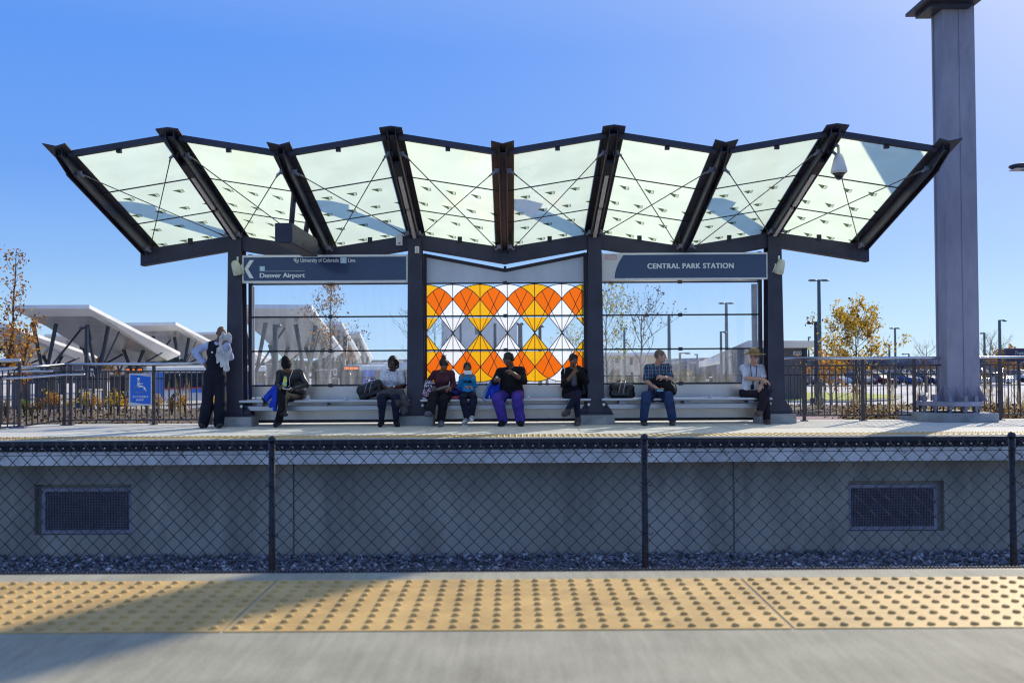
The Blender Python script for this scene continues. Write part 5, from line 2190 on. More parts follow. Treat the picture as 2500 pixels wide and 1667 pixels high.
M['leaf_orange'] = leafmat('orange_leaf', (0.62, 0.26, 0.05))
M['leaf_brown'] = leafmat('brown_leaf', (0.34, 0.17, 0.07))
M['leaf_yellow'] = leafmat('yellow_leaf', (0.80, 0.52, 0.06))
M['leaf_gold'] = leafmat('dark_gold_leaf', (0.46, 0.28, 0.05))
M['leaf_lime'] = leafmat('lime_leaf', (0.55, 0.55, 0.12))
M['leaf_green'] = leafmat('green_leaf', (0.16, 0.24, 0.05))
M['leaf_dark'] = leafmat('dark_pod', (0.06, 0.035, 0.03), 0.2)
M['leaf_red'] = leafmat('red_leaf', (0.55, 0.10, 0.10))
M['bark'] = mat('grey_bark', (0.23, 0.19, 0.17), 0.9, 0, 0.2, 12, bump=0.3, bscale=40)
M['bark_dark'] = mat('dark_bark', (0.085, 0.06, 0.055), 0.9, 0, 0.2, 12)
M['straw'] = leafmat('straw_blade', (0.55, 0.44, 0.24))


def leaves(name, pts, size, mats, weights, seed, parent, spread, n):
    r_ = np.random.default_rng(seed)
    pts = np.array(pts)
    idx = r_.integers(0, len(pts), n)
    c = pts[idx] + r_.normal(0, spread, (n, 3))
    a = r_.normal(0, 1, (n, 3))
    a /= np.linalg.norm(a, axis=1)[:, None]
    b = np.cross(a, r_.normal(0, 1, (n, 3)))
    b /= np.linalg.norm(b, axis=1)[:, None]
    s = size * r_.uniform(0.55, 1.25, (n, 1))
    a = a * s
    b = b * s * 0.55
    V_ = np.stack([c - a, c - a * 0.1 + b, c + a, c - a * 0.1 - b], 1).reshape(-1, 3)
    off = Vector((0, 0, 0))
    p = parent
    while p is not None:
        off += p.location
        p = p.parent
    V_ = V_ - np.array(off[:])
    F_ = np.arange(4 * n).reshape(n, 4)
    me = fast_mesh(name, V_, F_, mats, r_.choice(len(mats), n, p=weights))
    o = bpy.data.objects.new(name, me)
    COL.objects.link(o)
    o.parent = parent
    return o


def tree(label, base, H, spread, mats, weights, nleaf, seed, leaf=0.05, r0=0.05, first=0.25, bark='bark', lean=(0, 0), nb=16, up=0.6, name='young_tree', group=None, lspread=0.10, sub=4, tri=5, low=False):
    rr = random.Random(seed)
    t = thing(name, label, 'tree', base, group)
    base = Vector(base)
    trunk = []
    n = 10
    for k in range(n + 1):
        f = k / n
        trunk.append(base + Vector((lean[0] * f ** 1.3 + rr.uniform(-1, 1) * H * 0.008, lean[1] * f + rr.uniform(-1, 1) * H * 0.008, H * f)))
    mb = MB()
    mb.tube(trunk, [r0 * (1 - 0.85 * k / n) for k in range(n + 1)], 8)
    mb.build('trunk', M[bark], t, smooth=True)
    mb = MB()
    tips = []

    def twig(p, d, L, r, dep):
        pts = [p]
        m_ = 5
        for k in range(m_):
            d = (d + Vector((rr.uniform(-1, 1), rr.uniform(-1, 1), rr.uniform(-0.5, 1) * 0.6)) * 0.24).normalized()
            pts.append(pts[-1] + d * L / m_)
        mb.tube(pts, [max(0.0025, r * (1 - 0.7 * k / m_)) for k in range(m_ + 1)], tri, caps=False)
        if dep == 0:
            tips.extend(pts[2:])
            return
        for k in range(sub):
            q = pts[rr.randint(2, m_)]
            e = (d + Vector((rr.uniform(-1, 1), rr.uniform(-1, 1), rr.uniform(-0.3, 0.9))) * 0.95).normalized()
            twig(q, e, L * rr.uniform(0.4, 0.65), r * 0.5, dep - 1)

    for k in range(nb):
        f = first + (0.97 - first) * (k + rr.random() * 0.5) / nb
        i = min(n - 1, int(f * n))
        p = trunk[i].lerp(trunk[i + 1], f * n - i)
        a = k * 2.4 + rr.uniform(-.4, .4)
        w = math.sin(PI * min(1, (f - first) / (1 - first) * 0.75 + 0.25)) ** 0.7
        d = Vector((math.cos(a), math.sin(a), up + 0.5 * f)).normalized()
        twig(p, d, spread * (0.45 + 0.6 * w) * rr.uniform(0.8, 1.15), r0 * 0.34 * (1 - 0.5 * f), 2 if spread > 0.5 else 1)
    mb.build('branches', M[bark], t, smooth=True)
    if low:
        tips = [p for p in tips if rr.random() < (1.05 - ((p.z - base.z) / H)) ** 1.5 + 0.10]
    if nleaf:
        leaves('crown', [p[:] for p in tips], leaf, mats, weights, seed, t, lspread, nleaf)
    return t


def at(u, D, z=-0.08):
    return (X(u, D), D, z)


tree('narrow autumn tree with orange brown leaves at the left edge', at(20, 23.5), P(40, 612, 23.5).z + 0.1, 0.30, [M['leaf_orange'], M['leaf_brown'], M['leaf_yellow']], [.45, .4, .15], 950, 3,
     leaf=0.045, r0=0.045, first=0.22, bark='bark_dark', lean=(0.18, 0), nb=18, up=1.2, name='autumn_tree', sub=3, low=True)
tree('leaning orange side stem beside the narrow autumn tree', at(44, 23.2), P(70, 785, 23.2).z + 0.1, 0.22, [M['leaf_orange'], M['leaf_brown'], M['leaf_yellow']], [.5, .3, .2], 480, 4,
     leaf=0.045, r0=0.03, first=0.3, bark='bark_dark', lean=(0.32, 0), nb=9, up=1.0, name='autumn_tree', sub=3)
tree('pale barked tree with sparse orange leaves seen through the left glass bay', at(803, 25), P(830, 655, 25).z + 0.1, 0.62, [M['leaf_brown'], M['leaf_orange'], M['leaf_yellow']], [.5, .4, .1], 1150, 12,
     leaf=0.042, r0=0.042, first=0.26, bark='bark', lean=(0.1, 0), nb=15, up=0.9, name='autumn_tree', sub=3)
tree('bare tree half hidden behind the column right of the woman in the white top', at(1012, 30), P(1012, 780, 30).z + 0.1, 0.75, [], [], 0, 14, r0=0.03, first=0.3, bark='bark', nb=14, up=0.8, name='bare_tree', sub=4)
tree('thin tree with lime yellow leaves behind the right-hand column of the middle bay', at(1480, 28), P(1490, 740, 28).z + 0.1, 0.95, [M['leaf_lime'], M['leaf_yellow'], M['leaf_green']], [.5, .35, .15], 1100, 15,
     leaf=0.042, r0=0.035, first=0.25, bark='bark', nb=16, up=0.8, name='autumn_tree', sub=4, lspread=0.07)
tree('spreading bare tree with dark seed pods seen through the right glass bay', at(1566, 27), P(1580, 770, 27).z + 0.1, 1.05, [M['leaf_dark'], M['leaf_brown']], [.75, .25], 260, 21,
     leaf=0.035, r0=0.055, first=0.42, bark='bark', nb=9, up=1.0, name='bare_tree', sub=4, lspread=0.03)
tree('young tree full of yellow leaves right of the shelter', at(2090, 26), P(2088, 805, 26).z + 0.1, 0.85, [M['leaf_yellow'], M['leaf_gold'], M['leaf_dark']], [.78, .17, .05], 2900, 33,
     leaf=0.045, r0=0.038, first=0.30, bark='bark_dark', nb=24, up=0.55, name='autumn_tree', sub=4, lspread=0.06)
tree('small yellowish tree seen through the art glass at its right end', at(1398, 30), P(1395, 820, 30).z + 0.1, 0.6, [M['leaf_lime'], M['leaf_yellow']], [.6, .4], 320, 41, leaf=0.04, r0=0.03, nb=10, name='autumn_tree')
tree('bare tree seen through the art glass at its left end', at(1062, 32), P(1062, 790, 32).z + 0.1, 0.6, [], [], 0, 42, r0=0.03, nb=10, name='bare_tree', bark='bark')
tree('small bare tree far away left of the big grey pole', at(2262, 95, GZ), P(2262, 850, 95).z - GZ, 1.7, [], [], 0, 43, r0=0.14, nb=12, name='bare_tree', bark='bark', tri=4)
tree('small bare tree far away right of the big grey pole', at(2418, 95, GZ), P(2418, 835, 95).z - GZ, 2.0, [], [], 0, 44, r0=0.15, nb=13, name='bare_tree', bark='bark', tri=4)
tree('low autumn bush-like tree in front of the 8200 building', at(2030, 60, GZ), 2.6, 1.3, [M['leaf_orange'], M['leaf_gold']], [.5, .5], 700, 45, leaf=0.12, r0=0.08, nb=12, name='autumn_tree', tri=4)
tree('orange autumn tree far behind the Transit office sign', at(2452, 120, GZ), 3.2, 1.8, [M['leaf_orange'], M['leaf_gold']], [.6, .4], 900, 46, leaf=0.2, r0=0.1, nb=12, name='autumn_tree', tri=4)
tree('orange autumn tree far behind the B1 pylon', at(256, 110, GZ), 3.6, 1.6, [M['leaf_orange'], M['leaf_gold']], [.6, .4], 700, 47, leaf=0.18, r0=0.1, nb=12, name='autumn_tree', tri=4)

# wooden stakes
M['wood'] = mat('weathered_stake', (0.36, 0.27, 0.20), 0.85, 0, 0.15, 8)
for u0, u1, D, v, lab in ((2039, 2042, 26.4, 905, 'upright wooden stake left of the yellow tree'), (2128, 2120, 26.3, 915, 'leaning wooden stake right of the yellow tree')):
    mb = MB()
    mb.tube([(X(u1, D) + (0.04 if u1 < u0 else 0), D, -0.12), P(u0, v, D)], 0.028, 7)
    tag(mb.build('tree_stake', M['wood'], smooth=True), lab, 'stake', 'stakes beside the yellow tree')


def shrub(label, x, y, h, w, mats, weights, n, seed, name='shrub', leaf=0.03, group='autumn shrubs in the planting bed', cat='shrub'):
    rr = random.Random(seed)
    t = thing(name, label, cat, (x, y, -0.08), group)
    mb = MB()
    tips = []
    for k in range(12):
        a = rr.uniform(0, 6.28)
        e = Vector((x + math.cos(a) * w * rr.uniform(.2, 1), y + math.sin(a) * w * rr.uniform(.2, 1), -0.08 + h * rr.uniform(0.6, 1)))
        m_ = Vector((x + (e.x - x) * 0.4, y + (e.y - y) * 0.4, -0.08 + h * 0.5))
        mb.tube([(x, y, -0.1), m_, e], [0.008, 0.006, 0.003], 4, caps=False)
        tips += [m_[:], e[:], (m_.lerp(e, .5))[:], m_.lerp(e, .75)[:]]
    mb.build('stems', M['bark_dark'], t)
    leaves('leaves', tips, leaf, mats, weights, seed, t, w * 0.18, n)
    return t


def grass(label, x, y, h, n, seed, plume=True, name='ornamental_grass', m='straw', lean=0.25):
    rr = random.Random(seed)
    t = thing(name, label, 'grass', (x, y, -0.08), 'dry ornamental grasses in the planting bed')
    mb = MB()
    tips = []
    for k in range(n):
        a = rr.uniform(0, 6.28)
        l = h * rr.uniform(0.5, 1.0)
        o = Vector((x + rr.uniform(-.07, .07), y + rr.uniform(-.07, .07), -0.09))
        d = Vector((math.cos(a), math.sin(a), 0)) * lean * 1.8 * l * rr.uniform(0.2, 1.2)
        p1 = o + d * 0.3 + Vector((0, 0, l * 0.6))
        p2 = o + d + Vector((0, 0, l))
        w = Vector((0.006, 0.002, 0))
        mb.add([o - w, o + w, p1 + w, p1 - w, p2], [(0, 1, 2, 3), (3, 2, 4)])
        if plume and l > 0.8 * h:
            tips.append(p2)
    mb.build('blades', M[m], t)
    if tips:
        mb = MB()
        for p in tips[:14]:
            mb.tube([p - Vector((0, 0, 0.12)), p - Vector((0, 0, 0.03)), p + Vector((0.01, 0, 0.10))], [0.004, 0.016, 0.003], 5)
        mb.build('plumes', M[m], t)
    return t


cols = {'orange': ([M['leaf_orange'], M['leaf_yellow']], [.6, .4]), 'yellow': ([M['leaf_yellow'], M['leaf_lime']], [.7, .3]), 'red': ([M['leaf_red'], M['leaf_brown'], M['leaf_green']], [.3, .3, .4]),
        'green': ([M['leaf_green'], M['leaf_lime']], [.7, .3]), 'brown': ([M['leaf_brown'], M['leaf_gold']], [.6, .4])}
sh = [(15, 22.5, .42, 'red', 'low reddish shrub behind the railing at the left edge'), (60, 24, .34, 'green', 'green shrub beside the thick corner post'), (78, 23, .30, 'red', 'small red flecked shrub right of the corner post'),
      (98, 25, .32, 'brown', 'brown shrub left of the first orange shrub'), (122, 23, .62, 'orange', 'tall orange shrub between the two ramp railing posts'), (143, 24, .48, 'orange', 'orange shrub just left of the paired railing posts'),
      (172, 25, .30, 'yellow', 'small yellow shrub behind the paired railing posts'), (205, 23.5, .55, 'yellow', 'yellow shrub below the silver cabinet'), (222, 23, .50, 'orange', 'broad orange shrub left of the ramp sign'),
      (243, 25, .34, 'orange', 'small orange shrub second left of the ramp sign'), (272, 23.2, .52, 'yellow', 'golden shrub just left of the ramp sign'), (288, 22.8, .62, 'yellow', 'tall yellow shrub touching the left side of the ramp sign'),
      (308, 24, .36, 'orange', 'orange shrub under the left edge of the ramp sign'), (358, 23, .45, 'yellow', 'yellow shrub under the right edge of the ramp sign'), (385, 24, .42, 'orange', 'orange shrub right of the railing post by the ramp sign'),
      (420, 23.6, .36, 'brown', 'brown shrub in the middle of the right half of the left railing'), (452, 23.5, .46, 'orange', 'orange shrub left of the standing man'), (515, 24, .5, 'yellow', 'yellow shrub seen between the legs of the standing man'),
      (545, 23, .42, 'yellow', 'yellow shrub between the standing man and the left column')]
for k, (u, D, h, c, lab) in enumerate(sh):
    shrub(lab, X(u, D), D, h + 0.05, 0.16, cols[c][0], cols[c][1], 135, 100 + k)
gl = [(445, 24, .80, 'tall straw grass left of the standing man')]
gr_ = [(1998, 25, .62, 'straw grass clump beside the first right railing post'), (2076, 23, .55, 'dry grass clump at the foot of the yellow tree'), (2097, 24.5, 1.15, 'tall plumed grass right of the yellow tree trunk'), (2172, 25, 1.2, 'tall plumed grass midway along the right railing'),
       (2140, 22.5, .34, 'low dry grass left of the third railing post'), (2200, 22.5, .42, 'low dry grass between the third railing post and the grey pole'), (2240, 24, .75, 'straw grass left of the base of the grey pole'), (2262, 23, .6, 'straw grass behind the left of the pole footing'),
       (2300, 24, .5, 'straw grass behind the anchor bolts, left'), (2345, 24, .5, 'straw grass behind the anchor bolts, centre'), (2385, 23.5, .55, 'straw grass behind the anchor bolts, right'),
       (2405, 25, .95, 'tall straw grass just right of the grey pole'), (2420, 25.4, .9, 'second tall straw grass right of the grey pole'), (2460, 23, .55, 'low straw grass right of the last railing post'), (2490, 24, 1.0, 'tall straw grass at the right edge')]
for k, (u, D, h, lab) in enumerate(gl + gr_):
    grass(lab, X(u, D), D, h, 18 if h > .6 else 30, 300 + k, plume=h > 0.6)

# low brown ground cover and leaf litter
r_ = np.random.default_rng(9)
pts = np.stack([r_.uniform(-14, 14, 5200), BE + 0.15 + r_.uniform(0, 1, 5200) ** 1.4 * 7.5, r_.uniform(-0.06, 0.0, 5200)], 1)
keep = ~((pts[:, 0] > X(1900, 19)) & (pts[:, 0] < X(2062, 19)) & (pts[:, 1] < 21.5))
o = leaves('leaf_litter', pts[keep], 0.035, [M['leaf_brown'], M['leaf_dark'], M['straw'], M['leaf_green']], [.25, .40, .27, .08], 9, None, 0.01, 11000)
tag(o, 'brown leaf litter and bark on the planting bed', 'leaf litter', kind='stuff')
pts = np.stack([r_.uniform(X(2075, 20), X(2520, 20), 500), 19.4 + r_.uniform(0, 1, 500) * 1.6, r_.uniform(-0.03, 0.13, 500)], 1)
o = leaves('ground_cover', pts, 0.03, [M['leaf_dark'], M['straw'], M['leaf_brown']], [.4, .42, .18], 10, None, 0.05, 6500)
tag(o, 'dry brown ground cover plants behind the right railing', 'ground cover', kind='stuff')
# ------------------------------------------------------------------ people: signed distance fields turned into one surface each
class SDF:
    def __init__(s, lo, hi, h):
        s.h = h
        s.lo = np.array(lo, dtype=np.float64)
        s.n = np.maximum(4, np.ceil((np.array(hi) - s.lo) / h).astype(int) + 1)
        s.F = np.full(tuple(s.n), 1.0, np.float32)

    def region(s, lo, hi):
        a = np.clip(np.floor((lo - s.lo) / s.h).astype(int), 0, s.n)
        b = np.clip(np.ceil((hi - s.lo) / s.h).astype(int) + 1, 0, s.n)
        if (b - a).min() <= 0:
            return None
        g = [s.lo[k] + s.h * np.arange(a[k], b[k]) for k in range(3)]
        Xg, Yg, Zg = np.meshgrid(*g, indexing='ij')
        return (slice(a[0], b[0]), slice(a[1], b[1]), slice(a[2], b[2])), Xg, Yg, Zg

    def blend(s, sl, d, k, op):
        A = s.F[sl]
        d = d.astype(np.float32)
        if op == 'add':
            h = np.clip(0.5 + 0.5 * (A - d) / k, 0, 1)
            s.F[sl] = A * (1 - h) + d * h - k * h * (1 - h)
        elif op == 'sub':
            h = np.clip(0.5 - 0.5 * (A + d) / k, 0, 1)
            s.F[sl] = A * (1 - h) - d * h + k * h * (1 - h)

    def cone(s, a, b, ra, rb, k=0.02, op='add', flat=None):
        """tapered capsule; flat=(dir, factor) squashes the section along dir"""
        a, b = np.array(a[:]), np.array(b[:])
        m = max(ra, rb) * (flat[1] if flat and flat[1] > 1 else 1) + k * 2 + 0.01
        r = s.region(np.minimum(a, b) - m, np.maximum(a, b) + m)
        if r is None:
            return
        sl, Xg, Yg, Zg = r
        ab = b - a
        L2 = max(1e-9, (ab ** 2).sum())
        px, py, pz = Xg - a[0], Yg - a[1], Zg - a[2]
        t = np.clip((px * ab[0] + py * ab[1] + pz * ab[2]) / L2, 0, 1)
        qx, qy, qz = px - ab[0] * t, py - ab[1] * t, pz - ab[2] * t
        if flat:
            f = np.array(flat[0][:])
            f = f / np.linalg.norm(f)
            c = qx * f[0] + qy * f[1] + qz * f[2]
            c2 = c * (1 / flat[1] - 1)
            qx, qy, qz = qx + f[0] * c2, qy + f[1] * c2, qz + f[2] * c2
        d = np.sqrt(qx ** 2 + qy ** 2 + qz ** 2) - (ra + (rb - ra) * t)
        s.blend(sl, d, k, op)

    def ell(s, c, r, Mx=None, k=0.02, op='add'):
        c = np.array(c[:])
        m = max(r) + 2 * k + 0.01
        g = s.region(c - m, c + m)
        if g is None:
            return
        sl, Xg, Yg, Zg = g
        px, py, pz = Xg - c[0], Yg - c[1], Zg - c[2]
        if Mx is not None:
            A = np.array([[Mx[i][j] for j in range(3)] for i in range(3)])
            px, py, pz = (A[0, 0] * px + A[1, 0] * py + A[2, 0] * pz, A[0, 1] * px + A[1, 1] * py + A[2, 1] * pz, A[0, 2] * px + A[1, 2] * py + A[2, 2] * pz)
        k0 = np.sqrt((px / r[0]) ** 2 + (py / r[1]) ** 2 + (pz / r[2]) ** 2)
        k1 = np.sqrt((px / r[0] ** 2) ** 2 + (py / r[1] ** 2) ** 2 + (pz / r[2] ** 2) ** 2) + 1e-9
        s.blend(sl, k0 * (k0 - 1) / k1, k, op)

    def rbox(s, c, half, r, Mx=None, k=0.02):
        c = np.array(c[:])
        m = float(np.linalg.norm(half)) + r + 2 * k
        g = s.region(c - m, c + m)
        sl, Xg, Yg, Zg = g
        px, py, pz = Xg - c[0], Yg - c[1], Zg - c[2]
        if Mx is not None:
            A = np.array([[Mx[i][j] for j in range(3)] for i in range(3)])
            px, py, pz = (A[0, 0] * px + A[1, 0] * py + A[2, 0] * pz, A[0, 1] * px + A[1, 1] * py + A[2, 1] * pz, A[0, 2] * px + A[1, 2] * py + A[2, 2] * pz)
        qx, qy, qz = np.abs(px) - half[0], np.abs(py) - half[1], np.abs(pz) - half[2]
        d = np.sqrt(np.maximum(qx, 0) ** 2 + np.maximum(qy, 0) ** 2 + np.maximum(qz, 0) ** 2) + np.minimum(np.maximum(qx, np.maximum(qy, qz)), 0) - r
        s.blend(sl, d, k, 'add')

    def plane(s, p, n):
        """cut away everything on the +n side"""
        n = np.array(n[:]) / np.linalg.norm(np.array(n[:]))
        g = [s.lo[k] + s.h * np.arange(s.n[k]) for k in range(3)]
        d = ((g[0] - p[0]) * n[0])[:, None, None] + ((g[1] - p[1]) * n[1])[None, :, None] + ((g[2] - p[2]) * n[2])[None, None, :]
        s.F = np.maximum(s.F, d.astype(np.float32))

    def folds(s, amp, freq, seed):
        r = np.random.default_rng(seed)
        g = [s.lo[k] + s.h * np.arange(s.n[k]) for k in range(3)]
        w = np.zeros_like(s.F)
        for q in range(4):
            f = r.normal(0, 1, 3) * np.array([1, 1, 0.8])
            f = f / np.linalg.norm(f) * freq * (0.7 + 0.5 * q)
            ph = (g[0] * f[0])[:, None, None] + (g[1] * f[1])[None, :, None] + (g[2] * f[2])[None, None, :] + r.uniform(0, 6)
            ph = ph + 1.3 * np.sin(0.6 * ph.mean() + (g[2] * freq * 0.3)[None, None, :])
            w += np.sin(ph).astype(np.float32) / (1 + 0.6 * q)
        s.F += w * amp

    def mesh(s, name, mats, parent=None):
        Fv = s.F
        Fv[0], Fv[-1] = 1, 1
        Fv[:, 0], Fv[:, -1] = 1, 1
        Fv[:, :, 0], Fv[:, :, -1] = 1, 1
        ins = Fv < 0
        n = np.array(Fv.shape) - 1
        cnt = np.zeros(tuple(n), np.int8)
        for dx in (0, 1):
            for dy in (0, 1):
                for dz in (0, 1):
                    cnt += ins[dx:dx + n[0], dy:dy + n[1], dz:dz + n[2]]
        act = np.argwhere((cnt > 0) & (cnt < 8))
        idx = -np.ones(tuple(n), np.int32)
        idx[act[:, 0], act[:, 1], act[:, 2]] = np.arange(len(act))
        acc = np.zeros((len(act), 3))
        num = np.zeros(len(act))
        cor = [(0, 0, 0), (1, 0, 0), (0, 1, 0), (1, 1, 0), (0, 0, 1), (1, 0, 1), (0, 1, 1), (1, 1, 1)]
        val = [Fv[act[:, 0] + c[0], act[:, 1] + c[1], act[:, 2] + c[2]] for c in cor]
        for i in range(8):
            for j in range(i + 1, 8):
                if sum(abs(cor[i][q] - cor[j][q]) for q in range(3)) != 1:
                    continue
                m = (val[i] < 0) != (val[j] < 0)
                t = np.where(m, val[i] / np.where(m, val[i] - val[j], 1), 0)
                for q in range(3):
                    acc[:, q] += np.where(m, cor[i][q] + (cor[j][q] - cor[i][q]) * t, 0)
                num += m
        V_ = s.lo + s.h * (act + acc / num[:, None])
        faces = []
        for ax in range(3):
            o1, o2 = (ax + 1) % 3, (ax + 2) % 3
            sa = [slice(0, None)] * 3
            sb = [slice(0, None)] * 3
            sa[ax] = slice(0, -1)
            sb[ax] = slice(1, None)
            ch = ins[tuple(sa)] != ins[tuple(sb)]
            e = np.argwhere(ch)
            e = e[(e[:, o1] > 0) & (e[:, o2] > 0) & (e[:, o1] < n[o1]) & (e[:, o2] < n[o2])]
            if len(e) == 0:
                continue

            def cell(d1, d2):
                c = e.copy()
                c[:, o1] -= d1
                c[:, o2] -= d2
                return idx[c[:, 0], c[:, 1], c[:, 2]]
            q = np.stack([cell(1, 1), cell(0, 1), cell(0, 0), cell(1, 0)], 1)
            inside = ins[e[:, 0], e[:, 1], e[:, 2]]
            q[~inside] = q[~inside][:, ::-1]
            faces.append(q)
        F_ = np.concatenate(faces)
        F_ = F_[(F_ >= 0).all(1)]
        off = Vector((0, 0, 0))
        p = parent
        while p is not None:
            off += p.location
            p = p.parent
        me = fast_mesh(name, V_ - np.array(off[:]), F_, mats, None, True)
        o = bpy.data.objects.new(name, me)
        COL.objects.link(o)
        o.parent = parent
        return o


def fabric(name, c, rough=0.85, **k):
    return mat(name, c, rough, 0, k.pop('var', 0.15), k.pop('scale', 8), bump=0.25, bscale=90, spec=0.25, **k)


def skinmat(name, c):
    m, nt, b = _nt(name)
    b.inputs['Base Color'].default_value = (*c, 1)
    b.inputs['Roughness'].default_value = 0.5
    b.inputs['Subsurface Weight'].default_value = 0.05
    b.inputs['Specular IOR Level'].default_value = 0.4
    n = nt.nodes.new('ShaderNodeTexNoise')
    n.inputs['Scale'].default_value = 18
    rp = nt.nodes.new('ShaderNodeValToRGB')
    rp.color_ramp.elements[0].color = (*[x * 0.82 for x in c], 1)
    rp.color_ramp.elements[1].color = (*[min(1, x * 1.12) for x in c], 1)
    nt.links.new(n.outputs['Fac'], rp.inputs[0])
    nt.links.new(rp.outputs[0], b.inputs['Base Color'])
    return m


SK = {'dark': skinmat('deep_brown_skin', (0.09, 0.044, 0.032)), 'brown': skinmat('brown_skin', (0.19, 0.092, 0.060)), 'mid': skinmat('warm_brown_skin', (0.26, 0.125, 0.075)),
      'pale': skinmat('fair_skin', (0.56, 0.31, 0.22))}
HAIR = {'black': mat('black_hair', (0.012, 0.010, 0.010), 0.55, bump=0.4, bscale=120), 'grey': mat('greying_brown_hair', (0.16, 0.12, 0.09), 0.6, bump=0.4, bscale=120),
        'white': mat('white_hair', (0.6, 0.58, 0.55), 0.6)}
M['eyewhite'] = mat('eye', (0.6, 0.58, 0.55), 0.2, var=0)
M['eyedark'] = mat('iris', (0.02, 0.012, 0.01), 0.15, var=0)
M['lips'] = mat('lips', (0.16, 0.05, 0.045), 0.45)


def frame(f, up=(0, 0, 1)):
    f = Vector(f).normalized()
    u = Vector(up)
    u = (u - f * u.dot(f)).normalized()
    r = f.cross(u)           # person's ... image side vector
    return f, u, r


def lr(a, b, t):
    return a + (b - a) * t


class Person:
    def __init__(s, label, spec):
        s.q = q = spec
        P3 = lambda t: P(*t) if len(t) == 3 else None
        s.j = {k: (P(*v) if isinstance(v, tuple) else [P(*w) for w in v]) for k, v in q['j'].items()}
        s.g = q.get('girth', 1.0)
        s.sc = q.get('scale', 1.0)
        s.ground = q.get('base', s.j['pel'])
        s.t = thing('person', label, 'person', (s.j['pel'].x, s.j['pel'].y, 0))
        allp = []
        for v in s.j.values():
            allp += v if isinstance(v, list) else [v]
        A = np.array([p[:] for p in allp])
        s.lo, s.hi = A.min(0) - 0.24 * max(1, s.g * .8), A.max(0) + 0.24 * max(1, s.g * .8)
        s.lo[2] = max(s.lo[2], -0.02)
        s.face = Vector(q.get('face', (0, -1, -0.1))).normalized()
        s.upv = q.get('up', (0, 0, 1))
        s.body()

    def sub(s, pad=0.0, h=0.010, lo=None, hi=None):
        return SDF(s.lo if lo is None else lo, s.hi if hi is None else hi, h)

    def head(s, S, extra=0.0, only=False):
        c = s.j['head']
        k = s.sc * s.q.get('headscale', 1.0)
        f, u, r = frame(s.face, s.upv)
        Mx = Matrix((r, f, u)).transposed()
        S.ell(c + u * 0.018 * k - f * 0.006 * k, (0.074 * k, 0.094 * k, 0.092 * k), Mx, 0.02)
        S.ell(c - u * 0.045 * k + f * 0.022 * k, (0.056 * k, 0.066 * k, 0.066 * k), Mx, 0.025)
        S.ell(c - u * 0.088 * k + f * 0.055 * k, (0.026 * k, 0.024 * k, 0.020 * k), Mx, 0.025)
        # brow, nose, lips, cheeks, ears
        S.cone(c + u * 0.022 * k + f * 0.083 * k - r * 0.035 * k, c + u * 0.022 * k + f * 0.083 * k + r * 0.035 * k, 0.010 * k, 0.010 * k, 0.012)
        S.cone(c + u * 0.012 * k + f * 0.090 * k, c - u * 0.028 * k + f * 0.107 * k, 0.008 * k, 0.013 * k, 0.010)
        S.ell(c - u * 0.033 * k + f * 0.096 * k, (0.020 * k, 0.012 * k, 0.009 * k), Mx, 0.008)
        S.ell(c - u * 0.061 * k + f * 0.088 * k, (0.026 * k, 0.011 * k, 0.010 * k), Mx, 0.006)
        for sd in (-1, 1):
            S.ell(c + f * 0.089 * k + u * 0.000 * k + r * sd * 0.031 * k, (0.017 * k, 0.010 * k, 0.010 * k), Mx, 0.010, 'sub')
            S.ell(c - u * 0.022 * k + f * 0.066 * k + r * sd * 0.040 * k, (0.020 * k, 0.018 * k, 0.020 * k), Mx, 0.015)
            S.ell(c - u * 0.012 * k - f * 0.004 * k + r * sd * 0.078 * k, (0.011 * k, 0.019 * k, 0.032 * k), Mx, 0.006)
        nk = s.j['neck']
        S.cone(c - u * 0.055 * k - f * 0.012 * k, nk - Vector((0, 0, 0.03)), 0.052 * k, 0.058 * k * s.q.get('neckw', 1), 0.03)

    def hand(s, S, wr, d, nrm, side, curl=0.5, k=1.0, grip=None):
        d, n_, r = frame(d, nrm)       # d: fingers, n_: back of hand
        Mx = Matrix((r, d, n_)).transposed()
        S.cone(wr, wr + d * 0.03 * k, 0.026 * k, 0.028 * k, 0.015, flat=(n_, 0.72))
        pc = wr + d * 0.055 * k
        S.ell(pc, (0.041 * k, 0.047 * k, 0.019 * k), Mx, 0.012)
        lens = (0.066, 0.076, 0.071, 0.056)
        for q in range(4):
            o = (q - 1.5) * 0.0195 * k
            b = wr + d * (0.090 - abs(q - 1.2) * 0.004) * k + r * o * side
            c1 = curl * (0.8 + 0.12 * q)
            d1 = (d * math.cos(c1) - n_ * math.sin(c1) + r * (q - 1.5) * 0.06 * side).normalized()
            m_ = b + d1 * lens[q] * 0.55 * k
            c2 = c1 * 2.1
            d2 = (d * math.cos(c2) - n_ * math.sin(c2)).normalized()
            e = m_ + d2 * lens[q] * 0.5 * k
            S.cone(b, m_, 0.0095 * k, 0.0088 * k, 0.004)
            S.cone(m_, e, 0.0086 * k, 0.0075 * k, 0.003)
        tb = wr + d * 0.032 * k - r * side * 0.030 * k - n_ * 0.004
        t1 = tb + (d * 0.6 - r * side * 0.7 - n_ * 0.35).normalized() * 0.036 * k
        t2 = t1 + (d * 0.9 - r * side * 0.15 - n_ * 0.5).normalized() * 0.030 * k
        S.cone(tb, t1, 0.0135 * k, 0.0115 * k, 0.008)
        S.cone(t1, t2, 0.0108 * k, 0.009 * k, 0.003)

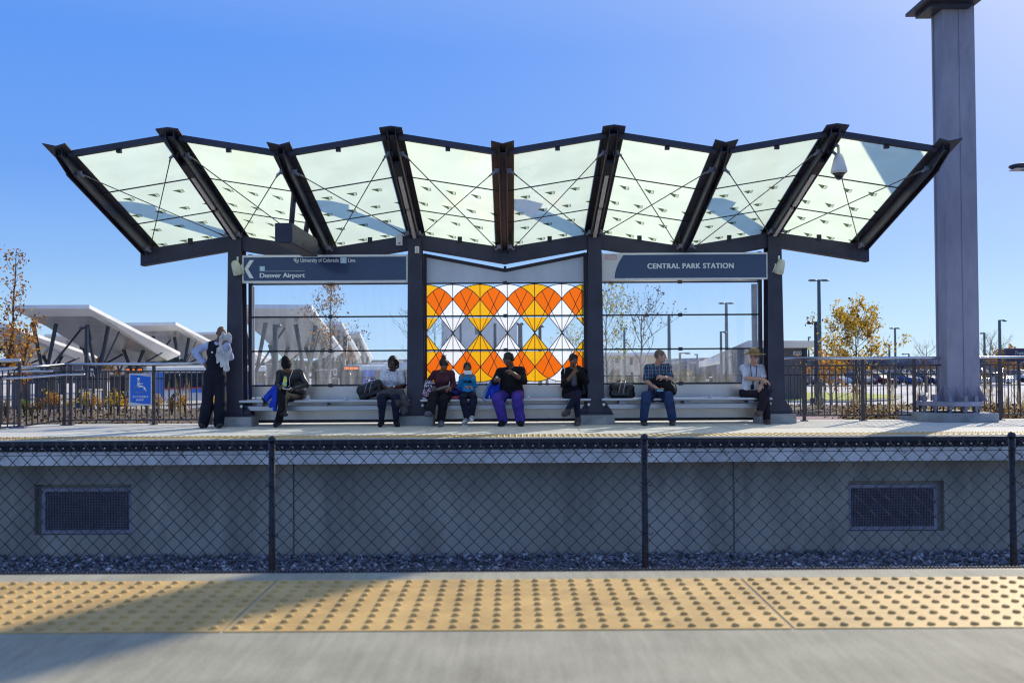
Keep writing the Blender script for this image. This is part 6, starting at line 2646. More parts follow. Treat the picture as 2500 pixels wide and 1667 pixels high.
    def torso(s, S, e=0.0, belly=0.0, waist=True):
        j, g = s.j, s.g
        sc = s.sc
        sh = (j['sh'][0] + j['sh'][1]) / 2
        pel, ch = j['pel'], j['chest']
        right = (j['sh'][1] - j['sh'][0]).normalized()
        upb = (j['neck'] - pel).normalized()
        fw = right.cross(upb).normalized()
        if fw.y > 0:
            fw = -fw
        s.fw, s.rt, s.ub = fw, right, upb
        Mx = Matrix((right, fw, upb)).transposed()
        S.ell(pel + upb * 0.03 * sc, ((0.165 * g + e) * sc, (0.115 * g + e) * sc, (0.13 + e) * sc), Mx, 0.05)
        mid = lr(pel, ch, 0.55)
        S.ell(mid, ((0.138 * g + e) * sc, (0.100 * g + belly * 0.5 + e) * sc, (0.15 + e) * sc), Mx, 0.06)
        if belly:
            S.ell(mid + fw * belly * 0.6 - upb * 0.03, ((0.13 * g + e) * sc, (0.10 * g + e) * sc, (0.15 + e) * sc), Mx, 0.06)
        S.ell(ch + upb * 0.02 * sc, ((0.155 * min(g, 1.25) + e) * sc, (0.110 * g + e) * sc, (0.15 + e) * sc), Mx, 0.06)
        for q in range(2):
            S.cone(lr(j['neck'], j['sh'][q], 0.25) - upb * 0.03, j['sh'][q] - upb * 0.012, (0.050 + e) * sc, (0.050 + e) * sc * min(g, 1.15), 0.04)
        if s.q.get('bust'):
            for sd in (-1, 1):
                S.ell(ch + fw * 0.085 * g * sc + right * sd * 0.07 * sc - upb * 0.01, ((0.062 + e) * sc,) * 3, Mx, 0.04)

    def arm(s, S, q, e=0.0, t_end=2.0, k=0.025, loose=0.0):
        """t_end in 0..2: 1 is the elbow, 2 the wrist"""
        sh, el, wr = s.j['sh'][q], s.j['el'][q], s.j['wr'][q]
        sc, g = s.sc, (1 + (s.g - 1) * 0.6)
        r0, r1, r2 = 0.052 * g, 0.040 * g, 0.029 * min(g, 1.15)
        if t_end >= 1:
            S.cone(sh, el, (r0 + e) * sc, (r1 + e) * sc, k)
            f = t_end - 1
            if f > 0:
                S.cone(el, lr(el, wr, f), (r1 + e) * sc, (r1 + (r2 - r1) * f + e + loose) * sc, k)
        else:
            S.cone(sh, lr(sh, el, t_end), (r0 + e) * sc, (r0 + (r1 - r0) * t_end + e + loose) * sc, k)

    def leg(s, S, q, e=0.0, t_end=2.0, k=0.03, loose=0.0, flare=0.0):
        hp, kn, an = s.j['hip'][q], s.j['kn'][q], s.j['an'][q]
        sc, g = s.sc, s.g
        r0, r1, rc, r2 = 0.088 * g, 0.060 * (1 + (g - 1) * .6), 0.056, 0.040
        S.cone(hp, kn, (r0 + e) * sc, (r1 + e + loose * 0.5) * sc, k)
        m_ = lr(kn, an, 0.3)
        if t_end > 1:
            S.cone(kn, m_, (r1 + e + loose * .5) * sc, (rc * (1 + (g - 1) * .6) + e + loose) * sc, k)
            S.cone(m_, lr(m_, an, (t_end - 1)), (rc * (1 + (g - 1) * .6) + e + loose) * sc, (r2 + e + loose + flare) * sc, k)

    def foot(s, S, q, e=0.0):
        an, to = s.j['an'][q], s.j['toe'][q]
        sc = s.sc
        d = (to - an)
        S.cone(an, an - (Vector((0, 0, 1)) * 0.045 - d.normalized() * 0.02) * sc, (0.038 + e) * sc, (0.040 + e) * sc, 0.02)
        heel = an - Vector((0, 0, 0.05)) * sc if abs(d.z) < 0.12 or True else an
        fl = Vector((d.x, d.y, 0)) if d.length > 0 else Vector((0, -1, 0))
        S.cone(an - Vector((0, 0, 0.045)) * sc, to, (0.038 + e) * sc, (0.034 + e) * sc, 0.02, flat=((0, 0, 1), 0.95))
        S.cone(lr(an, to, 0.55) - Vector((0, 0, 0.022)) * sc, to + d.normalized() * 0.02, (0.040 + e) * sc, (0.032 + e) * sc, 0.02)

    def body(s):
        S = s.sub(h=0.0075)
        s.torso(S, -0.012)
        for q in range(2):
            s.arm(S, q)
            s.leg(S, q, -0.010)
            s.foot(S, q, -0.008)
        s.head(S)
        for q in range(2):
            hd = s.q['hand'][q]
            s.hand(S, s.j['wr'][q], hd[0], hd[1], -1 if q == 0 else 1, hd[2] if len(hd) > 2 else 0.5, s.sc * s.q.get('handscale', 1.0))
        # cut the body away under its clothing only by a hair: it stays one piece
        s.bodyob = S.mesh('body', [s.q['skin']], s.t)
        # eyes and lips
        k = s.sc * s.q.get('headscale', 1.0)
        f, u, r = frame(s.face, s.upv)
        Mx = Matrix((r, f, u)).transposed()
        c = s.j['head']
        if s.q.get('eyes', True):
            for sd in (-1, 1):
                mb = MB()
                mb.ell(c + f * 0.077 * k + r * sd * 0.031 * k, (0.012 * k, 0.010 * k, 0.007 * k), Mx, 10, 6)
                mb.ell(c + f * 0.085 * k + r * sd * 0.031 * k - u * 0.001, (0.0055 * k, 0.004 * k, 0.0055 * k), Mx, 8, 6, 1)
                mb.build('eye', [M['eyewhite'], M['eyedark']], s.t, smooth=True)
        mb = MB()
        mb.ell(c - u * 0.0625 * k + f * 0.0965 * k, (0.022 * k, 0.0045 * k, 0.0065 * k), Mx, 12, 6)
        mb.build('lips', s.q.get('lips', M['lips']), s.t, smooth=True)
        mb = MB()
        for sd in (-1, 1):
            mb.tube([c + u * 0.030 * k + f * 0.094 * k + r * sd * 0.014 * k, c + u * 0.036 * k + f * 0.090 * k + r * sd * 0.032 * k, c + u * 0.029 * k + f * 0.078 * k + r * sd * 0.050 * k], [0.003 * k, 0.0045 * k, 0.002 * k], 6)
        mb.build('eyebrows', s.q.get('hairmat', HAIR['black']), s.t, smooth=True)

    def top(s, m, sleeve=2.0, e=0.016, name='shirt', folds=0.0022, belly=None, hem=0.0, cut_neck=True, open_front=False, loose=0.004, h=0.009, freq=34):
        S = s.sub(h=h)
        s.torso(S, e, s.q.get('belly', 0) if belly is None else belly)
        if hem:
            S.ell(s.j['pel'] - s.ub * hem * 0.3, ((0.165 * s.g + e) * s.sc, (0.125 * s.g + e) * s.sc, (0.10 + hem) * s.sc), Matrix((s.rt, s.fw, s.ub)).transposed(), 0.05)
        pel = s.j['pel']
        S.plane(pel - s.ub * (0.03 + hem), -s.ub)
        sl = sleeve if isinstance(sleeve, (tuple, list)) else (sleeve, sleeve)
        for q in range(2):
            if sl[q] > 0:
                s.arm(S, q, e * 0.8, sl[q], loose=loose)
        S.folds(folds, freq, int(abs(s.j['pel'].x) * 100))
        if cut_neck:
            c = s.j['neck'] + s.fw * 0.035
            S.ell(c + s.ub * 0.03, (0.070 * s.sc, 0.075 * s.sc, 0.055 * s.sc), Matrix((s.rt, s.fw, s.ub)).transposed(), 0.01, 'sub')
        # flat sleeve ends
        o = S.mesh(name, [m] if not isinstance(m, list) else m, s.t)
        return o

    def trousers(s, m, e=0.014, loose=0.012, flare=0.0, t_end=2.0, name='trousers', folds=0.0028, legs=(2.0, 2.0)):
        S = s.sub(h=0.009)
        Mx = Matrix((s.rt, s.fw, s.ub)).transposed()
        S.ell(s.j['pel'], ((0.172 * s.g + e) * s.sc, (0.128 * s.g + e) * s.sc, (0.12 + e) * s.sc), Mx, 0.05)
        for q in range(2):
            s.leg(S, q, e, legs[q], loose=loose, flare=flare, k=0.04)
        S.folds(folds, 30, 5 + int(abs(s.j['pel'].x) * 70))
        S.plane(s.j['pel'] + Vector((0, 0, 0.135)), (0, 0, 1))
        return S.mesh(name, [m], s.t)

    def shoes(s, m, e=0.008, sole=None, name='shoe'):
        for q in range(2):
            S = SDF(np.minimum(np.array(s.j['an'][q][:]), np.array(s.j['toe'][q][:])) - 0.13, np.maximum(np.array(s.j['an'][q][:]), np.array(s.j['toe'][q][:])) + 0.10, 0.007)
            s.foot(S, q, e)
            S.plane(s.j['an'][q] + Vector((0, 0, 0.012)), (0, 0, 1))
            if s.j['toe'][q].z < 0.08:
                S.plane((0, 0, 0.004), (0, 0, -1))
            o = S.mesh(name, [m], s.t)
            if sole:
                an, to = s.j['an'][q], s.j['toe'][q]
                mb = MB()
                zb = 0.012 if to.z < 0.08 else None
                if zb is not None:
                    d = Vector((to.x - an.x, to.y - an.y, 0)).normalized()
                    n_ = Vector((-d.y, d.x, 0))
                    a = Vector((an.x, an.y, 0)) - d * 0.03
                    b = Vector((to.x, to.y, 0)) + d * 0.05
                    pts = []
                    for t_, w in ((0, .030), (.1, .040), (.5, .036), (.75, .046), (.95, .034), (1, .018)):
                        p = lr(a, b, t_)
                        pts.append(p + n_ * w)
                    for t_, w in ((1, .018), (.95, .034), (.75, .046), (.5, .036), (.1, .040), (0, .030)):
                        pts.append(lr(a, b, t_) - n_ * w)
                    mb.prism([(p.x, p.y, 0.003) for p in pts], (0, 0, 0.022))
                    mb.build('sole', sole, o)

    def hair(s, m, vol=0.008, back=0.0, length=0.0, fringe=0.035, name='hair', extra=None, folds=0.0015):
        c = s.j['head']
        k = s.sc * s.q.get('headscale', 1.0)
        f, u, r = frame(s.face, s.upv)
        Mx = Matrix((r, f, u)).transposed()
        S = SDF(np.array(c[:]) - 0.28 * k, np.array(c[:]) + 0.28 * k, 0.006)
        S.ell(c + u * 0.020 * k - f * 0.010 * k, ((0.074 + vol) * k, (0.092 + vol) * k, (0.091 + vol) * k), Mx, 0.02)
        if length:
            for sd in (-1, 0, 1):
                S.cone(c + r * sd * 0.055 * k - f * (0.03 + 0.02 * (sd == 0)) * k, c + r * sd * 0.058 * k - f * 0.04 * k - u * length * k, (0.040 + vol) * k, (0.034 + vol) * k, 0.03)
        if extra:
            extra(S, c, f, u, r, k)
        # carve the face out
        S.ell(c + f * 0.085 * k - u * (0.045) * k, (0.066 * k, 0.075 * k, (0.048 + fringe) * k), Mx, 0.008, 'sub')
        if not length:
            S.plane(c - u * 0.030 * k, (-u + f * 0.55))
        S.folds(folds, 130, 3)
        return S.mesh(name, [m], s.t)


V = Vector
SHIRT = {
    'navy': fabric('navy_vest_cloth', (0.012, 0.013, 0.026)), 'black': fabric('black_cloth', (0.010, 0.010, 0.013)), 'blackshine': mat('black_nylon', (0.012, 0.012, 0.016), 0.38, 0, 0.2, 9, bump=0.3, bscale=30),
    'lav': fabric('pale_blue_shirt', (0.40, 0.47, 0.72)), 'white': fabric('white_knit', (0.72, 0.70, 0.74)), 'maroon': fabric('maroon_knit', (0.10, 0.030, 0.045)), 'blue': fabric('bright_blue_cotton', (0.03, 0.32, 0.66)),
    'purple': fabric('purple_scrub_cotton', (0.070, 0.042, 0.30)), 'jeans': fabric('blue_denim', (0.024, 0.046, 0.12)), 'darkjeans': fabric('dark_denim', (0.014, 0.015, 0.036)), 'darktrs': fabric('dark_trousers', (0.020, 0.014, 0.024)),
    'royal': fabric('royal_blue_nylon', (0.010, 0.055, 0.58), 0.5), 'shirtwhite': fabric('white_shirt_cotton', (0.66, 0.68, 0.76)), 'greyknit': fabric('charcoal_knit', (0.075, 0.070, 0.080)), 'towel': fabric('pale_grey_towel', (0.55, 0.56, 0.58)),
    'greytee': fabric('grey_tee', (0.12, 0.13, 0.17))}


def patterned(name, cols, scale, kind='voronoi'):
    m, nt, b = _nt(name)
    tc = nt.nodes.new('ShaderNodeTexCoord')
    v = nt.nodes.new('ShaderNodeTexVoronoi')
    v.inputs['Scale'].default_value = scale
    rp = nt.nodes.new('ShaderNodeValToRGB')
    rp.color_ramp.interpolation = 'CONSTANT'
    while len(rp.color_ramp.elements) < len(cols):
        rp.color_ramp.elements.new(0.5)
    for k, c in enumerate(cols):
        rp.color_ramp.elements[k].position = k / len(cols)
    for k, c in enumerate(cols):
        rp.color_ramp.elements[k].color = (*c, 1)
    sp_ = nt.nodes.new('ShaderNodeSeparateColor')
    nt.links.new(tc.outputs['Object'], v.inputs['Vector'])
    nt.links.new(v.outputs['Color'], sp_.inputs[0])
    nt.links.new(sp_.outputs[0], rp.inputs[0])
    nt.links.new(rp.outputs[0], b.inputs['Base Color'])
    b.inputs['Roughness'].default_value = 0.8
    return m


def plaid(name):
    m, nt, b = _nt(name)
    L = nt.links
    tc = nt.nodes.new('ShaderNodeTexCoord')
    sp_ = nt.nodes.new('ShaderNodeSeparateXYZ')
    L.new(tc.outputs['Object'], sp_.inputs[0])
    cur = None
    base = nt.nodes.new('ShaderNodeRGB')
    base.outputs[0].default_value = (0.012, 0.022, 0.055, 1)
    cur = base.outputs[0]
    for ax, fr, ph, th, col in (('X', 48, 0.0, 0.55, (0.02, 0.05, 0.09)), ('Z', 48, 1.0, 0.55, (0.018, 0.05, 0.08)), ('X', 96, 0.6, 0.94, (0.30, 0.36, 0.55)), ('Z', 96, 2.2, 0.93, (0.08, 0.26, 0.30)), ('X', 48, 2.5, 0.975, (0.30, 0.08, 0.16))):
        mu = nt.nodes.new('ShaderNodeMath')
        mu.operation = 'MULTIPLY_ADD'
        mu.inputs[1].default_value = fr
        mu.inputs[2].default_value = ph
        L.new(sp_.outputs[ax], mu.inputs[0])
        si = nt.nodes.new('ShaderNodeMath')
        si.operation = 'SINE'
        L.new(mu.outputs[0], si.inputs[0])
        g = nt.nodes.new('ShaderNodeMath')
        g.operation = 'GREATER_THAN'
        g.inputs[1].default_value = th
        L.new(si.outputs[0], g.inputs[0])
        mx = nt.nodes.new('ShaderNodeMix')
        mx.data_type = 'RGBA'
        mx.inputs['B'].default_value = (*col, 1)
        L.new(g.outputs[0], mx.inputs['Factor'])
        L.new(cur, mx.inputs['A'])
        cur = mx.outputs['Result']
    L.new(cur, b.inputs['Base Color'])
    b.inputs['Roughness'].default_value = 0.85
    return m


def soft_bag(name, label, cat, lo, hi, builder, m, parts=None):
    t = thing(name, label, cat, tuple((a + b) / 2 for a, b in zip(lo[:2], hi[:2])) + (lo[2],))
    S = SDF(np.array(lo) - 0.05, np.array(hi) + 0.05, 0.008)
    builder(S)
    o = S.mesh('bag_body' if cat == 'bag' else 'cloth', [m], t)
    return t, o


# ---- 1 standing man holding a towel to his face
Y = 17.62
p1 = Person('standing man in dark waistcoat and pale blue shirt wiping his face with a towel',
            dict(j=dict(head=(540, 812, Y - 0.02), neck=(534, 833, Y + .03), chest=(531, 862, Y), pel=(524, 922, Y), sh=[(510, 843, Y), (553, 846, Y)],
                        el=[(474, 858, Y + .06), (563, 872, Y - .02)], wr=[(497, 885, Y - .02), (553, 842, Y - .27)], hip=[(511, 935, Y), (537, 935, Y)], kn=[(506, 985, Y - .02), (538, 985, Y - .02)],
                        an=[(497, 1033, Y + .03), (534, 1033, Y + .03)], toe=[(492, 1038, Y - .16), (536, 1038, Y - .17)]),
                 skin=SK['brown'], face=(0.35, -1, -0.45), hand=[((0.55, -0.3, -0.8), (-0.6, -0.5, -0.2), 0.4), ((-0.45, 0.35, 0.8), (0.3, -0.9, 0.1), 0.9)], girth=1.10, lips=SK['mid']))
p1.top(SHIRT['lav'], 1.92, 0.014, loose=0.018)
p1.trousers(SHIRT['navy'], 0.012, 0.030, 0.010)
S = p1.sub(h=0.009)
p1.torso(S, 0.024)
S.ell(p1.j['neck'] + p1.fw * 0.07 + Vector((0, 0, .02)), (0.06, 0.08, 0.12), None, 0.01, 'sub')
for q in range(2):
    S.ell(p1.j['sh'][q] + Vector((0.03 * (1 if q else -1), 0, -0.01)), (0.05, 0.12, 0.09), None, 0.01, 'sub')
S.plane(p1.j['pel'] - Vector((0, 0, 0.02)), (0, 0, -1))
S.mesh('waistcoat', [SHIRT['navy']], p1.t)
p1.shoes(SHIRT['blackshine'], 0.010)
mb = MB()
mb.box(P(522, 858, Y).x, P(526, 858, Y).x, Y - 0.152, Y - 0.140, P(522, 862, Y).z, P(522, 858, Y).z)
mb.build('name_badge', M['white'], p1.t)
# towel
c = P(552, 832, Y - .26)
t = thing('towel', 'pale grey towel held against the face of the standing man', 'towel', (c.x, c.y, c.z - 0.3))
S = SDF((c.x - .25, c.y - .2, c.z - .65), (c.x + .22, c.y + .22, c.z + .22), 0.008)
r9 = random.Random(4)
S.ell(P(549, 822, Y - .17), (0.075, 0.05, 0.06), None, 0.03)
for (a, b, ra, rb) in (((545, 815), (533, 868), .035, .045), ((550, 820), (541, 892), .040, .040), ((556, 818), (548, 900), .040, .030), ((560, 822), (556, 876), .035, .030), ((558, 850), (552, 902), .02, .045), ((542, 825), (532, 884), .03, .028)):
    S.cone(P(*a, Y - .22), P(*b, Y - .20 + r9.uniform(-.02, .02)), ra, rb, 0.012, flat=((0, 1, 0), 0.7))
S.folds(0.009, 60, 8)
S.mesh('cloth', [SHIRT['towel']], t)
# his fingers stay visible on the towel: a hand is part of the body already

# ---- 2 woman with beanie
Y = 18.05
p2 = Person('seated woman in black knitted beanie and black jacket bent over her phone with legs crossed',
            dict(j=dict(head=(700, 893, Y - .30), neck=(706, 908, Y - .12), chest=(712, 928, Y - .08), pel=(722, 962, Y + .08), sh=[(684, 911, Y - .12), (731, 910, Y - .08)],
                        el=[(679, 938, Y - .22), (748, 940, Y - .20)], wr=[(684, 947, Y - .40), (717, 950, Y - .42)], hip=[(712, 968, Y + .05), (732, 968, Y + .05)],
                        kn=[(688, 960, Y - .42), (694, 972, Y - .36)], an=[(690, 1003, Y - .46), (681, 1026, Y - .30)], toe=[(697, 1010, Y - .62), (673, 1036, Y - .45)]),
                 skin=SK['brown'], face=(-0.12, -0.75, -0.95), hand=[((0.6, -0.6, 0.25), (-.2, -.3, 1), .8), ((-.75, -.5, 0.2), (0.2, -.3, 1), .8)], scale=0.95))
p2.top(SHIRT['blackshine'], 1.95, 0.024, name='jacket', hem=0.05, loose=0.006)
p2.trousers(SHIRT['black'], 0.010, 0.010, 0.015)
p2.shoes(SHIRT['blackshine'], 0.010)


def beanie(S, c, f, u, r, k):
    S.ell(c + u * 0.055 * k - f * 0.02 * k, (0.088 * k, 0.098 * k, 0.095 * k), Matrix((r, f, u)).transposed(), 0.02)
    S.ell(c + u * 0.15 * k - f * 0.05 * k, (0.06 * k, 0.06 * k, 0.05 * k), Matrix((r, f, u)).transposed(), 0.05)


p2.hair(SHIRT['black'], 0.014, fringe=0.01, name='beanie', extra=beanie, folds=0.003)
mb = MB()
a = P(712, 905, Y - .30)
mb.tube([P(715, 903, Y - .27), P(706, 925, Y - .32), P(708, 940, Y - .36), P(700, 947, Y - .42)], 0.004, 5)
mb.build('earphone_cord', M['white'], p2.t, smooth=True)
q = P(700, 947, Y - .50)
t = thing('phone', 'white phone in the hands of the woman with the black beanie', 'phone', q[:])
mb = MB()
mb.cbox(q, (0.14, 0.08, 0.010), 0, Matrix.Rotation(0.5, 4, 'X') @ Matrix.Rotation(-0.35, 4, 'Z'))
mb.build('case', M['white'], t, bevel=0.003)
mb = MB()
mb.cbox(q + Vector((0, -0.002, 0.006)), (0.12, 0.066, 0.003), 0, Matrix.Rotation(0.5, 4, 'X') @ Matrix.Rotation(-0.35, 4, 'Z'))
mb.build('screen', M['carglass'], t)
t = thing('snack_bag', 'yellow and teal printed bag on the chest of the woman with the black beanie', 'bag', P(695, 930, Y - .32)[:])
S = SDF(np.array(P(695, 930, Y - .33)[:]) - 0.2, np.array(P(695, 930, Y - .33)[:]) + 0.2, 0.007)
S.cone(P(696, 922, Y - .33), P(695, 939, Y - .35), 0.032, 0.040, 0.01, flat=((0, 1, 0), 0.4))
S.folds(0.002, 60, 2)
S.mesh('bag_body', [patterned('yellow_teal_print', [(0.75, 0.72, 0.10), (0.70, 0.72, 0.12), (0.10, 0.45, 0.50), (0.65, 0.75, 0.3)], 22)], t)
# royal blue jacket on the bench
t = thing('jacket', 'royal blue jacket lying over the bench edge beside the woman with the beanie', 'jacket', (P(665, 970, 17.8).x, 17.85, 0.47))
S = SDF(np.array(P(640, 1000, 17.5)[:]) + np.array((-.05, 0, -.1)), np.array(P(700, 930, 18.3)[:]) + 0.08, 0.008)
for (a, b, ra, rb) in (((683, 940, 17.86), (648, 975, 17.80), .07, .05), ((680, 950, 17.80), (662, 990, 17.76), .07, .04), ((672, 950, 17.9), (655, 968, 17.85), .06, .05), ((676, 955, 17.76), (672, 1000, 17.72), .05, .035), ((655, 968, 17.82), (643, 978, 17.8), .035, .02)):
    S.cone(P(*a), P(*b), ra, rb, 0.02)
S.folds(0.006, 45, 6)
S.mesh('cloth', [SHIRT['royal']], t)
S = SDF(np.array(P(632, 995, 17.6)[:]), np.array(P(656, 955, 18.0)[:]), 0.007)
S.cone(P(640, 971, 17.8), P(648, 981, 17.78), 0.012, 0.038, 0.01)
S.mesh('dark_lining', [SHIRT['navy']], t)
mb = MB()
for u in (618, 628, 634):
    mb.ell(P(u, 972, 17.98), (0.03, 0.03, 0.02), None, 8, 6)
t = tag(mb.build('crumpled_paper', M['white']), 'crumpled white paper at the left end of the left bench', 'paper')

# ---- 3 woman in white top
Y = 18.12
p3 = Person('seated woman with bobbed black hair and white lace-print top, hands folded on a charcoal sweater',
            dict(j=dict(head=(959, 884, Y), neck=(958, 904, Y + .04), chest=(957, 925, Y + .05), pel=(953, 962, Y + .05), sh=[(936, 912, Y + .04), (981, 912, Y + .04)],
                        el=[(930, 943, Y), (985, 943, Y)], wr=[(944, 947, Y - .22), (962, 945, Y - .24)], hip=[(942, 968, Y), (966, 968, Y)],
                        kn=[(932, 972, Y - .42), (965, 972, Y - .42)], an=[(932, 1024, Y - .42), (967, 1024, Y - .42)], toe=[(928, 1036, Y - .60), (970, 1036, Y - .60)]),
                 skin=SK['dark'], face=(-0.25, -1, -0.05), hand=[((0.7, -.5, -.2), (-.1, -.4, 1), .5), ((-.7, -.5, -.2), (.1, -.5, 1), .5)], bust=True, scale=1.0, girth=1.02))


def lace(name):
    m, nt, b = _nt(name)
    L = nt.links
    tc = nt.nodes.new('ShaderNodeTexCoord')
    n = nt.nodes.new('ShaderNodeTexNoise')
    n.inputs['Scale'].default_value = 60
    n.inputs['Detail'].default_value = 3
    sp_ = nt.nodes.new('ShaderNodeSeparateXYZ')
    L.new(tc.outputs['Object'], n.inputs['Vector'])
    L.new(tc.outputs['Object'], sp_.inputs[0])
    ab = nt.nodes.new('ShaderNodeMath')
    ab.operation = 'ABSOLUTE'
    ad = nt.nodes.new('ShaderNodeMath')
    ad.operation = 'ADD'
    ad.inputs[1].default_value = -0.03
    L.new(sp_.outputs['X'], ad.inputs[0])
    L.new(ad.outputs[0], ab.inputs[0])
    lt = nt.nodes.new('ShaderNodeMapRange')
    lt.inputs['From Min'].default_value = 0.11
    lt.inputs['From Max'].default_value = 0.14
    lt.inputs['To Min'].default_value = 1
    lt.inputs['To Max'].default_value = 0
    L.new(ab.outputs[0], lt.inputs['Value'])
    g = nt.nodes.new('ShaderNodeMath')
    g.operation = 'GREATER_THAN'
    g.inputs[1].default_value = 0.54
    L.new(n.outputs['Fac'], g.inputs[0])
    mu = nt.nodes.new('ShaderNodeMath')
    mu.operation = 'MULTIPLY'
    L.new(lt.outputs[0], mu.inputs[0])
    L.new(g.outputs[0], mu.inputs[1])
    mx = nt.nodes.new('ShaderNodeMix')
    mx.data_type = 'RGBA'
    mx.inputs['A'].default_value = (0.72, 0.71, 0.76, 1)
    mx.inputs['B'].default_value = (0.30, 0.29, 0.42, 1)
    L.new(mu.outputs[0], mx.inputs['Factor'])
    L.new(mx.outputs['Result'], b.inputs['Base Color'])
    b.inputs['Roughness'].default_value = 0.85
    return m


p3.top(lace('lace_print_knit'), 0.62, 0.012, loose=0.012)
p3.trousers(SHIRT['darkjeans'], 0.008, 0.008, legs=(1.85, 1.85))
p3.shoes(SHIRT['black'], 0.008)
p3.hair(HAIR['black'], 0.014, length=0.075, fringe=0.02)
mb = MB()
mb.tube([p3.j['wr'][1] + Vector((0.03 * math.cos(a), 0.01, 0.03 * math.sin(a))) for a in [2 * PI * k / 12 for k in range(13)]], 0.005, 5)
mb.cbox(p3.j['wr'][1] + Vector((0, -0.025, 0.012)), (0.03, 0.012, 0.03))
mb.build('wristwatch', M['stainless'], p3.t)
mb = MB()
f, u_, r_v = frame(p3.face)
mb.ell(p3.j['head'] - u_ * 0.075 + r_v * -0.075, (0.006, 0.006, 0.016))
mb.ell(p3.j['head'] - u_ * 0.075 + r_v * 0.075, (0.006, 0.006, 0.016))
mb.build('earrings', M['white'], p3.t)
t = thing('sweater', 'charcoal sweater draped over the lap and knee of the woman in the white top', 'sweater', (P(965, 970, 17.8).x, 17.8, 0.5))
S = SDF(np.array(P(915, 1020, 17.5)[:]) - 0.02, np.array(P(1012, 945, 18.4)[:]) + 0.06, 0.008)
for (a, b, ra, rb) in (((932, 962, 17.85), (975, 960, 17.85), .075, .085), ((920, 968, 17.85), (935, 970, 17.72), .045, .05), ((975, 960, 17.85), (990, 985, 17.72), .085, .075), ((985, 975, 17.72), (985, 1008, 17.68), .08, .04), ((958, 957, 17.8), (972, 985, 17.64), .06, .05), ((992, 975, 17.75), (992, 1000, 17.7), .05, .045)):
    S.cone(P(*a), P(*b), ra, rb, 0.03)
S.folds(0.0075, 48, 9)
S.mesh('cloth', [SHIRT['greyknit']], t)


def duffel(name, label, c0, c1, r, rz_, m, seed, strap=True):
    a, b = P(*c0), P(*c1)
    t = thing(name, label, 'bag', ((a.x + b.x) / 2, (a.y + b.y) / 2, 0.47))
    lo = np.minimum(np.array(a[:]), np.array(b[:])) - r - .08
    hi = np.maximum(np.array(a[:]), np.array(b[:])) + r + .08
    S = SDF(lo, hi, 0.008)
    hl = abs(b.x - a.x) / 2
    S.rbox((a + b) / 2 - Vector((0, 0, r * 0.12)), (hl + r * 0.45, r * 0.5, r * 0.42), r * 0.42, Matrix.Rotation(rz_, 3, 'Y'), 0.03)
    S.rbox((a + b) / 2 + Vector((hl * .3, -r * 0.85, -r * 0.3)), (hl + r * 0.05, r * 0.12, r * 0.28), r * 0.14, Matrix.Rotation(rz_, 3, 'Y'), 0.012)
    S.folds(0.007, 38, seed)
    S.plane((0, 0, 0.474), (0, 0, -1))
    S.mesh('bag_body', [m], t)
    mb = MB()
    for k in (-0.35, 0.1):
        pm = (a + b) / 2 + Vector((k * abs(b.x - a.x), -r * 0.6, 0))
        mb.tube([pm + Vector((-.02, -r * .62, -r * .5)), pm + Vector((0, -r * .75, r * .15)), pm + Vector((.03, -r * 0.2, r * .85)), pm + Vector((.05, r * .5, r * 1.0))], 0.009, 6)
    mb.build('strap', M['galv'] if strap else SHIRT['black'], t, smooth=True)
    mb = MB()
    mb.tube([a + Vector((0, 0, r * .98)), (a + b) / 2 + Vector((0, 0, r * 1.06)), b + Vector((0, 0, r * .94))], 0.008, 6)
    mb.build('zip', SHIRT['black'], t, smooth=True)
    return t


duffel('duffel_bag', 'black duffel bag with grey piping beside the woman in the white top', (893, 952, 18.12), (918, 945, 18.12), 0.165, -0.30, SHIRT['blackshine'], 4)
duffel('duffel_bag', 'shiny black travel bag on the bench left of the man in the plaid shirt', (1506, 952, 18.12), (1530, 950, 18.12), 0.155, 0.08, mat('shiny_black_nylon', (0.010, 0.010, 0.012), 0.22, 0, .1, 8, bump=0.4, bscale=25), 7)

# ---- 4 woman in maroon
Y = 18.10
p4 = Person('seated woman in maroon long-sleeved top with black hair in a bun, writing in a booklet',
            dict(j=dict(head=(1084, 889, Y - .16), neck=(1081, 905, Y - .02), chest=(1081, 925, Y), pel=(1086, 962, Y + .05), sh=[(1062, 911, Y - .02), (1102, 911, Y - .02)],
                        el=[(1044, 934, Y), (1108, 942, Y - .02)], wr=[(1034, 956, Y - .12), (1099, 947, Y - .28)], hip=[(1078, 968, Y), (1097, 968, Y)],
                        kn=[(1058, 966, Y - .40), (1083, 974, Y - .44)], an=[(1052, 1004, Y - .52), (1077, 1024, Y - .40)], toe=[(1043, 1010, Y - .68), (1077, 1036, Y - .58)]),
                 skin=SK['mid'], face=(0, -0.85, -0.62), hand=[((-.15, -.3, -1), (-.8, -.4, 0), .5), ((-.5, -.8, -.1), (.3, -.2, 1), .9)], bust=True, scale=0.97))
p4.top(SHIRT['maroon'], 1.93, 0.010, folds=0.0015)
S = p4.sub(h=0.01)
p4.trousers(SHIRT['black'], 0.010, 0.016, 0.014)
p4.shoes(mat('grey_boot', (0.10, 0.10, 0.13), 0.5), 0.014)


def bun(S, c, f, u, r, k):
    S.ell(c + u * 0.125 * k - f * 0.045 * k, (0.042 * k, 0.042 * k, 0.036 * k), Matrix((r, f, u)).transposed(), 0.012)
    for q in range(7):
        a = q * 0.9
        S.cone(c + u * 0.13 * k - f * 0.05 * k, c + u * (0.15 + 0.02 * math.sin(q)) * k - f * 0.06 * k + r * math.cos(a) * 0.06 * k + u * math.sin(a) * 0.05 * k, 0.014, 0.004, 0.006)


